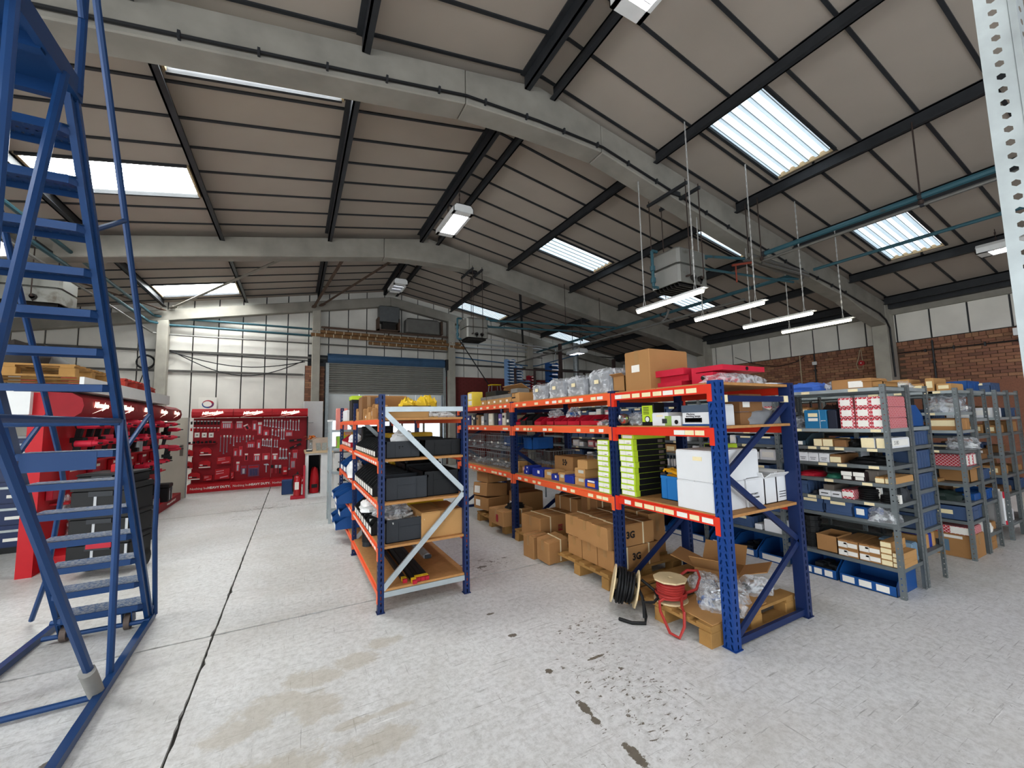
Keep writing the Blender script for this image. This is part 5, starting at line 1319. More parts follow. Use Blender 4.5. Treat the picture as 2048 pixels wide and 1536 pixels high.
for y, w, h, dx, lab, zz in ((4.75, .12, .055, 0, 'lower navy box of the left pile', 0), (4.75, .12, .05, .01, 'upper navy box of the left pile', .056), (4.47, .25, .095, .0, 'big navy box with white stickers', 0), (4.07, .15, .07, 0, 'navy box with white corner label', 0), (3.79, .17, .085, 0, 'plain bright navy box', 0), (3.37, .22, .085, -.02, 'navy box with orange pad print', 0)):
    o = carton(lab + ' on the low shelf', 2.85 + dx, y, z + zz, .2, w, h, 0, m_navy, tape=False, group=BL, stick=([('x-', .15, .62, .2, .4, m_paper)] if 'plain' not in lab and 'orange' not in lab else [('x-', 0, .4, .55, .45, mat('orange_pad', 'd9822b', .5), 'pad_print'), ('x-', 0, .82, .5, .2, m_paper)] if 'orange' in lab else []))
for y, w, h, zz, lab in ((4.23, .17, .1, 0, 'low brown box with a dark paw print'), (3.95, .14, .1, 0, 'brown box with grey label left of the plain navy box'), (3.6, .18, .09, 0, 'bottom brown box of the two box pile'), (3.6, .18, .09, .092, 'upper brown box of the two box pile'), (3.55, .17, .09, .184, 'blank brown box on top of the pile')):
    carton(lab + ', low shelf', 2.86, y, z + zz, .2, w, h, 0, m_card2, tape=False, stick=[('x-', .15, .62, .5, .36, mat('grey_label', 'b9b9ae', .6))] if 'blank' not in lab else ())
carton('brown carton printed with a round logo, standing behind the small boxes', 3.2, 4.28, z, .34, .4, .25, 0, m_card, stick=[('x-', .12, .8, .06, .12, m_ink, 'logo_bar'), ('x-', -.0, .8, .06, .12, m_ink, 'logo_bar'), ('x-', .18, .7, .05, .12, m_ink, 'logo_bar'), ('x-', .06, .7, .16, .05, m_ink, 'logo_bar'), ('x-', .12, .6, .06, .1, m_ink, 'logo_bar'), ('x-', -.0, .6, .06, .1, m_ink, 'logo_bar')])
m_wire = mat('wire_mesh', '8e9496', .4, .6)
def basket(label, x, y, z, w, d, h, group=None, lip=True):
    t = thing('wire_basket', label, 'basket', (x, y, z), 0, group); b = MB(); q = .0016
    n = int(d / .032)
    for i in range(n + 1):
        yy = -d / 2 + d * i / n
        for s in (-1, 1): b.box(s * w / 2 - q, s * w / 2 + q, yy - q, yy + q, 0, h)
    n = int(w / .04)
    for i in range(n + 1):
        xx = -w / 2 + w * i / n
        for s in (-1, 1): b.box(xx - q, xx + q, s * d / 2 - q, s * d / 2 + q, 0, h)
        b.box(xx - q, xx + q, -d / 2, d / 2, 0, .003)
    b.build('wires', m_wire, t)['kind'] = 'stuff'
    b = MB(); e = .004
    for zz in (.004, h * .5, h):
        for s in (-1, 1): b.box(s * w / 2 - e, s * w / 2 + e, -d / 2, d / 2, zz - e, zz + e); b.box(-w / 2, w / 2, s * d / 2 - e, s * d / 2 + e, zz - e, zz + e)
    b.build('rim', m_wire, t)
    return t
WBk = 'wire baskets on the low shelf'
basket('wire basket behind the navy boxes at left', 3.2, 4.72, z, .4, .42, .3, WBk); basket('wire basket with blue bags behind the brown pile', 3.25, 3.6, z, .4, .5, .3, WBk); basket('wire basket standing behind the blue tub', 3.3, 2.62, .893, .35, .35, .36, WBk)
bag('dark blue wrapped bundle in the wire basket behind the brown pile', 3.22, 3.55, z + .13, .3, .3, .22, m_dblue, seed=81); bag('dark brown rag bundle in the wire basket at left', 3.2, 4.75, z + .16, .3, .3, .16, mat('brown_rag', '3a2c26', .9), seed=82)
bag('brown folded rag in the basket behind the blue tub', 3.3, 2.62, 1.0, .26, .25, .2, MATS['brown_rag'], seed=83)
# ---------------------------------------------------------------- far bay
z = 1.851
m_gy = mat('grey_lid_box', '6f6d68', .6)
for k, y in enumerate((6.1, 5.87, 5.66, 5.45, 5.24)):
    o = carton('beige parts box with dark flap, %s from the left in the row of five' % ORD[k], 2.86, y, z, .22, .2, .13, 0, m_card2, tape=False, group='beige parts boxes', stick=[('x-', -.1, .3, .3, .25, m_paper)]); MB().box(-.115, .112, -.102, .102, .085, .134).build('dark_flap', m_gy, o)
o = carton('bright yellow and white leaflet box at the far end of the rack top', 2.84, 6.66, z, .2, .22, .26, 0, mat('yellow_print', 'e3c84a', .5), tape=False, stick=[('x-', 0, .7, .7, .4, m_paper), ('x-', 0, .25, .7, .3, m_wbox)])
carton('pair of black and grey boxes behind the row of five', 3.1, 6.25, z, .3, .42, .25, 0, m_blackp, tape=False); carton('brown carton with dark print right of the row of five', 2.9, 4.86 + .2, z, .26, .26, .14, 0, m_card2, stick=[('x-', -.1, .5, .4, .14, m_ink, 'print_line')])
opencarton('open brown carton with raised flap behind the row of five', 3.2, 5.25, z, .4, .6, .17, 0, m_card, fl=(.2, .15), ang=.5); carton('plain brown carton further back on the rack top', 3.45, 6.1, z, .3, .5, .24, 0, m_card)
carton('small parts carton with grey flap at the right end of the row', 2.86, 5.18 - .12, z + .14, .2, .2, .0 + .06, 0, m_gy, tape=False)
z = 1.529
cols = ['dad8cf', '3a3f78', 'b7b29a', '23262b', '8a6b4a', 'c9c9c6', '5b5f66', 'd6d2c0', '2d2f33', '6b5a9c', 'cfcabb', '40454c', 'b9aa8a', 'e0e0dd']
y = 6.98; k = 0
while y > 5.1:
    w = rnd.uniform(.06, .16); h = rnd.uniform(.14, .22)
    carton('upright sleeve box, %s from the left on the far bay middle shelf' % ORD[min(k, 23)], 2.82 + rnd.uniform(0, .04), y - w / 2, z, .2, w, h, 0, mat('sleeve_%d' % (k % len(cols)), cols[k % len(cols)], .55), tape=False, name='sleeve_box', group='sleeve boxes', stick=[('x-', 0, rnd.uniform(.3, .7), .6, .2, m_paper if k % 2 else m_greyp, 'print_panel')]); y -= w + rnd.uniform(.008, .05); k += 1
z = .876
for j in range(2):
    for k in range(2):
        t = basket('wire basket of clear bottles, %s tier, %s in the far bay' % (['lower', 'upper'][j], ['left', 'right'][k]), 3.0, 6.5 - k * .92, z + .003 + j * .27, .5, .85, .22, WBk)
        b = MB(); r_ = random.Random(j * 5 + k)
        for i in range(34 if j == 0 else 16):
            p = (r_.uniform(-.2, .2), r_.uniform(-.38, .38)); a = r_.random() * PI; q = Vector((p[0], p[1], .03 + r_.random() * .02)); dv = Vector((math.cos(a), math.sin(a), 0)) * .035; b.cyl(q - dv, q + dv, .02, 6)
        b.build('bottles', m_clearg, t)['kind'] = 'stuff'
        if k == 0 or True: b = MB(); [b.box(-.254, -.2525, yy - .03, yy + .03, .1, .125) for yy in (-.25, .0, .22)]; b.each('basket_ticket', m_paper, t)
crate('bright blue tub in the upper wire basket, far bay', 2.98, 5.35, z + .34, .34, .3, .15, m_bluebin, cat='tub', name='tub'); crate('dark blue tub in the upper wire basket, middle bay side', 3.0, 5.02 + .1 - .3, z + .32, .34, .24, .16, m_bluebin, cat='tub', name='tub')

# ---------------------------------------------------------------- pallets and floor goods
def pallet(label, x, y, w, d, rz=0, z=0, group=None, m=None):
    """timber pallet: w along x, d along y; top boards run along x"""
    t = thing('pallet', label, 'pallet', (x, y, z), rz, group); m = m or m_wood
    for i in range(3):
        yy = -d / 2 + .05 + (d - .1) * i / 2
        MB().box(-w / 2, w / 2, yy - .05, yy + .05, 0, .022).build('bottom_board', m, t)
        for j in range(3):
            xx = -w / 2 + .07 + (w - .14) * j / 2
            MB().cbox(xx - .07, xx + .07, yy - .05, yy + .05, .0222, .1, .004).build('block', m, t)
    for j in range(3):
        xx = -w / 2 + .07 + (w - .14) * j / 2; MB().box(xx - .06, xx + .06, -d / 2, d / 2, .1002, .122).build('cross_board', m, t)
    n = 6
    for i in range(n):
        yy = -d / 2 + .055 + (d - .11) * i / (n - 1); hw = .06 if i in (0, n - 1, 3) else .042
        MB().box(-w / 2, w / 2, max(-d / 2, yy - hw), min(d / 2, yy + hw), .1222, .144).build('top_board', m, t)
    return t
pallet('near timber pallet with cable drums and bagged parts', 3.09, 2.385, 1.06, .9)
m_kraft = mat('drum_kraft', 'cdb890', .8, var=.12, scale=8)
m_cred = mat('red_cable', '9c2f2a', .45, var=.08)
def drum(label, x, y, z, R, H, m, T=None, turns=9, thick=.012, name='cable_drum'):
    t = thing(name, label, 'drum', (x, y, z)); T = T or Matrix.Identity(4)
    r0 = R * .3
    for zz in (0, H - .012): b = MB(); b.lathe([(R * .16, zz), (R, zz), (R, zz + .012), (R * .16, zz + .012), (R * .16, zz)], n=9 if zz else 20, T=T); b.build('flange', m_kraft, t)
    b = MB(); b.cyl(T @ Vector((0, 0, .012)), T @ Vector((0, 0, H - .012)), r0, 14); b.build('core', m_kraft, t)
    b = MB(); pts = []; r_ = random.Random(int(x * 100))
    for k in range(turns * 16):
        a = 2 * PI * k / 16; u = (k / 16 % 6) / 6; lay = int(k / 96)
        zz = .03 + (H - .06) * (u if lay % 2 == 0 else 1 - u); rr = R * (.62 + .13 * lay + .03 * math.sin(a * 1.3 + k)); pts.append(T @ Vector((rr * math.cos(a), rr * math.sin(a), zz)))
    b.tube(pts, thick, 6); b.build('cable_winding', m, t, True)
    return t
t = drum('cable drum of red flex lying flat with cream flange on top', 2.68, 2.37, .145, .13, .17, m_cred, turns=14, thick=.0095)
b = MB(); b.tube([Vector(p) - Vector((2.68, 2.37, .145)) for p in ((2.66, 2.3, .22), (2.6, 2.33, .2), (2.53, 2.35, .17), (2.5, 2.32, .12), (2.46, 2.2, .02), (2.475, 2.13, .012), (2.52, 2.12, .08), (2.55, 2.14, .165), (2.6, 2.2, .17), (2.66, 2.25, .2), (2.7, 2.28, .22))], .011, 6); b.build('loose_loop', m_cred, t, True)
b = MB(); b.tube([Vector(p) - Vector((2.68, 2.37, .145)) for p in ((2.78, 2.3, .2), (2.86, 2.27, .22), (2.95, 2.3, .28), (3.0, 2.36, .31), (2.96, 2.43, .3), (2.88, 2.44, .27), (2.78, 2.42, .22))], .011, 6); b.build('loose_loop', m_cred, t, True)
T = Matrix.Translation((0, 0, .17)) @ Matrix.Rotation(math.radians(62), 4, Vector((.75, .25, 0)).normalized()) @ Matrix.Rotation(math.radians(30), 4, 'Z')
T = Matrix.Translation((-.11, .06, .22)) @ Vector((0, 0, 1)).rotation_difference(Vector((.74, -.66, -.22))).to_matrix().to_4x4()
t = drum('cable drum of black hose tipped on its side at the pallet corner', 2.5, 2.66, .0, .15, .2, m_blackp, T, turns=15, thick=.011)
b = MB(); b.tube([(.0, -.10, .24), (-.02, -.18, .17), (-.05, -.24, .05), (-.08, -.26, .016), (-.16, -.2, .014), (-.2, -.1, .014)], .013, 6); b.build('loose_end', m_blackp, t, True); b = MB(); b.tube([(.06, -.10, .26), (.1, -.2, .2), (.06, -.27, .18), (.0, -.28, .16), (-.05, -.22, .15), (-.08, -.25, .05)], .012, 6); b.build('loose_end', m_blackp, t, True)
t = thing('cardboard_sheet', 'flat cardboard sheet under the bagged parts', 'cardboard', (2.95, 2.1, .1446)); MB().prism([(-.36, -.16), (.3, -.15), (.5, .1), (.2, .3), (-.34, .14)], 0, .006, 'z').build('sheet', m_card2, t)
o = opencarton('collapsed open carton with splayed flaps on the near pallet', 3.42, 2.45, .1446, .3, .36, .1, .4, m_card, fl=(.2, .22), ang=.7)
m_chr = mat('bright_tool_steel', 'c9ccd0', .2, .9, var=.1)
for k, (x, y, lab, c, s) in enumerate(((2.86, 2.16, 'bag of blue handled tools at the left front', m_bluebin, 101), (2.98, 2.28, 'bag of chrome tools in the middle', m_chr, 102), (3.12, 2.14, 'bag of chrome and black tools near the upright', m_chr, 103), (3.1, 2.36, 'bag of blue and chrome tools at the back', m_dblue, 104), (2.86, 2.02, 'flat bag of black tools at the front edge', m_blackp, 105), (3.36, 2.1, 'bag of black fittings right of the upright', m_blackp, 106))):
    bag(lab + ' of the near pallet', x, y, .152, .28, .17, .12, m_clear, rz=.6 + k * .4, core=c, seed=s, group='bagged tools on the pallet')
P2 = pallet('timber pallet under the stacked cartons, middle bay', 3.1, 3.495, 1.0, .96); P3 = pallet('timber pallet further left under the middle bay', 3.12, 4.49, .95, .84)
pallet('timber pallet under the tilted cartons, far bay', 3.1, 5.7, .9, 1.0)
CB = 'large cartons under the long rack'
def gcart(label, x, y, z, w, d, h, rz=0, tilt=None, logo=True, strap=2, m=None):
    o = carton(label, x, y, z, w, d, h, rz, m or m_card, group=CB, tilt=tilt, strap=strap)
    if logo: stamp(o, (w, d, h), 'y-', -.02, .5, '3G', .09, m_ink, .004)
    return o
zb = .146
for k, y in enumerate((3.63, 3.385, 3.14)):
    gcart('%s large strapped carton from the left, bottom layer of the middle pallet' % ORD[k], 2.99, y, zb, .62, .232, .2)
    gcart('%s large strapped carton from the left, top layer of the middle pallet' % ORD[k], 2.97 - .02 * k, y + .01, zb + .206, .62, .235, .205)
gcart('large carton at the back of the middle pallet', 3.47, 3.5, zb, .24, .6, .42, logo=False)
gcart('carton standing tilted on the floor in front of the pallet gap', 2.56, 4.22, .0, .24, .2, .25, .1, logo=False, strap=False); gcart('carton leaning over beside the tilted one', 2.62, 3.97, .028, .28, .22, .24, 0, (0.1, -.08, .1), logo=False, strap=1)
o = gcart('wide strapped carton with red mark at the left pallet', 2.92, 4.5, zb, .56, .42, .25, .06, strap=2, logo=False); sticker(o, (.56, .42, .25), 'y-', .05, .42, .12, .3, m_inkr, 'red_mark'); stamp(o, (.56, .42, .25), 'y-', .05, .42, '3G', .06, m_cardd, .003)
gcart('brown carton behind the wide strapped one', 3.35, 4.5, zb, .3, .5, .42, logo=False); gcart('brown carton on top at the back of the middle bay', 3.3, 3.95, zb + .0, .3, .3, .5, logo=False, m=m_cardd)
# far bay, leaning heap
zb = .146
o = gcart('lowest of three leaning cartons at the far left', 2.86, 6.15 - .06, zb + .05, .42, .4, .19, 0, (0.0, .0, .2), logo=False, strap=False); sticker(o, (.42, .4, .19), 'x-', -.2, .5, .3, .5, m_paper)
o = gcart('middle of three leaning cartons at the far left', 2.84, 6.1, zb + .245, .4, .4, .2, 0, (-.05, .1, .15), logo=False, strap=False); sticker(o, (.4, .4, .2), 'x-', -.2, .45, .4, .55, m_paper)
opencarton('topmost leaning carton with torn flap at the far left', 2.88, 6.1, zb + .47, .36, .36, .16, .1, m_card, fl=(.1, .12), ang=.2)
o = gcart('squat carton with black lump on top by the far post', 2.78, 5.27, .146, .5, .42, .2, .05, strap=1, logo=False); sticker(o, (.5, .42, .2), 'x-', .1, .45, .14, .5, m_inkr, 'red_mark')
bag('black lump lying on the squat carton', 2.82, 5.2, .35, .26, .2, .07, m_blackp, seed=91)
o = gcart('carton with printed label behind the squat one', 3.2, 5.55, .146, .4, .36, .36, 0, strap=False, logo=False); sticker(o, (.4, .36, .36), 'x-', -.2, .4, .5, .32, m_paper)
o = gcart('carton with printed label right of the far post', 3.2, 4.98 - .0, .4 + .0, .3, .3, .0 + .24, 0, strap=False, logo=False) if False else None
o = gcart('tall carton with label in the far bay corner', 3.36, 6.0, .146, .36, .34, .44, 0, strap=False, logo=False, m=m_cardd)
# ---------------------------------------------------------------- grey bolt-together shelving, rows back to back
m_shelf = mat('grey_shelf_steel', '6f7677', .45, .45, var=.16, scale=8)
m_shelfl = mat('bright_shelf_steel', 'a3adae', .42, .45, var=.12, scale=8)
def lattice_mat():
    m = bpy.data.materials.new('red_lattice_print'); nt, N, L, P = nodes(m)
    tc = N.new('ShaderNodeTexCoord'); sep = N.new('ShaderNodeSeparateXYZ'); L.new(tc.outputs['Object'], sep.inputs[0])
    def mth(op, a, b=None):
        n = N.new('ShaderNodeMath'); n.operation = op
        for i, v in enumerate((a, b)):
            if v is None: continue
            if isinstance(v, (int, float)): n.inputs[i].default_value = v
            else: L.new(v, n.inputs[i])
        return n.outputs[0]
    h = mth('ADD', sep.outputs[0], sep.outputs[1]); u = mth('MULTIPLY', mth('ADD', h, sep.outputs[2]), 30.); v = mth('MULTIPLY', mth('SUBTRACT', h, sep.outputs[2]), 30.)
    f = mth('MULTIPLY', mth('GREATER_THAN', mth('FRACT', u), .15), mth('GREATER_THAN', mth('FRACT', v), .15))
    par = mth('GREATER_THAN', mth('FRACT', mth('MULTIPLY', mth('ADD', mth('FLOOR', u), mth('FLOOR', v)), .5)), .25)
    mx = N.new('ShaderNodeMix'); mx.data_type = 'RGBA'; mx.inputs['A'].default_value = lin('e6d3d2'); mx.inputs['B'].default_value = lin('b3202f'); L.new(mth('MULTIPLY', f, mth('ADD', mth('MULTIPLY', par, .0), 1.)), mx.inputs['Factor'])
    L.new(mx.outputs['Result'], P.inputs['Base Color']); P.inputs['Roughness'].default_value = .5
    MATS['red_lattice_print'] = m; return m
m_lat = lattice_mat()
def angle_post(H, sx, sy):
    b = MB(); w = .038; n = int(H / .05)
    hex_strip(b, (0, 0, 0), (0, sy, 0), w, .05, n, .006); hex_strip(b, (0, 0, 0), (sx, 0, 0), w, .05, n, .006)
    b.box(min(0, sx * .002), max(0, sx * .002), 0, sy * w, 0, H) if False else None
    return b.mesh('post', m_shelf)
PM = {(sx, sy): angle_post(1.88, sx, sy) for sx in (-1, 1) for sy in (-1, 1)}
SM = {}
def shelf_row(rowname, x0, x1, ys, levels, front):
    """one row of bays sharing their posts"""
    t = thing('shelving_row', rowname, 'shelving', (x0, ys[0], 0))
    for i, y in enumerate(ys):
        last = i == len(ys) - 1
        for x, sx in ((x0, 1), (x1, -1)):
            obj('post', PM[sx, -1 if last else 1], t, (x - x0, y - ys[0], 0))
    for i in range(len(ys) - 1):
        w, d = x1 - x0, ys[i + 1] - ys[i]
        for z in levels[i]:
            key = (round(w, 3), round(d, 3))
            if key not in SM:
                b = MB(); b.box(.003, w - .003, .004, d - .004, -.003, 0); b.box(.003, .006, .004, d - .004, -.032, 0); b.box(w - .006, w - .003, .004, d - .004, -.032, 0); b.box(.003, w - .003, .004, .007, -.032, 0); b.box(.003, w - .003, d - .007, d - .004, -.032, 0)
                SM[key] = (b.mesh('shelf', m_shelf), b.mesh('shelf', m_shelfl))
            obj('shelf', SM[key][1 if z > 1.3 else 0], t, (0, ys[i] - ys[0], z))
    return t
def tickets(t, x, ys_, z, front=-1, w=.075):
    for y in ys_:
        MB().box(-.0015, 0, -w / 2, w / 2, -.03, -.004).build('shelf_ticket', m_cream, t, loc=(x - t.location.x - (.0 if front < 0 else -.0035), y - t.location.y, z))
YS = [1.57, 2.5, 3.44, 4.38, 5.31, 6.25, 7.18]
LV1 = [1.825, 1.45, 1.275, 1.12, .965, .79, .63, .25]
LV2 = [1.825, 1.62, 1.42, 1.27, 1.10, .92, .72, .55, .32]
rowA = shelf_row('first row of grey shelving, facing the long rack', 4.6, 5.07, YS, [LV1] + [LV2] * 5, -1)
rowB = shelf_row('second row of grey shelving, back to back with the first', 5.1, 5.57, YS, [[1.825, 1.45, 1.275, 1.05, .86, .69, .50, .30]] * 6, 1)
rowC = shelf_row('third row of grey shelving, across the aisle', 6.4, 6.87, YS, [[1.825, 1.58, 1.38, 1.16, .98, .80, .60, .40]] * 6, -1)
rowD = shelf_row('fourth row of grey shelving, back to back with the third', 6.9, 7.37, YS, [[1.825, 1.5, 1.3, 1.02, .78, .55, .2]] * 6, 1)
rowE = shelf_row('fifth row of grey shelving toward the right wall', 7.78, 8.25, YS, [[1.825, 1.5, 1.3, 1.02, .78, .55, .2]] * 6, -1)
rowF = shelf_row('sixth row of grey shelving, nearest the right edge', 8.28, 8.75, YS, [[1.825, 1.5, 1.3, 1.02, .78, .55, .2]] * 6, 1)
for z, ys_ in ((1.45, (2.3, 1.66)), (1.275, (2.18, 2.07, 1.95, 1.7)), (1.12, (2.1, 1.94, 1.7)), (.965, (2.06, 1.76)), (.79, (2.22, 2.1, 1.76)), (1.825, (2.2, 1.8))): tickets(rowA, 4.6, ys_, z)
for i in range(1, 5):
    for z in LV2[:7]: tickets(rowA, 4.6, [YS[i] + .2 + rnd.random() * .2, YS[i] + .6 + rnd.random() * .2], z)
for z in (1.825, 1.58, 1.16): tickets(rowC, 6.4, [1.8, 2.2], z)
tickets(rowC, 6.4, [1.75, 2.05, 2.3], 1.825, w=.1)

def drawer(label, x, y, z, w, d, h, m, front, group=None, lab=True):
    """plastic shelf drawer: w along y, d along x; front -1 = -x"""
    t = thing('parts_drawer', label, 'drawer', (x, y, z), -PI / 2 if front < 0 else PI / 2, group)
    key = ('dr', w, d, h, m.name)
    if key not in BM:
        b = MB(); q = .004; b.box(-w / 2, w / 2, -d / 2, d / 2, 0, q); b.box(-w / 2, w / 2, -d / 2, -d / 2 + q, 0, h); b.box(-w / 2, w / 2, d / 2 - q, d / 2, 0, h)
        for s in (-1, 1):
            b.box(s * w / 2 - (q if s > 0 else 0), s * w / 2 + (q if s < 0 else 0), -d / 2, d / 2, 0, h)
            for k in range(6): yy = -d / 2 + d * (k + .5) / 6; b.box(s * (w / 2 + .002) - .003, s * (w / 2 + .002) + .003, yy - .006, yy + .006, .01, h - .02)
        b.box(-w / 2 - .006, w / 2 + .006, -d / 2 - .008, -d / 2, h * .72, h); b.box(-w / 2, w / 2, -d / 2 - .004, -d / 2, 0, h * .2)
        BM[key] = (b.mesh('body', m), MB().box(-w * .28, w * .28, -d / 2 - .010, -d / 2 - .008, h * .74, h * .96).mesh('label_strip', m_cream))
    obj('body', BM[key][0], t)
    if lab: obj('label_strip', BM[key][1], t)
    return t
def coil(label, x, y, z, r, m, n=4, group=None):
    t = thing('cable_coil', label, 'coil', (x, y, z), 0, group); b = MB()
    for k in range(n): b.tube([(r * math.cos(2 * PI * i / 14) * (1 - .06 * (k % 2)), r * math.sin(2 * PI * i / 14) * (1 - .05 * (k % 3)), .012 + k * .02) for i in range(14)], .012, 5, closed=True)
    b.build('winding', m, t, True)['kind'] = 'stuff'
    b = MB(); b.box(-.02, .02, -r - .016, -r + .016, 0, n * .02 + .014); b.build('tie', m_paper, t)
    return t

# near bay of the first row, item by item (front faces -x)
F = 4.62
def nearbox(lab, y, z, w, h, m, d=.3, stick=(), dx=0, name='carton', group=None, tape=False, txt=()):
    return carton(lab, F + d / 2 + dx, y, z, d, w, h, 0, m, tape=tape, stick=stick, name=name, group=group, txt=txt)
LB = 'red lattice boxes on the grey shelving'
for c, y in enumerate((1.875, 1.75, 1.635)):
    for r in range(3):
        nearbox('red lattice printed box, %s column from left, %s tier, near bay' % (ORD[c], ['bottom', 'middle', 'top'][r]), y + rnd.uniform(-.004, .004), 1.451 + r * .098, .115, .095, m_lat, .42, [('x-', 0, .5, .68, .6, m_paper)], group=LB, name='lattice_box')
o = nearbox('blue boxed spares carton with white label beside the lattice boxes', 2.14, 1.451, .2, .185, mat('petrol_card', '1f6a94', .5), .3, [('x-', -.1, .72, .42, .2, m_cream), ('x-', -.1, .47, .42, .16, m_paper), ('x-', .2, .5, .012, 1., m_paper, 'white_line')]); stamp(o, (.3, .2, .185), 'x-', .35, .42, 'parts', .02, m_paper)
nearbox('dark navy carton between the blue box and the lattice boxes', 1.995, 1.451, .075, .18, mat('navy_dark', '1f2433', .6), .3)
bag('brown wrapped bundle behind the blue box', 4.98, 2.14, 1.451, .12, .2, .22, MATS['brown_rag'], seed=201); bag('clear bag of grey parts left of the blue box', 4.76, 2.34, 1.451, .2, .16, .12, m_clearg, core=m_greyp, seed=202)
bag('bag of blue cloths on the top shelf of the grey shelving', 4.82, 2.27, 1.826, .36, .4, .09, mat('blue_cloth', '3a64b8', .6), seed=203); bag('clear bag with blue and white contents on the top shelf', 4.82, 2.02, 1.826, .3, .12, .09, m_clear, core=m_bluebin, seed=204)
nearbox('brown carton with printed label on the top shelf', 1.82, 1.826, .31, .09, m_card, .34, [('x-', .12, .42, .36, .66, m_paper)], tape=True)
opencarton('flattened open carton with lid raised at the top shelf end', 4.8, 1.66, 1.826, .3, .14, .05, 0, m_card2, fl=(.05, .08), ang=.2); bag('crumpled white bag on the top of the second row', 5.3, 1.7, 1.826, .3, .2, .07, m_clear, core=m_paper, seed=205)
carton('red and white packet on the second row top', 5.42, 1.95, 1.826, .2, .26, .08, 0, m_lat, tape=False, name='packet')
pbin('dark slate picking bin at the left of the near bay', F + .17, 2.36, 1.276, .24, .34, .12, mat('slate_dark', '33454f', .5), group=None)
for k, (y, w) in enumerate(((2.135, .075), (2.05, .085))): nearbox(['left', 'right'][k] + ' small cream labelled box, third shelf down', y, 1.276, w, .07, m_card2, .32, [('x-', 0, .5, .95, .95, m_cream)])
nearbox('dark long box beside the cream labelled pair', 1.95, 1.276, .1, .065, m_cardd, .34); bag('black glossy bag on the third shelf down', 4.74, 1.86, 1.276, .2, .1, .07, m_blackp, seed=206)
for k, (y, w) in enumerate(((1.735, .1), (1.625, .095))): nearbox(['left', 'right'][k] + ' cream fronted white box at the post, third shelf down', y, 1.276, w, .09, m_wbox, .42, [('x-', 0, .5, .96, .96, m_cream)] + ([('y-', 0, .5, .8, .6, m_paper, 'print_panel')] if k else []), txt=[('y-', -.2, .5, 'S180', .05, m_ink)] if k else ())
for k, y in enumerate((2.37, 2.28, 2.19, 2.095)): nearbox('white end label box, %s from the left, fourth shelf down' % ORD[k], y, 1.121, .088, .085, m_wbox, .36, [('x-', 0, .45, .6, .05, m_ink, 'print_line'), ('x-', 0, .25, .45, .05, m_ink, 'print_line')], group='white end label boxes')
nearbox('brown box with cream lower label, fourth shelf down', 1.998, 1.121, .092, .08, m_cardd, .36, [('x-', 0, .38, .96, .66, m_cream)]); bag('black rubber parts on the fourth shelf down', 4.78, 1.78, 1.121, .3, .3, .06, m_blackp, seed=207)
bag('flat red bag on the fifth shelf down', 4.76, 2.26, .966, .26, .2, .05, m_redp, seed=208, rough=.6); bag('flat green bag on the fifth shelf down', 4.74, 2.05, .966, .2, .14, .04, mat('green_film', '2f6f5a', .35), seed=209, rough=.6)
for k, y in enumerate((1.92, 1.825)): nearbox(['left', 'right'][k] + ' dark box with white stepped label, fifth shelf down', y, .966, .09, .085, mat('maroon_card', '2e2122', .6), .34, [('x-', 0, .72, .94, .44, m_paper), ('x-', .05, .28, .7, .36, m_paper)])
nearbox('grey carton behind the stepped label boxes', 1.76, .966, .1, .1, mat('taupe_card', '6f675f', .7), .3, dx=.08)
for k, y in enumerate((1.675, 1.605)): nearbox(['left', 'right'][k] + ' beige topped box at the post, fifth shelf down', y, .966, .065, .055, m_card2, .4, [('x-', 0, .42, .96, .7, m_cream)])
drawer('slate drawer at the left, sixth shelf down', F + .2, 2.36, .791, .2, .4, .13, m_slate, -1, lab=False); bag('small grey bag beside the slate drawer, sixth shelf down', 4.7, 2.21, .791, .14, .06, .04, m_greyp, seed=210)
for k, (y, w) in enumerate(((2.115, .1), (2.02, .085))): nearbox(['left', 'right'][k] + ' white label box of the pair, sixth shelf down', y, .791, w, .055, m_wbox, .3, [('x-', 0, .5, .6, .16, m_ink, 'print_line')])
nearbox('grey taped box behind the white pair, sixth shelf down', 2.1, .847, .09, .05, mat('taupe_card', '6f675f', .7), .3, dx=.05)
nearbox('short red lattice box, sixth shelf down', 1.925, .791, .095, .085, m_lat, .3, [('x-', 0, .5, .9, .5, m_paper)], name='lattice_box'); 
coil('tall black cable coil with white label, sixth shelf down', 4.76, 1.81, .791, .075, m_blackp, 5); coil('flat black cable coil at the post, sixth shelf down', 4.72, 1.65, .791, .06, m_blackp, 3); bag('silver netted roll behind the post, sixth shelf down', 4.95, 1.66, .791, .16, .14, .13, m_greyp, seed=211)
for k, (y, w) in enumerate(((2.42, .1), (2.245, .21), (2.01, .215))): drawer('slate blue drawer, %s from the left, seventh shelf down' % ORD[k], F + .21, y, .631, w, .42, .125, m_slate, -1, group='slate drawers in the near bay')
o = nearbox('bright blue tray with white label, seventh shelf down', 1.84, .631, .1, .1, m_bluebin, .34, [('x-', 0, .55, .6, .55, m_paper)], name='tray'); bag('clear bag spilling over the shelf edge at the post', 4.68, 1.69, .631, .24, .24, .12, m_clear, core=m_alu, seed=212)
t = thing('wire_spool', 'stack of black glossy wire spools at the left of the lower shelf', 'spool', (4.75, 2.32, .251)); 
for k in range(5): b = MB(); b.cyl((0, 0, k * .062), (0, 0, k * .062 + .012), .09, 14); b.cyl((0, 0, k * .062 + .012), (0, 0, k * .062 + .05), .078, 14); b.cyl((0, 0, k * .062 + .05), (0, 0, k * .062 + .06), .09, 14); b.build('spool', m_blackp, t)
opencarton('brown open carton with fragile tape arrow, lower shelf', F + .16, 2.14, .251, .3, .18, .15, 0, m_card, fl=(.0, .0), ang=1.4, fill=m_cardd); o = bpy.data.objects['open_carton']
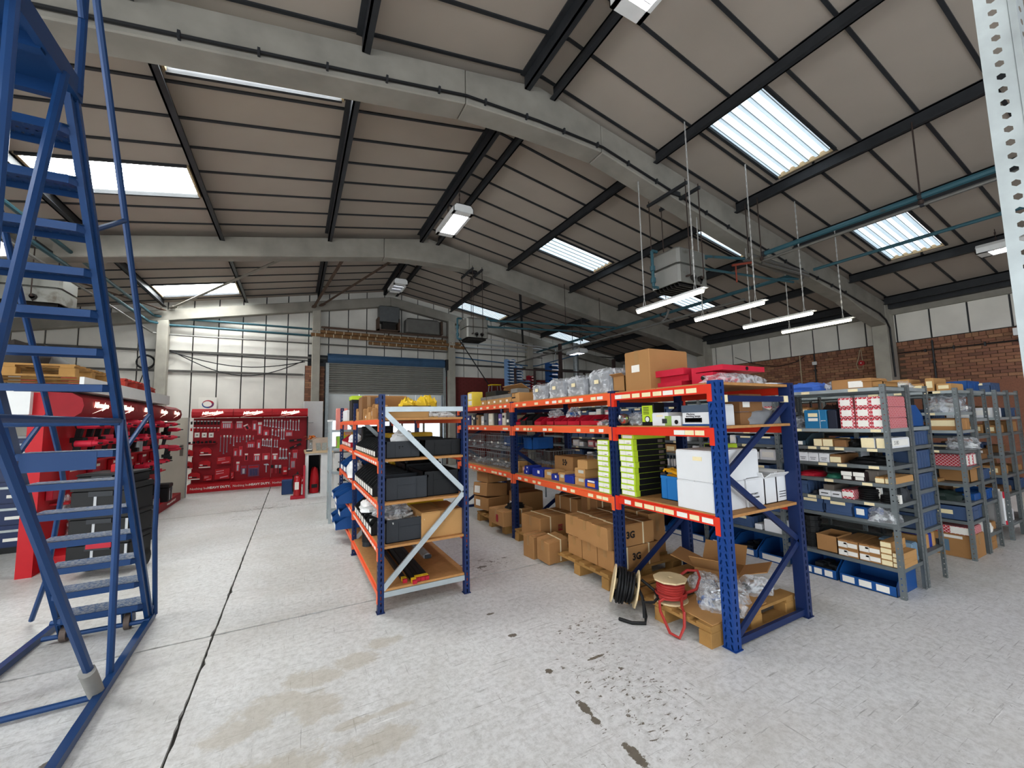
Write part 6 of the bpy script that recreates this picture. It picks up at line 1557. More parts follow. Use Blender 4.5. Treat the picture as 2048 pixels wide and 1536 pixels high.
for r in range(2):
    for k, y in enumerate((1.965, 1.8)): nearbox('brown box with white and red end label, %s layer, %s, lower shelf' % (['bottom', 'top'][r], ['left', 'right'][k]), y, .251 + r * .073, .158, .071, m_card, .42, [('x-', .22, .45, .5, .55, m_paper), ('x-', -.24, .45, .46, .7, m_paper), ('x-', -.12, .62, .14, .22, m_inkr, 'red_mark')], group='brown end label boxes')
for r in range(4): nearbox('cream labelled flat box, %s from the bottom beside the post, lower shelf' % ORD[r], 1.68, .251 + r * .052, .075, .05, m_card2, .42 if r < 3 else .3, [('x-', 0, .5, .98, .8, m_cream)], group='cream flat boxes')
for r in range(3): nearbox('short cream flat box, %s from the bottom right at the post' % ORD[r], 1.605, .251 + r * .042, .065, .04, m_card2, .3, [('x-', 0, .5, .98, .8, m_cream)], group='cream flat boxes at the post')
def bigbin(lab, y, w, tick, fill=None):
    t = pbin(lab, F + .2, y, 0.002, w, .42, .2, m_bluebin, lab=False, fill=fill)
    for k in range(tick): MB().box(-w * .44 + w * .9 * k / tick, -w * .44 + w * .9 * k / tick + w * .22, -.2115, -.21, .015, .07).build('label_strip', m_paper, t)
bigbin('wide blue open bin with three tickets on the floor under the near bay', 1.84, .42, 3); bigbin('blue open bin of parts on the floor, second from the near post', 2.22, .3, 3, m_greyp)

# fill the farther bays
COLS = [m_wbox, m_card, m_card2, m_cardd, m_slate, m_bluebin, m_lat, m_greyp, m_dblue]
ROWN = {'A': 'first', 'B': 'second', 'C': 'third', 'D': 'fourth', 'E': 'fifth', 'F': 'sixth'}
LVN = ['top shelf', 'second shelf', 'third shelf', 'fourth shelf', 'fifth shelf', 'sixth shelf', 'seventh shelf', 'eighth shelf', 'lowest shelf']
BAYN = ['end bay', 'second bay', 'third bay', 'fourth bay', 'fifth bay', 'sixth bay']
KN = {m_wbox.name: 'white carton', m_card.name: 'brown carton', m_card2.name: 'pale brown carton', m_cardd.name: 'dark brown carton', m_slate.name: 'slate drawer', m_bluebin.name: 'blue drawer', m_lat.name: 'red lattice box', m_greyp.name: 'grey box', m_dblue.name: 'dark blue drawer'}
def fill_bay(R, x0, x1, i, levels, front, pal, dens=1., skip=()):
    r = random.Random(ord(R) * 10 + i)
    for li, z in enumerate(levels):
        if li in skip: continue
        top = (levels[li - 1] - .035) if li else z + .24
        y = YS[i] + .045; n = 0; style = r.choice(pal)
        while y < YS[i + 1] - .1:
            if r.random() > dens: y += r.uniform(.08, .2); continue
            m = style if r.random() < .7 else r.choice(pal)
            dr = m in (m_slate, m_bluebin, m_dblue)
            w = r.choice((.2, .21, .28)) if dr else r.uniform(.07, .2); w = min(w, YS[i + 1] - .04 - y); h = min(top - z - .02, (.12 if dr else r.uniform(.05, .16)))
            if w < .05: break
            d = .4 if dr else r.uniform(.28, .4); yc = y + w / 2
            xc = (x0 + .02 + d / 2) if front < 0 else (x1 - .02 - d / 2)
            lab = '%s %s from near end, %s, %s, %s grey row' % (ORD[n], KN[m.name], LVN[li], BAYN[i], ROWN[R])
            if dr: drawer(lab, xc, yc, z + .001, round(w, 2), d, round(h, 2), m, front, group='drawers in the %s grey row' % ROWN[R])
            else: carton(lab, xc, yc, z + .001, d, w, h, 0, m, tape=False, group='cartons in the %s grey row' % ROWN[R], stick=[('x-' if front < 0 else 'x+', 0, .5, .7, .5, m_cream if m in (m_card, m_card2) else m_paper)] if li < 6 else ())
            y += w + r.uniform(.006, .03); n += 1
for i in range(1, 5): fill_bay('A', 4.6, 5.07, i, LV2, -1, [m_wbox, m_slate, m_slate, m_lat, m_card2, m_wbox], .85 if i < 3 else .7)
for i in range(1, 5):
    for k in range(3):
        pbin('blue floor bin, %s from near end under %s, first grey row' % (ORD[k], BAYN[i]), F + .2, YS[i] + .17 + .3 * k, .002, .28, .42, .19, m_bluebin, group='blue floor bins', fill=m_greyp if k % 2 else None)
# second row, seen from its end
pbin('bright blue ribbed bin at the end of the second row, second shelf', 5.36, 1.74, 1.451, .24, .4, .21, m_bluebin, rz=PI / 2, lab=False)
LB2 = [1.275, 1.05, .86, .69, .50]
for k, z in enumerate(LB2): drawer('slate ribbed drawer at the end of the second row, %s' % LVN[k + 2], 5.35, 1.70, z + .001, .2, .4, (.13, .17, .14, .13, .14)[k], m_slate, 1, group='slate drawers ending the second row')
for k in range(5): carton('navy and pink folder box, %s from the left at the end of the second row' % ORD[k], 5.2 + k * .072, 1.72, .301, .06, .2, .13, .0, m_navy if k % 2 else m_card2, tape=False, name='folder_box', group='folder boxes')
carton('pale blue plastic sheet pack at the end of the first row, lower shelf', 4.98, 1.72, .251, .12, .24, .16, 0, mat('pale_blue_film', '6f8ba0', .3), tape=False, name='sheet_pack', cat='pack')
fill_bay('B', 5.1, 5.57, 1, [1.825, 1.45, 1.275, 1.05], 1, [m_card, m_wbox], .6)
# third row end bay
bag('big milky bag on the second shelf of the third row end', 6.62, 1.72, 1.581, .4, .34, .2, m_clearg, seed=301, core=m_paper); bag('small white bag on the second shelf of the third row', 6.5, 2.05, 1.581, .12, .12, .06, m_white, seed=302)
for k in range(3): carton('orange brown carton with cream label, %s along the end, third shelf' % ORD[k], 6.5 + k * .13, 1.72, 1.381, .115, .24, .13, 0, m_card, tape=False, stick=[('x-', 0, .6, .8, .5, m_cream), ], group='orange brown cartons')
bag('clear crumpled bag hanging out at the fourth shelf end', 6.75, 1.66, 1.161, .3, .26, .13, m_clear, seed=303, core=m_white); bag('dark film on the fourth shelf of the third row', 6.55, 2.05, 1.161, .25, .35, .05, m_blackp, seed=304)
for k in range(3): carton('red lattice box, %s along the end of the third row, fifth shelf' % ORD[k], 6.55 + k * .13, 1.72, .981, .12, .25, .13, 0, m_lat, tape=False, name='lattice_box', stick=[('y-', 0, .5, .6, .8, m_paper)], group='lattice boxes of the third row')
opencarton('brown carton with hanging flap at the third row end', 6.72, 1.72, .801, .24, .25, .14, 0, m_card, fl=(.04, .04), ang=.9); carton('long pale board box, sixth shelf of third row', 6.52, 2.05, .801, .2, .5, .03, 0, m_card2, tape=False)
bag('dark green film bag on the seventh shelf of the third row', 6.6, 1.9, .601, .34, .5, .1, mat('green_dark', '26332e', .4), seed=305); carton('blue tray with white end, third row', 6.75, 1.64, .601, .2, .1, .07, 0, m_bluebin, tape=False, name='tray')
crate('slate crate with tan label at the third row end', 6.62, 1.80, .401, .4, .42, .15, m_slate, lab='x-')
carton('red lattice flat box on the floor level of the third row', 6.6, 1.8, .25, .36, .4, .08, 0, m_lat, tape=False, name='lattice_box', stick=[('x-', .3, .5, .36, .9, m_paper)]); o = carton('big leaning brown carton with blue print at the floor of the third row', 6.62, 1.8, .001, .36, .42, .248, 0, m_card, stick=[('x-', .1, .85, .42, .12, m_paper), ('x-', -.05, .45, .2, .5, mat('blue_print', '5a7488', .6), 'print_panel'), ('x-', -.15, .4, .1, .5, m_greyp, 'print_panel')])
bag('white bag on top of the brown cartons, third row floor', 7.1, 1.7, .201, .25, .2, .14, m_paper, seed=306); 
for k in range(2): carton(['lower', 'upper'][k] + ' small brown carton at the floor of the fourth row', 7.1, 1.75, .001 + k * .095, .3, .3, .09, 0, m_card, tape=True)
o = carton('white and red packet hanging at the end of the fourth row', 7.45, 1.62, .25, .02, .2, .38, 0, m_wbox, tape=False, name='packet', stick=[('y-', 0, .9, 1., .2, m_redp, 'red_band'), ('y-', 0, .06, 1., .12, m_redp, 'red_band')]); o.rotation_euler = (0, 0, -.6)
for i in range(1, 3): fill_bay('C', 6.4, 6.87, i, [1.825, 1.58, 1.38, 1.16, .98], -1, [m_card, m_wbox, m_bluebin], .6)
fill_bay('D', 6.9, 7.37, 0, [1.825, 1.5, 1.3, 1.02, .78, .55, .2], 1, [m_card, m_card2, m_slate, m_cardd, m_bluebin], .85); fill_bay('E', 7.78, 8.25, 0, [1.825, 1.5, 1.3, 1.02, .78, .55, .2], -1, [m_card, m_cardd, m_wbox, m_slate], .85); fill_bay('F', 8.28, 8.75, 0, [1.825, 1.5, 1.3, 1.02, .78, .55], 1, [m_card, m_cardd, m_slate], .8)
for i in (1, 2): fill_bay('E', 7.78, 8.25, i, [1.825, 1.5], -1, [m_card, m_cardd], .8)
fill_bay('C', 6.4, 6.87, 0, [1.825], -1, [m_card, m_card2], .95)
# ---------------------------------------------------------------- red tool display along the partition at left
m_dred = mat('display_red', 'b00f1a', .5, var=.05); m_dredd = mat('display_red_deep', '880c18', .6, var=.06)
m_logo = emis('lit_logo', 'fff0dc', 1.3)
def logo(parent, loc, rz, s, tilt=0):
    l = text(parent, 'Milwaukee', .105 * s, m_logo, loc, rz, .35, .004 * s, tilt=tilt)
    l.rotation_euler = (tilt, -.10, rz) if rz == 0 else (tilt, 0, rz)
    b = MB(); b.prism([(-.27 * s, -.115 * s), (.10 * s, -.03 * s), (.27 * s, .0), (.02 * s, -.075 * s), (.04 * s, -.055 * s)], -.001, .001, 'y'); u = b.build('logo_flash', m_logo, parent); u.location = loc; u.rotation_euler = (tilt, 0, rz)
PX = -2.5
part = tag(thing('wall_partition', None, None, (PX, 9, 0)), kind='structure')
MB().box(-.12, -.06, -2.3, 2.2, 0, 2.03).build('room_side', m_white, part); b = MB(); b.box(-.92, .30, -2.45, 1.25, 2.052, 2.1); b.build('lid_board', m_white, part); MB().box(.26, .30, -2.45, 1.25, 2.1, 2.22).build('fascia', m_white, part)
MB().box(-.36, -.10, -2.52, -2.44, 1.78, 2.04).build('end_board', m_white, part)
dsp = thing('tool_display', 'long red branded tool display along the left partition', 'display', (PX, 8.9, 0))
MB().box(-.05, 0, -2.3, 2.1, .0, 2.03).build('back_panel', m_dred, dsp)
MB().box(-.13, .0, -2.36, -2.30, 0, 2.03).build('end_panel', m_dred, dsp)
MB().box(.0, .3, -2.2, 2.65, .0, .16).build('plinth', m_dred, dsp); MB().box(.3, .303, -2.2, 2.65, .01, .15).build('plinth_front', m_dredd, dsp)
prof = [(0, 1.73), (.22, 1.74), (.29, 1.80), (.31, 1.88), (.29, 1.97), (.2, 2.03), (0, 2.04)]
for k in range(5):
    y0 = -2.34 + k * .94; b = MB(); b.prism(prof, y0 + .002, y0 + .938, 'y'); c = b.build('canopy', m_dredd, dsp, True)
    logo(dsp, (.318, y0 + .47, 1.9), PI / 2, .95)
for k in range(3): text(dsp, 'Nothing but HEAVY DUTY.', .06, m_paper, (.3045, -.6 + k * 1.25, .08), PI / 2)
b = MB()
for k in range(9): b.cyl((.1 , -2.1 + k * .5, 1.728), (.16, -2.1 + k * .5, 1.722), .02, 8)
b.each('spot_light', m_logo, dsp)
for z in (1.18, .72): MB().box(0, .16, -2.1, 2.0, z, z + .02).build('shelf', m_dred, dsp)
def power_tool(label, x, y, z, rz, s=1., m=None, kind=0):
    t = thing('power_tool', label, 'power tool', (x, y, z), rz, 'power tools on the left display'); m = m or m_redm
    b = MB(); b.cyl((0, .02 * s, .18 * s), (0, -.12 * s, .18 * s), .036 * s, 12); b.cyl((0, -.12 * s, .18 * s), (0, -.165 * s, .18 * s), .03 * s, 12, 0, .018 * s); b.build('motor_body', m, t, True)
    b = MB(); b.cyl((0, -.165 * s, .18 * s), (0, -.2 * s, .18 * s), .009 * s, 8); b.cyl((0, .02 * s, .18 * s), (0, .035 * s, .18 * s), .037 * s, 12); b.build('chuck', m_blackp, t, True)
    b = MB(); b.prism([(-.022 * s, .16 * s), (.03 * s, .16 * s), (.045 * s, .05 * s), (.0 * s, .05 * s)], -.018 * s, .018 * s, 'x'); b.build('grip', m_blackp, t)
    MB().cbox(-.036 * s, .036 * s, -.045 * s, .075 * s, 0, .055 * s, .006).build('battery', m if kind else m_blackp, t)
    return t
spots = [(6.95, 1.5), (7.25, 1.5), (7.5, 1.5), (7.8, 1.52), (8.15, 1.5), (8.45, 1.55), (8.8, 1.5), (9.3, 1.5), (9.7, 1.55), (10.1, 1.5), (10.5, 1.52), (6.9, 1.22), (7.3, 1.22), (7.75, 1.22), (8.1, 1.22), (8.5, 1.22), (8.9, 1.22), (9.5, 1.22), (10.0, 1.22), (10.4, 1.2),
         (9.1, .74), (9.5, .74), (9.9, .74), (10.3, .74), (10.6, 1.0), (10.7, 1.35), (10.75, .95)]
for k, (y, z) in enumerate(spots):
    power_tool('%s cordless power tool, %s along the %s row of the left display' % (['red', 'black and red'][k % 2], ORD[k if k < 11 else k - 11 if k < 20 else k - 20], 'top' if k < 11 else 'middle' if k < 20 else 'lower'), PX + .17 + (.06 if y > 10.3 else 0), y, z - (.06 if z > 1.45 else 0) + (.007 if z < .75 else 0), PI / 2 + rnd.uniform(-.4, .4), 1.15, kind=k % 2)
for k in range(12):
    carton('red tool pack card, %s from the near end on the left display panel' % ORD[k], PX + .035, 6.8 + k * .34, .8 + .14 * (k % 2), .06, .24, .2, 0, m_dred if k % 3 else m_redp, tape=False, name='tool_pack', cat='pack', group='tool packs on the left display', stick=[('x+', 0, .8, .8, .18, m_paper)])
for k, (y, z) in enumerate(((7.0, .62), (7.25, .3))):
    t = bag(['upper', 'lower'][k] + ' clear pack of fittings hung on the left display', PX + .06, y, z, .1, .2, .18, m_clear, core=m_chr, seed=401 + k)
t = thing('shop_vacuum', 'silver and red cordless canister standing on the display shelf', 'vacuum', (PX + .1, 9.3, 1.2)); MB().cyl((0, 0, 0), (0, 0, .2), .07, 14).build('canister', m_alu, t, True); MB().cyl((0, 0, .2), (0, 0, .26), .072, 14).build('head', m_redp, t, True)
def toolbox(label, x, y, z, w, d, h, rz, m=None, strips=True, name='tool_box'):
    t = thing(name, label, 'toolbox', (x, y, z), rz); m = m or m_blackp
    MB().cbox(-w / 2, w / 2, -d / 2, d / 2, 0, h * .8, .012).build('body', m, t); MB().cbox(-w / 2 - .01, w / 2 + .01, -d / 2 - .01, d / 2 + .01, h * .8 + .002, h, .015).build('lid', m, t)
    if strips:
        for xx in (-.05, w / 2 - .03): MB().box(xx - .012, xx + .012, -d / 2 - .006, -d / 2 - .001, h * .08, h * .74).build('corner_strip', mat('pale_grey_strip', 'b3b6b8', .4), t)
    MB().box(-w * .2, w * .2, -d / 2 - .014, -d / 2 - .001, h * .6, h * .78).build('latch', m_greyp, t)
    return t
A = -.22
T4 = 'stack of four black rolling tool boxes'
for k, (z, h, w, lab) in enumerate(((.12, .30, .56, 'bottom black tool box on the wheels'), (.425, .26, .55, 'second black tool box from the bottom with pale strips'), (.69, .3, .54, 'third black tool box with wide lid'), (.995, .12, .46, 'slim black organiser on top of the black tool boxes'))):
    t = toolbox(lab + ', behind the blue steps', -1.80, 6.3, z, w, .42, h, A, strips=k < 3)
    if k == 0:
        b = MB(); [b.cyl((s * .28, .12, -.02), (s * .22, .12, -.02), .1, 16) for s in (-1, 1)]; b.each('wheel', m_blackp, t); MB().box(-.1, .12, -.225, -.212, .2, .26).build('red_badge', m_redp, t)
carton('red card box on top of the slim organiser', -1.75, 6.3, 1.116, .16, .1, .08, 0, m_dred, tape=False, name='tool_pack', cat='pack')
toolbox('black tool box behind the rolling stack near the aisle', -1.98, 7.6, 0, .4, .5, .42, .0)
toolbox('black tool box standing on the red plinth at the far end', -2.31, 10.4, .162, .3, .33, .34, PI / 2); toolbox('small black kit box with red badge on the plinth', -2.33, 9.4, .162, .26, .28, .24, PI / 2)
t = carton('open red tool tray leaning on the plinth', -2.28, 9.9, .165, .16, .3, .14, .3, m_redp, tape=False, name='tool_tray', cat='tray', stick=[('x+', 0, .5, .8, .7, m_dredd, 'recess')])
for k in range(4): power_tool('red tool lying on the plinth, %s from the near end' % ORD[k], -2.36, 7.9 + k * .33, .162, PI / 2 + .3 * (k - 1.5), 1.3)
bag('black pouch with white card on the plinth', -2.3, 8.95, .162, .2, .3, .16, m_blackp, seed=411)
# sliding door leaf closing the gap
dr = tag(thing('door_2', None, None, (-2.5, 11.82, 0)), kind='structure'); MB().box(-.35, .34, -.02, .02, 0, 1.82).build('leaf', mat('beige_door', 'b0aa9b', .6, var=.12, scale=2), dr); MB().box(.2, .26, -.03, -.02, .95, 1.2).build('pull_handle', mat('bronze_pull', '6d665d', .4, .4), dr); MB().box(.325, .342, -.025, .025, 0, 1.82).build('edge_strip', m_alu, dr)
# things on the partition roof
t = pallet('timber pallet on the white partition roof at left', -2.85, 7.1, 1.1, 1.0, 0, 2.224)
bag('black tarpaulin bundle on the timber pallet', -3.0, 7.1, 2.37, .8, .8, .3, mat('tarpaulin', '2a2624', .5), seed=421)
m_redw = mat('red_pallet_wood', 'a8382c', .7, var=.2)
pallet('red pallet lying behind on the partition roof', -2.85, 8.7, 1.1, 1.0, 0, 2.224, m=m_redw); pallet('second red pallet further along the partition roof', -2.9, 9.85, 1.0, .9, .1, 2.104 + .12, m=m_redw)
# navy drawer cabinet
t = thing('drawer_cabinet', 'navy tool drawer cabinet with white labels at the far left', 'cabinet', (-3.42, 8.2, 0)); m_nav = mat('navy_cabinet', '14264d', .4, var=.08)
MB().box(-.6, .38, -.25, .25, .08, 1.5).build('carcass', m_nav, t); MB().box(-.6, .38, -.24, .25, 0, .08).build('plinth', m_blackp, t)
for k in range(5):
    d_ = MB().box(-.58, .36, -.275, -.252, .1 + k * .28, .1 + k * .28 + .265).build('drawer', m_nav, t); MB().box(.0, .34, -.29, -.276, .1 + k * .28 + .18, .1 + k * .28 + .21).build('handle', m_alu, d_); MB().box(.10, .32, -.277, -.2752, .1 + k * .28 + .06, .1 + k * .28 + .10).build('label_card', m_paper, d_)
MB().box(-.62, .4, -.28, .26, 1.5, 1.53).build('worktop', mat('grey_top', '8d8f90', .5), t)

# ---------------------------------------------------------------- red tool wall at the far end
DY = 12.86
fw = thing('tool_wall', 'red branded tool wall with spanners and blister packs at the far end', 'display', (-.98, DY, 0)); fx = .98
for k in range(3):
    x0 = -1.3 + .02 + k * .86
    MB().box(x0, x0 + .855, .0, .05, 0, 1.82).build('back_panel', m_dredd, fw)
    b = MB(); b.prism([(0.0, 1.83), (-.24, 1.83), (-.3, 1.88), (-.3, 1.97), (-.24, 2.05), (0, 2.06)], x0, x0 + .853, 'x'); b.build('canopy', m_dred, fw); logo(fw, (x0 + .42, -.306, 1.95), 0, .95)
    MB().box(x0, x0 + .853, -.4, .0, 0, .2).build('plinth', m_dred, fw); text(fw, 'Nothing but', .075, m_paper, (x0 + .24, -.402, .1)); text(fw, 'HEAVY DUTY.', .075, m_paper, (x0 + .64, -.402, .1), bold=.003)
MB().box(1.28, 1.31, -.1, .05, 0, 1.83).build('end_trim', m_blackp, fw)
b = MB()
for i in range(52):
    for j in range(28): b.box(-1.26 + i * .049, -1.256 + i * .049, -.0012, 0, .3 + j * .054, .304 + j * .054)
b.build('peg_holes', m_blackp, fw)['kind'] = 'stuff'
def DX(rx): d = rx - 110; return -2.297 + .00126 * d + 7.4e-8 * d * d
def DZ_(rx, ry): return 1.755 - (.00155 + 9e-8 * (rx - 110)) * (ry - 340) - 3e-5 * (rx - 110)
def hang(name, label, cat, rx, ry, group=None, dy=0): return thing(name, label, cat, (DX(rx), DY - .004 - dy, DZ_(rx, ry)), 0, group)
m_blis = mat('blister_red', 'c42b3a', .35, var=.08); m_spn = mat('spanner_steel', 'a9acb0', .42, .6)
def blister(label, rx, ry, w, h, inner=None, n=3, m=None, rot=0):
    t = hang('blister_pack', label + ' on the red tool wall', 'pack', rx, ry, 'blister packs on the tool wall'); m = m or m_blis
    MB().box(-w / 2, w / 2, -.008, 0, -h / 2, h / 2).build('card', m, t); MB().box(-w * .42, w * .42, -.0095, -.008, h * .26, h * .44).build('header', m_paper if rx % 2 else m_dred, t)
    b = MB()
    for k in range(n): xx = -w * .36 + w * .72 * (k + .5) / n; b.box(xx - w * .2 / n, xx + w * .2 / n, -.03, -.008, -h * .4, h * .16)
    b.build('contents', inner or m_spn, t)['kind'] = 'stuff'
    if rot: t.rotation_euler = (0, rot, 0)
def tool_hang(label, rx, ry, L, m=None, head=.018, name='spanner', cat='spanner', group=None, card=True):
    t = hang(name, label, cat, rx, ry, group); m = m or m_spn
    if card: MB().box(-.016, .016, -.004, 0, -.01, .05).build('hang_card', m_blis if rx % 2 else m_paper, t)
    b = MB(); b.prism([(-.007, -L), (.007, -L), (.006, 0), (-.006, 0)], -.018, -.01, 'y'); b.prism([(-head, -L - head * 1.3), (-head * .4, -L - head * .5), (head * .4, -L - head * .5), (head, -L - head * 1.3), (head * .9, -L + head), (-head * .9, -L + head)], -.02, -.008, 'y'); b.build('shank', m, t)
    b = MB(); b.cyl((0, -.02, 0), (0, -.008, 0), head * .8, 10); b.build('ring_end', m, t)
for i, rx in enumerate((1280, 1322, 1370, 1420, 1468, 1515, 1560, 1607, 1655, 1700, 1745, 1793, 1838)): tool_hang('spanner, %s from the left in the top row of the tool wall' % ORD[i], rx, 345, .11 + .012 * i if i < 12 else .24, group='spanners on the tool wall')
for i, rx in enumerate((1412, 1465, 1512, 1560, 1600)): tool_hang('spanner, %s from the left in the second row of the tool wall' % ORD[i], rx, 500, .1 + (.12 if i > 2 else .02 * i), group='spanners on the tool wall')
for i, rx in enumerate((1262, 1295, 1330, 1365, 1398, 1455, 1495)): tool_hang('spanner, %s from the left in the third row of the tool wall' % ORD[i], rx, 655, .13 + .008 * i, group='spanners on the tool wall')
for i, rx in enumerate((1548, 1597, 1645)): tool_hang('large bright spanner, %s of three low on the tool wall' % ORD[i], rx, 800, .24, head=.03, group='large spanners on the tool wall')
for i, rx in enumerate((585, 640, 690, 742, 795, 845, 897, 945, 1000, 1050, 1105)): tool_hang('hanging driver tool, %s from the left in the middle panel' % ORD[i], rx, 600, (.36, .42, .38, .16, .22, .12, .12, .06, .12, .07, .05)[i], m=m_spn if i in (4, 5) else mat('tool_grey', '77787c', .35, .6), head=.014, name='driver_tool', cat='tool', group='driver tools on the tool wall')
for r in range(2):
    for i in range(9):
        t = hang('socket_clip', 'white capped holder, %s from left, %s row, left part of tool wall' % (ORD[i], ['top', 'second'][r]), 'socket', 110 + 54 * i, 342 + 108 * r, 'socket holders on the tool wall'); MB().box(-.022, .022, -.03, 0, -.012, .014).build('cap', m_white, t); MB().box(-.016, .016, -.028, 0, -.085, -.012).build('socket', m_blackp if r == 0 else m_dred, t)
for i, rx in enumerate((205, 320, 430)): t = hang('price_card', '%s white card at left of the tool wall' % ['left', 'middle', 'right'][i], 'card', rx, 567); MB().box(-.05, .05, -.006, 0, -.06, .06).build('card', m_paper, t); MB().box(-.02, .02, -.007, -.006, -.01, .012).build('print', m_ink, t)
t = hang('tool_ledge', 'dark ledge with black sockets at left of the tool wall', 'shelf', 300, 700); MB().box(-.3, .3, -.1, 0, -.02, 0).build('ledge', m_dredd, t)
for i in range(7): b = MB(); b.cyl((-.26 + i * .085, -.05, 0), (-.26 + i * .085, -.05, .045 + .01 * (i % 3)), .026, 10); b.build('socket', m_blackp, t)
for lab, rx, ry, w, h, n in (('wide cutter pack', 675, 400, .24, .2, 4), ('narrow plier pack', 875, 400, .15, .2, 3), ('tall left blade pack', 1120, 410, .1, .26, 1), ('tall right blade pack', 1205, 455, .1, .36, 1), ('clear bulb pack', 1310, 530, .12, .15, 1), ('red chisel pack', 1680, 540, .18, .16, 4), ('plier trio pack', 1070, 725, .17, .15, 3), ('long driver pack left', 830, 845, .09, .2, 1), ('long driver pack right', 912, 830, .08, .26, 1),
                             ('small black torch pack', 1005, 920, .08, .2, 1), ('twin snips pack', 1175, 925, .15, .2, 2), ('pale glove pack', 1320, 915, .17, .18, 1), ('second pale glove pack', 1465, 915, .14, .18, 1), ('bit row pack', 1200, 715, .09, .24, 1), ('screwdriver pack in low centre', 875, 1070, .08, .27, 1), ('clear bag pack', 970, 1130, .12, .22, 1), ('navy driver set', 1130, 1140, .25, .3, 5), ('large belt pack', 1790, 880, .13, .25, 2), ('long bar pack', 1760, 1020, .12, .3, 4)):
    blister(lab, rx, ry, w, h, n=n, inner=m_dblue if 'navy' in lab else m_blackp if 'black' in lab else m_white if 'pale' in lab else None, m=mat('purple_card', '6d3a55', .4) if 'navy' in lab or 'bag' in lab else None)
blister('tilted red pack', 995, 435, .12, .15, rot=-.5, n=1, inner=m_blackp)
for lab, rx, ry in (('upper', 360, 835), ('middle', 355, 1035), ('lower left', 195, 1225), ('cut off upper', 70, 870), ('cut off lower', 70, 1060)):
    t = hang('tool_case', lab + ' red case set with handle on the tool wall', 'case', rx, ry, 'red cases on the tool wall'); b = MB(); b.prism([(-.12, -.09), (.12, -.09), (.12, .05), (.07, .09), (-.07, .09), (-.12, .05)], -.07, 0, 'y'); b.build('case', m_dred, t); MB().box(-.118, .118, -.073, -.07, -.085, -.06).build('white_band', m_paper, t); MB().box(-.1, -.04, -.073, -.07, -.03, .0).build('logo_panel', m_paper, t); b = MB(); b.box(-.05, .05, -.05, -.03, .1, .112); b.box(-.05, -.038, -.05, -.03, .085, .1); b.box(.038, .05, -.05, -.03, .085, .1); b.build('handle', m_dred, t); MB().box(-.04, .06, -.074, -.07, -.045, -.02).build('dark_window', m_blackp, t)
for lab, rx, ry, w, h in (('upper saw carton', 655, 970, .29, .18), ('lower big saw carton', 640, 1185, .31, .26), ('small carton at low left', 415, 1250, .17, .13), ('slim carton right of the saw carton', 800, 1210, .06, .17)):
    t = hang('tool_carton', 'red printed ' + lab + ' on the tool wall', 'box', rx, ry); MB().box(-w / 2, w / 2, -.08, 0, -h / 2, h / 2).build('carton', m_dred, t)
    for k in range(3): MB().prism([(-w * .42, h * (.3 - .22 * k)), (w * .1, h * (.36 - .22 * k)), (w * .1, h * (.30 - .22 * k)), (-w * .42, h * (.2 - .22 * k))] if k < 2 else [(-w * .15, -h * .3), (w * .4, -h * .18), (w * .4, -h * .28), (-w * .15, -h * .42)], -.082, -.08, 'y').build('saw_print', mat('print_pink', 'd99aa0', .5), t)
t = hang('hammer', 'hammer hanging low on the tool wall', 'hammer', 1330, 1045); b = MB(); b.prism([(-.06, .02), (.03, .03), (.06, .0), (.06, -.015), (-.05, -.005)], -.03, -.01, 'y'); b.build('head', m_spn, t); MB().box(-.01, .01, -.028, -.012, -.2, .0).build('handle', m_spn, t)
for i, rx in enumerate((1425, 1490, 1550)): t = hang('hand_tool', '%s red handled tool beside the hammer' % ['first', 'second', 'third'][i], 'tool', rx, 1050); MB().box(-.014, .014, -.03, -.008, -.22, -.08).build('grip', m_redp if i < 2 else m_blackp, t); MB().box(-.03, .03, -.03, -.008, -.08, .0).build('jaw', m_blackp if i == 0 else m_spn, t)
t = hang('tool_carton', 'red carton right of the hand tools on the tool wall', 'box', 1635, 1140); MB().box(-.055, .055, -.08, 0, -.1, .1).build('carton', m_dred, t); MB().box(-.035, .035, -.082, -.08, -.03, .01).build('print', m_paper, t)
for i, (rx, ry, rot) in enumerate(((1790, 650, -.06), (1790, 745, -.42))): t = hang('spirit_level', ['upper', 'lower tilted'][i] + ' black spirit level at the right of the tool wall', 'level', rx, ry); b = MB(); b.box(-.15, .15, -.05, -.02, -.028, .028); b.build('bar', m_blackp, t); MB().box(-.03, .03, -.052, -.05, -.012, .012).build('vial', m_blis, t); t.rotation_euler = (0, rot, 0)
tool_hang('long adjustable wrench at the right of the tool wall', 1700, 880, .4, m=mat('tool_grey', '77787c', .35, .6), head=.026, name='wrench', cat='wrench')
# poster above the tool wall
t = thing('poster', 'white poster with a red and blue swirl emblem on the far wall', 'poster', (-2.28, YF - .06, 2.27)); MB().box(-.22, .22, -.004, .004, -.2, .2).build('sheet', m_paper, t)
def swirl(cols, a0, a1, r0, w0, w1):
    b = MB(); n = 18; vs = []
    for i in range(n + 1):
        u = i / n; a = a0 + (a1 - a0) * u; w = w0 + (w1 - w0) * u
        for rr in (r0 - w / 2, r0 + w / 2): vs.append((rr * 1.25 * math.cos(a), -.0055, rr * math.sin(a)))
    b.add(vs, [(2 * i, 2 * i + 1, 2 * i + 3, 2 * i + 2) for i in range(n)]); b.build('swirl', cols, t)
swirl(mat('swirl_red', 'b0243a', .5), .2, 2.9, .1, .05, .012); swirl(mat('swirl_blue', '274a86', .5), 2.7, 5.0, .1, .012, .045); swirl(mat('swirl_purple', '6a2f5c', .5), 4.9, 6.6, .1, .045, .04)

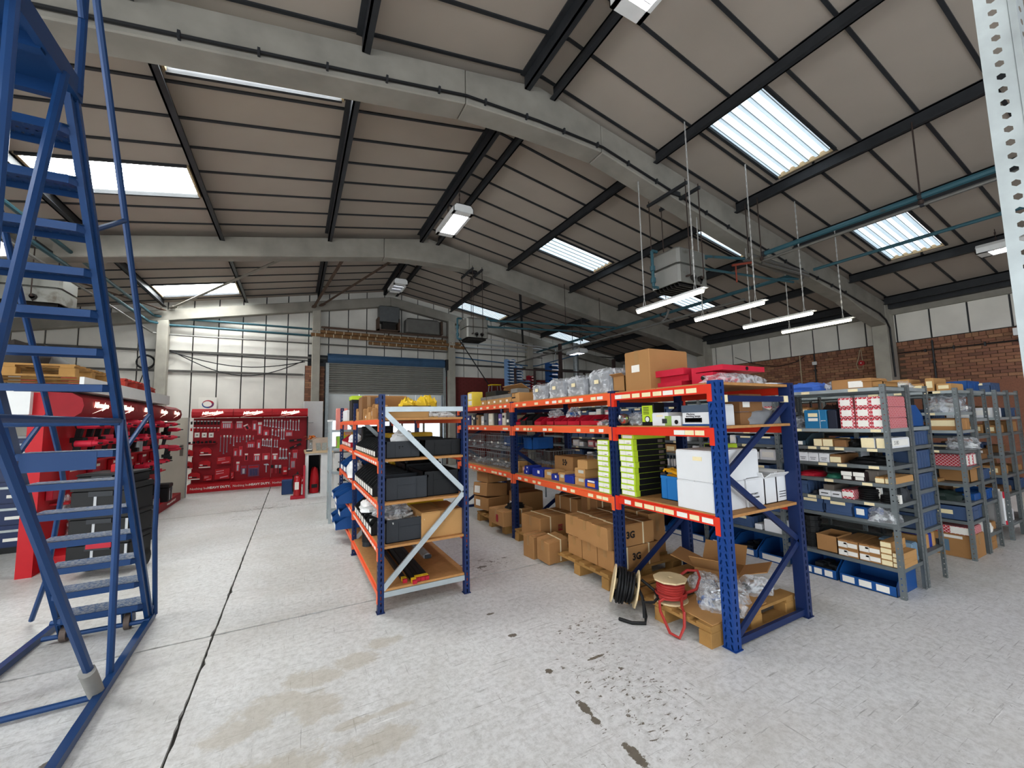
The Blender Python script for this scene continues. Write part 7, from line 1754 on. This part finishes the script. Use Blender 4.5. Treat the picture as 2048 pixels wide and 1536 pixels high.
# ---------------------------------------------------------------- desk, cabinet, extinguisher, crate
m_desk = mat('desk_white', 'd5d6d4', .5); m_dtop = mat('desk_top_wood', 'c7ae8a', .5, var=.12, scale=4)
t = thing('counter', 'white counter with wooden top and open front shelf', 'desk', (.49, 10.55, 0))
MB().box(-.28, .3, -.45, .5, .96, 1.0).build('worktop', m_dtop, t); MB().box(-.25, -.2, -.42, .45, 0, .96).build('side_panel', m_desk, t); MB().box(.05, .28, -.42, .45, 0, .96).build('side_panel', m_desk, t); MB().box(-.2, .05, -.42, .45, .0, .06).build('bottom', m_desk, t); MB().box(-.2, .05, -.42, -.38, .92, .96).build('top_rail', m_desk, t); MB().box(-.2, .05, .4, .44, .06, .92).build('back', m_blackp, t)
MB().box(-.1, .27, .48, .5, 1.0, 1.28).build('screen_panel', mat('beige_board', 'b9a99a', .6), t)
t = bag('red gift bag pile inside the counter', .42, 10.4, .065, .2, .3, .55, m_dred, seed=501, rough=.35); MB().box(-.06, .06, -.165, -.155, .12, .2).build('dark_badge', m_blackp, t)
t = thing('flower_vase', 'glass vase with orange leaves on the counter', 'vase', (.34, 10.45, 1.001)); b = MB(); b.lathe([(0, 0), (.04, 0), (.045, .1), (.03, .17), (.036, .2)]); b.build('vase', m_clearg, t, True)
m_leaf = mat('orange_leaf', 'b8611c', .6, var=.25)
b = MB(); r_ = random.Random(3)
for k in range(12):
    a = r_.random() * 2 * PI; L = r_.uniform(.1, .2); c = Vector((math.cos(a), math.sin(a) * .6, 0)); z0 = .22 + r_.random() * .08; s_ = Vector((-c.y, c.x, 0)).normalized() * .04
    b.add([c * .02 + Vector((0, 0, z0)), c * L * .6 + s_ + Vector((0, 0, z0 + .06)), c * L + Vector((0, 0, z0 + .02)), c * L * .6 - s_ + Vector((0, 0, z0 + .05))], [(0, 1, 2, 3)])
b.each('leaf', m_leaf, t); b = MB(); [b.cyl((.0, 0, .02), (.02 * k, .01 * k, .24), .004, 5) for k in (-1, 0, 1)]; b.each('stem', mat('stem_green', '5b6a3a', .7), t)
for k, (x, y, r) in enumerate(((.5, 10.4, .3), (.62, 10.42, -.2))): t = thing('leaflet_stand', ['left', 'right'][k] + ' grey printed leaflet standing on the counter', 'leaflet', (x, y, 1.001)); b = MB(); b.prism([(-.02, 0), (-.014, 0), (.05, .17), (.044, .17)], -.05, .05, 'x'); b.build('card', mat('print_grey', '8b8f88', .5, var=.4, scale=30), t); MB().box(-.05, .05, .0, .06, 0, .004).build('foot', m_clearg, t); t.rotation_euler = (0, 0, r)
t = thing('paper_tray', 'small tray of papers at the left of the counter', 'tray', (.30, 10.22, 1.001)); MB().box(-.06, .06, -.08, .08, 0, .03).build('tray', m_greyp, t); MB().box(-.05, .05, -.07, .07, .03, .045).build('papers', m_paper, t)
t = thing('tall_cabinet', 'tall white cabinet against the brick pier', 'cabinet', (.49, 13.55, 0)); MB().box(-.26, .26, 0, .5, .0, 2.3).build('carcass', m_white, t); MB().box(-.255, .255, -.02, -.001, .02, 2.29).build('door', m_white, t); b = MB(); b.tube([(-.18, -.03, 1.66), (-.1, -.04, 1.655), (.0, -.03, 1.66)], .008, 6); b.build('handle', m_alu, t)
t = thing('fire_extinguisher', 'red fire extinguisher on a red stand beside the counter', 'extinguisher', (.06, 10.15, 0)); MB().cbox(-.11, .17, -.1, .1, 0, .06, .01).build('stand_foot', m_redp, t); MB().box(.13, .17, -.1, .1, .06, .7).build('stand_back', m_redp, t)
b = MB(); b.lathe([(0, .06), (.075, .06), (.078, .09), (.078, .42), (.06, .47), (.025, .5), (.025, .52), (0, .52)], (.02, 0, 0), 16); b.build('cylinder', mat('extinguisher_red', 'a3141c', .3, coat=.4), t, True); b = MB(); b.box(.0, .04, -.06, .02, .52, .56); b.bar((.02, -.06, .58), (.02, .05, .54), .02, .012); b.build('valve', m_blackp, t); b = MB(); b.tube([(.02, -.05, .54), (-.06, -.06, .5), (-.075, -.05, .3), (-.06, -.05, .16)], .012, 6); b.build('hose', m_blackp, t); MB().box(-.03, .05, -.0805, -.0795, .2, .36).build('instruction_label', m_paper, t)
crate('dark blue lidded crate left of the extinguisher', -.08, 10.99, 0, .3, .26, .3, m_dblue, lid=True, cat='crate')

# ---------------------------------------------------------------- open galvanised shelf with symbol printed cartons
t = thing('open_shelf', 'light galvanised open shelf with symbol printed cartons behind the short rack', 'shelving', (.95, 7.5, 0))
for x in (-.42, .42):
    for y in (-.2, .2): MB().box(x - .018, x + .018, y - .018, y + .018, 0, 1.64).build('post', m_shelfl, t); MB().box(x - .03, x + .03, y - .03, y + .03, 1.64, 1.67).build('post_cap', m_white, t)
SHZ = [.16, .45, .82, 1.2, 1.5]
for z in SHZ: MB().box(-.44, .44, -.2, .2, z - .035, z).build('shelf', m_shelfl, t)
def symbolbox(lab, x, y, z, w, d, h):
    o = carton(lab, x, y, z, w, d, h, 0, mat('grey_white_card', 'c3c2bd', .6), tape=False, name='symbol_carton', group='symbol printed cartons'); b = MB(); s = w * .32
    b.prism([(-s, h * .5), (0, h * .74), (s, h * .5), (0, h * .26)], -d / 2 - .0015, -d / 2 - .0008, 'y'); b.build('diamond_outline', m_ink, o); b = MB(); b.prism([(-s * .86, h * .5), (0, h * .71), (s * .86, h * .5), (0, h * .29)], -d / 2 - .0022, -d / 2 - .0016, 'y'); b.build('diamond_fill', mat('grey_white_card', 'c3c2bd', .6), o)
    b = MB()
    for s2 in (1, -1): b.prism([(-s * .45, h * .5 + s2 * h * .12), (0, h * .5 + s2 * h * .24), (s * .45, h * .5 + s2 * h * .12)], -d / 2 - .0032, -d / 2 - .0024, 'y')
    b.each('arrow_print', m_ink, o); b = MB()
    for k in (-1, 0, 1): b.cyl((k * w * .28, -d / 2 - .0004, h * .1), (k * w * .28, -d / 2 - .002, h * .1), w * .1, 14)
    b.each('round_print', m_ink, o)
for k, (x, z, h) in enumerate(((.74, .451, .33), (1.12, .451, .33), (.74, .821, .3), (1.12, .821, .3))): symbolbox('grey white carton with black diamond arrows, %s %s of four' % (['lower', 'upper'][k // 2], ['left', 'right'][k % 2]), x, 7.48, z, .3, .34, h)
o = carton('green and blue boxed set on the open shelf', .76, 7.45, 1.201, .26, .3, .19, 0, mat('lime_print', '8cb63a', .5), tape=False, name='boxed_set', stick=[('y-', .06, .45, .7, .6, mat('photo_teal', '3f7f8f', .5, var=.4, scale=30), 'photo_panel'), ('x-', 0, .4, .7, .5, mat('photo_pink', 'c98a7a', .5, var=.4, scale=30), 'photo_panel')])
carton('yellow box on top of the green boxed set', .8, 7.45, 1.392, .2, .2, .09, 0, mat('amber_print', 'e0a52c', .5), tape=False, stick=[('y-', 0, .5, .5, .5, mat('photo_pink', 'c98a7a', .5, var=.4, scale=30), 'photo_panel')])
o = carton('pink leaflet holder standing on the open shelf top', .70, 7.4, 1.501, .18, .1, .36, 0, mat('salmon_card', 'd98478', .5), tape=False, name='leaflet_holder', stick=[('y-', 0, .42, .34, .2, m_paper)])
carton('brown flat carton on the lowest level of the open shelf', .95, 7.5, .161, .6, .3, .1, 0, m_card2)

# ---------------------------------------------------------------- mezzanine at the back right
m_mez = mat('mezzanine_steel', '3c2f2e', .6, .2, var=.2)
mz = thing('mezzanine', 'dark steel mezzanine with handrail at the back right', 'platform', (9.9, 13.1, 0))
MB().box(-3.8, 4.0, -1.6, 1.55, 2.3, 2.38).build('deck', m_mez, mz); MB().box(-3.8, 4.0, -1.66, -1.58, 2.2, 2.42).build('edge_beam', m_mez, mz)
for x in (-3.75, -2.0, .0, 2.0, 3.9): MB().box(x - .05, x + .05, -1.62, -1.52, 0, 2.3).build('leg', m_mez, mz)
for x in (-3.55, -2.8, -1.8, -.7, .4, 1.5, 2.6): MB().box(x - .035, x + .035, -1.6, -1.55, 2.38, 3.27).build('rail_post', m_mez, mz)
b = MB(); b.bar((-3.6, -1.58, 3.27), (4.0, -1.58, 3.27), .05, .04); b.build('handrail', m_mez, mz); b = MB(); b.bar((-3.6, -1.58, 2.85), (4.0, -1.58, 2.85), .03, .03); b.build('mid_rail', m_mez, mz)
for x in (-1.6, .9): MB().box(x - .05, x + .05, -1.45, -1.35, 2.38, 5.2 - .17 * (x + 7)).build('tall_post', m_mez, mz)
mb_ = mat('pale_blue_bin', '6d8fb8', .45)
def bstack(lab, x, y, n, w, d, h, m, group, z0=2.381, lip=True):
    for k in range(n): pbin('%s from the top, %s' % (ORD[n - 1 - k], lab), x, y, z0 + k * h, w, d, h * .98, m, rz=0, group=group, lab=True)
bstack('pale blue bin in the tall left stack on the mezzanine', 6.62, 12.4, 13, .26, .36, .105, mb_, 'pale blue bins on the mezzanine'); bstack('pale blue bin in the stack beside the tall one', 6.92, 12.4, 11, .26, .36, .105, mb_, 'pale blue bins on the mezzanine'); bstack('pale blue bin in the low right stack', 7.2, 12.35, 6, .24, .36, .105, mb_, 'pale blue bins on the mezzanine')
bstack('red bin in the left red stack on the mezzanine', 7.42, 12.3, 8, .2, .34, .1, m_redp, 'red bins on the mezzanine'); bstack('red bin in the right red stack on the mezzanine', 7.7, 12.4, 6, .2, .34, .1, m_redp, 'red bins on the mezzanine')
bstack('deep blue bin in the wide stack on the mezzanine', 8.55, 12.6, 8, .4, .4, .17, m_bluebin, 'deep blue bins on the mezzanine'); bstack('slate bin in the small stack near the lamp', 11.0, 12.4, 6, .34, .36, .16, m_slate, 'slate bins on the mezzanine', z0=2.381)
carton('black crate beside the deep blue bins', 9.1, 12.5, 2.381, .5, .4, .3, 0, m_blackp, tape=False, name='storage_box'); carton('brown carton on the mezzanine edge at left', 6.5, 11.9, 2.381, .6, .4, .28, 0, m_card)
t = thing('step_stool', 'yellow topped step stool on the mezzanine', 'stool', (6.5, 13.4, 2.39)); MB().box(-.2, .2, -.15, .15, .5, .54).build('seat', m_yel, t)
for s in (-1, 1):
    for q in (-1, 1): MB().cyl((s * .22, q * .17, 0), (s * .17, q * .12, .5), .012, 6).build('leg', m_alu, t)
t = thing('flue_pipe', 'silver flue pipe in the dark back right corner', 'flue', (10.6, 13.8, 2.384)); MB().cyl((0, 0, 0), (0, 0, 2.45), .12, 16).build('pipe', m_alu, t, True); b = MB(); b.cyl((0, 0, 1.2), (0, 0, 1.24), .128, 16); b.build('collar', m_alu, t)
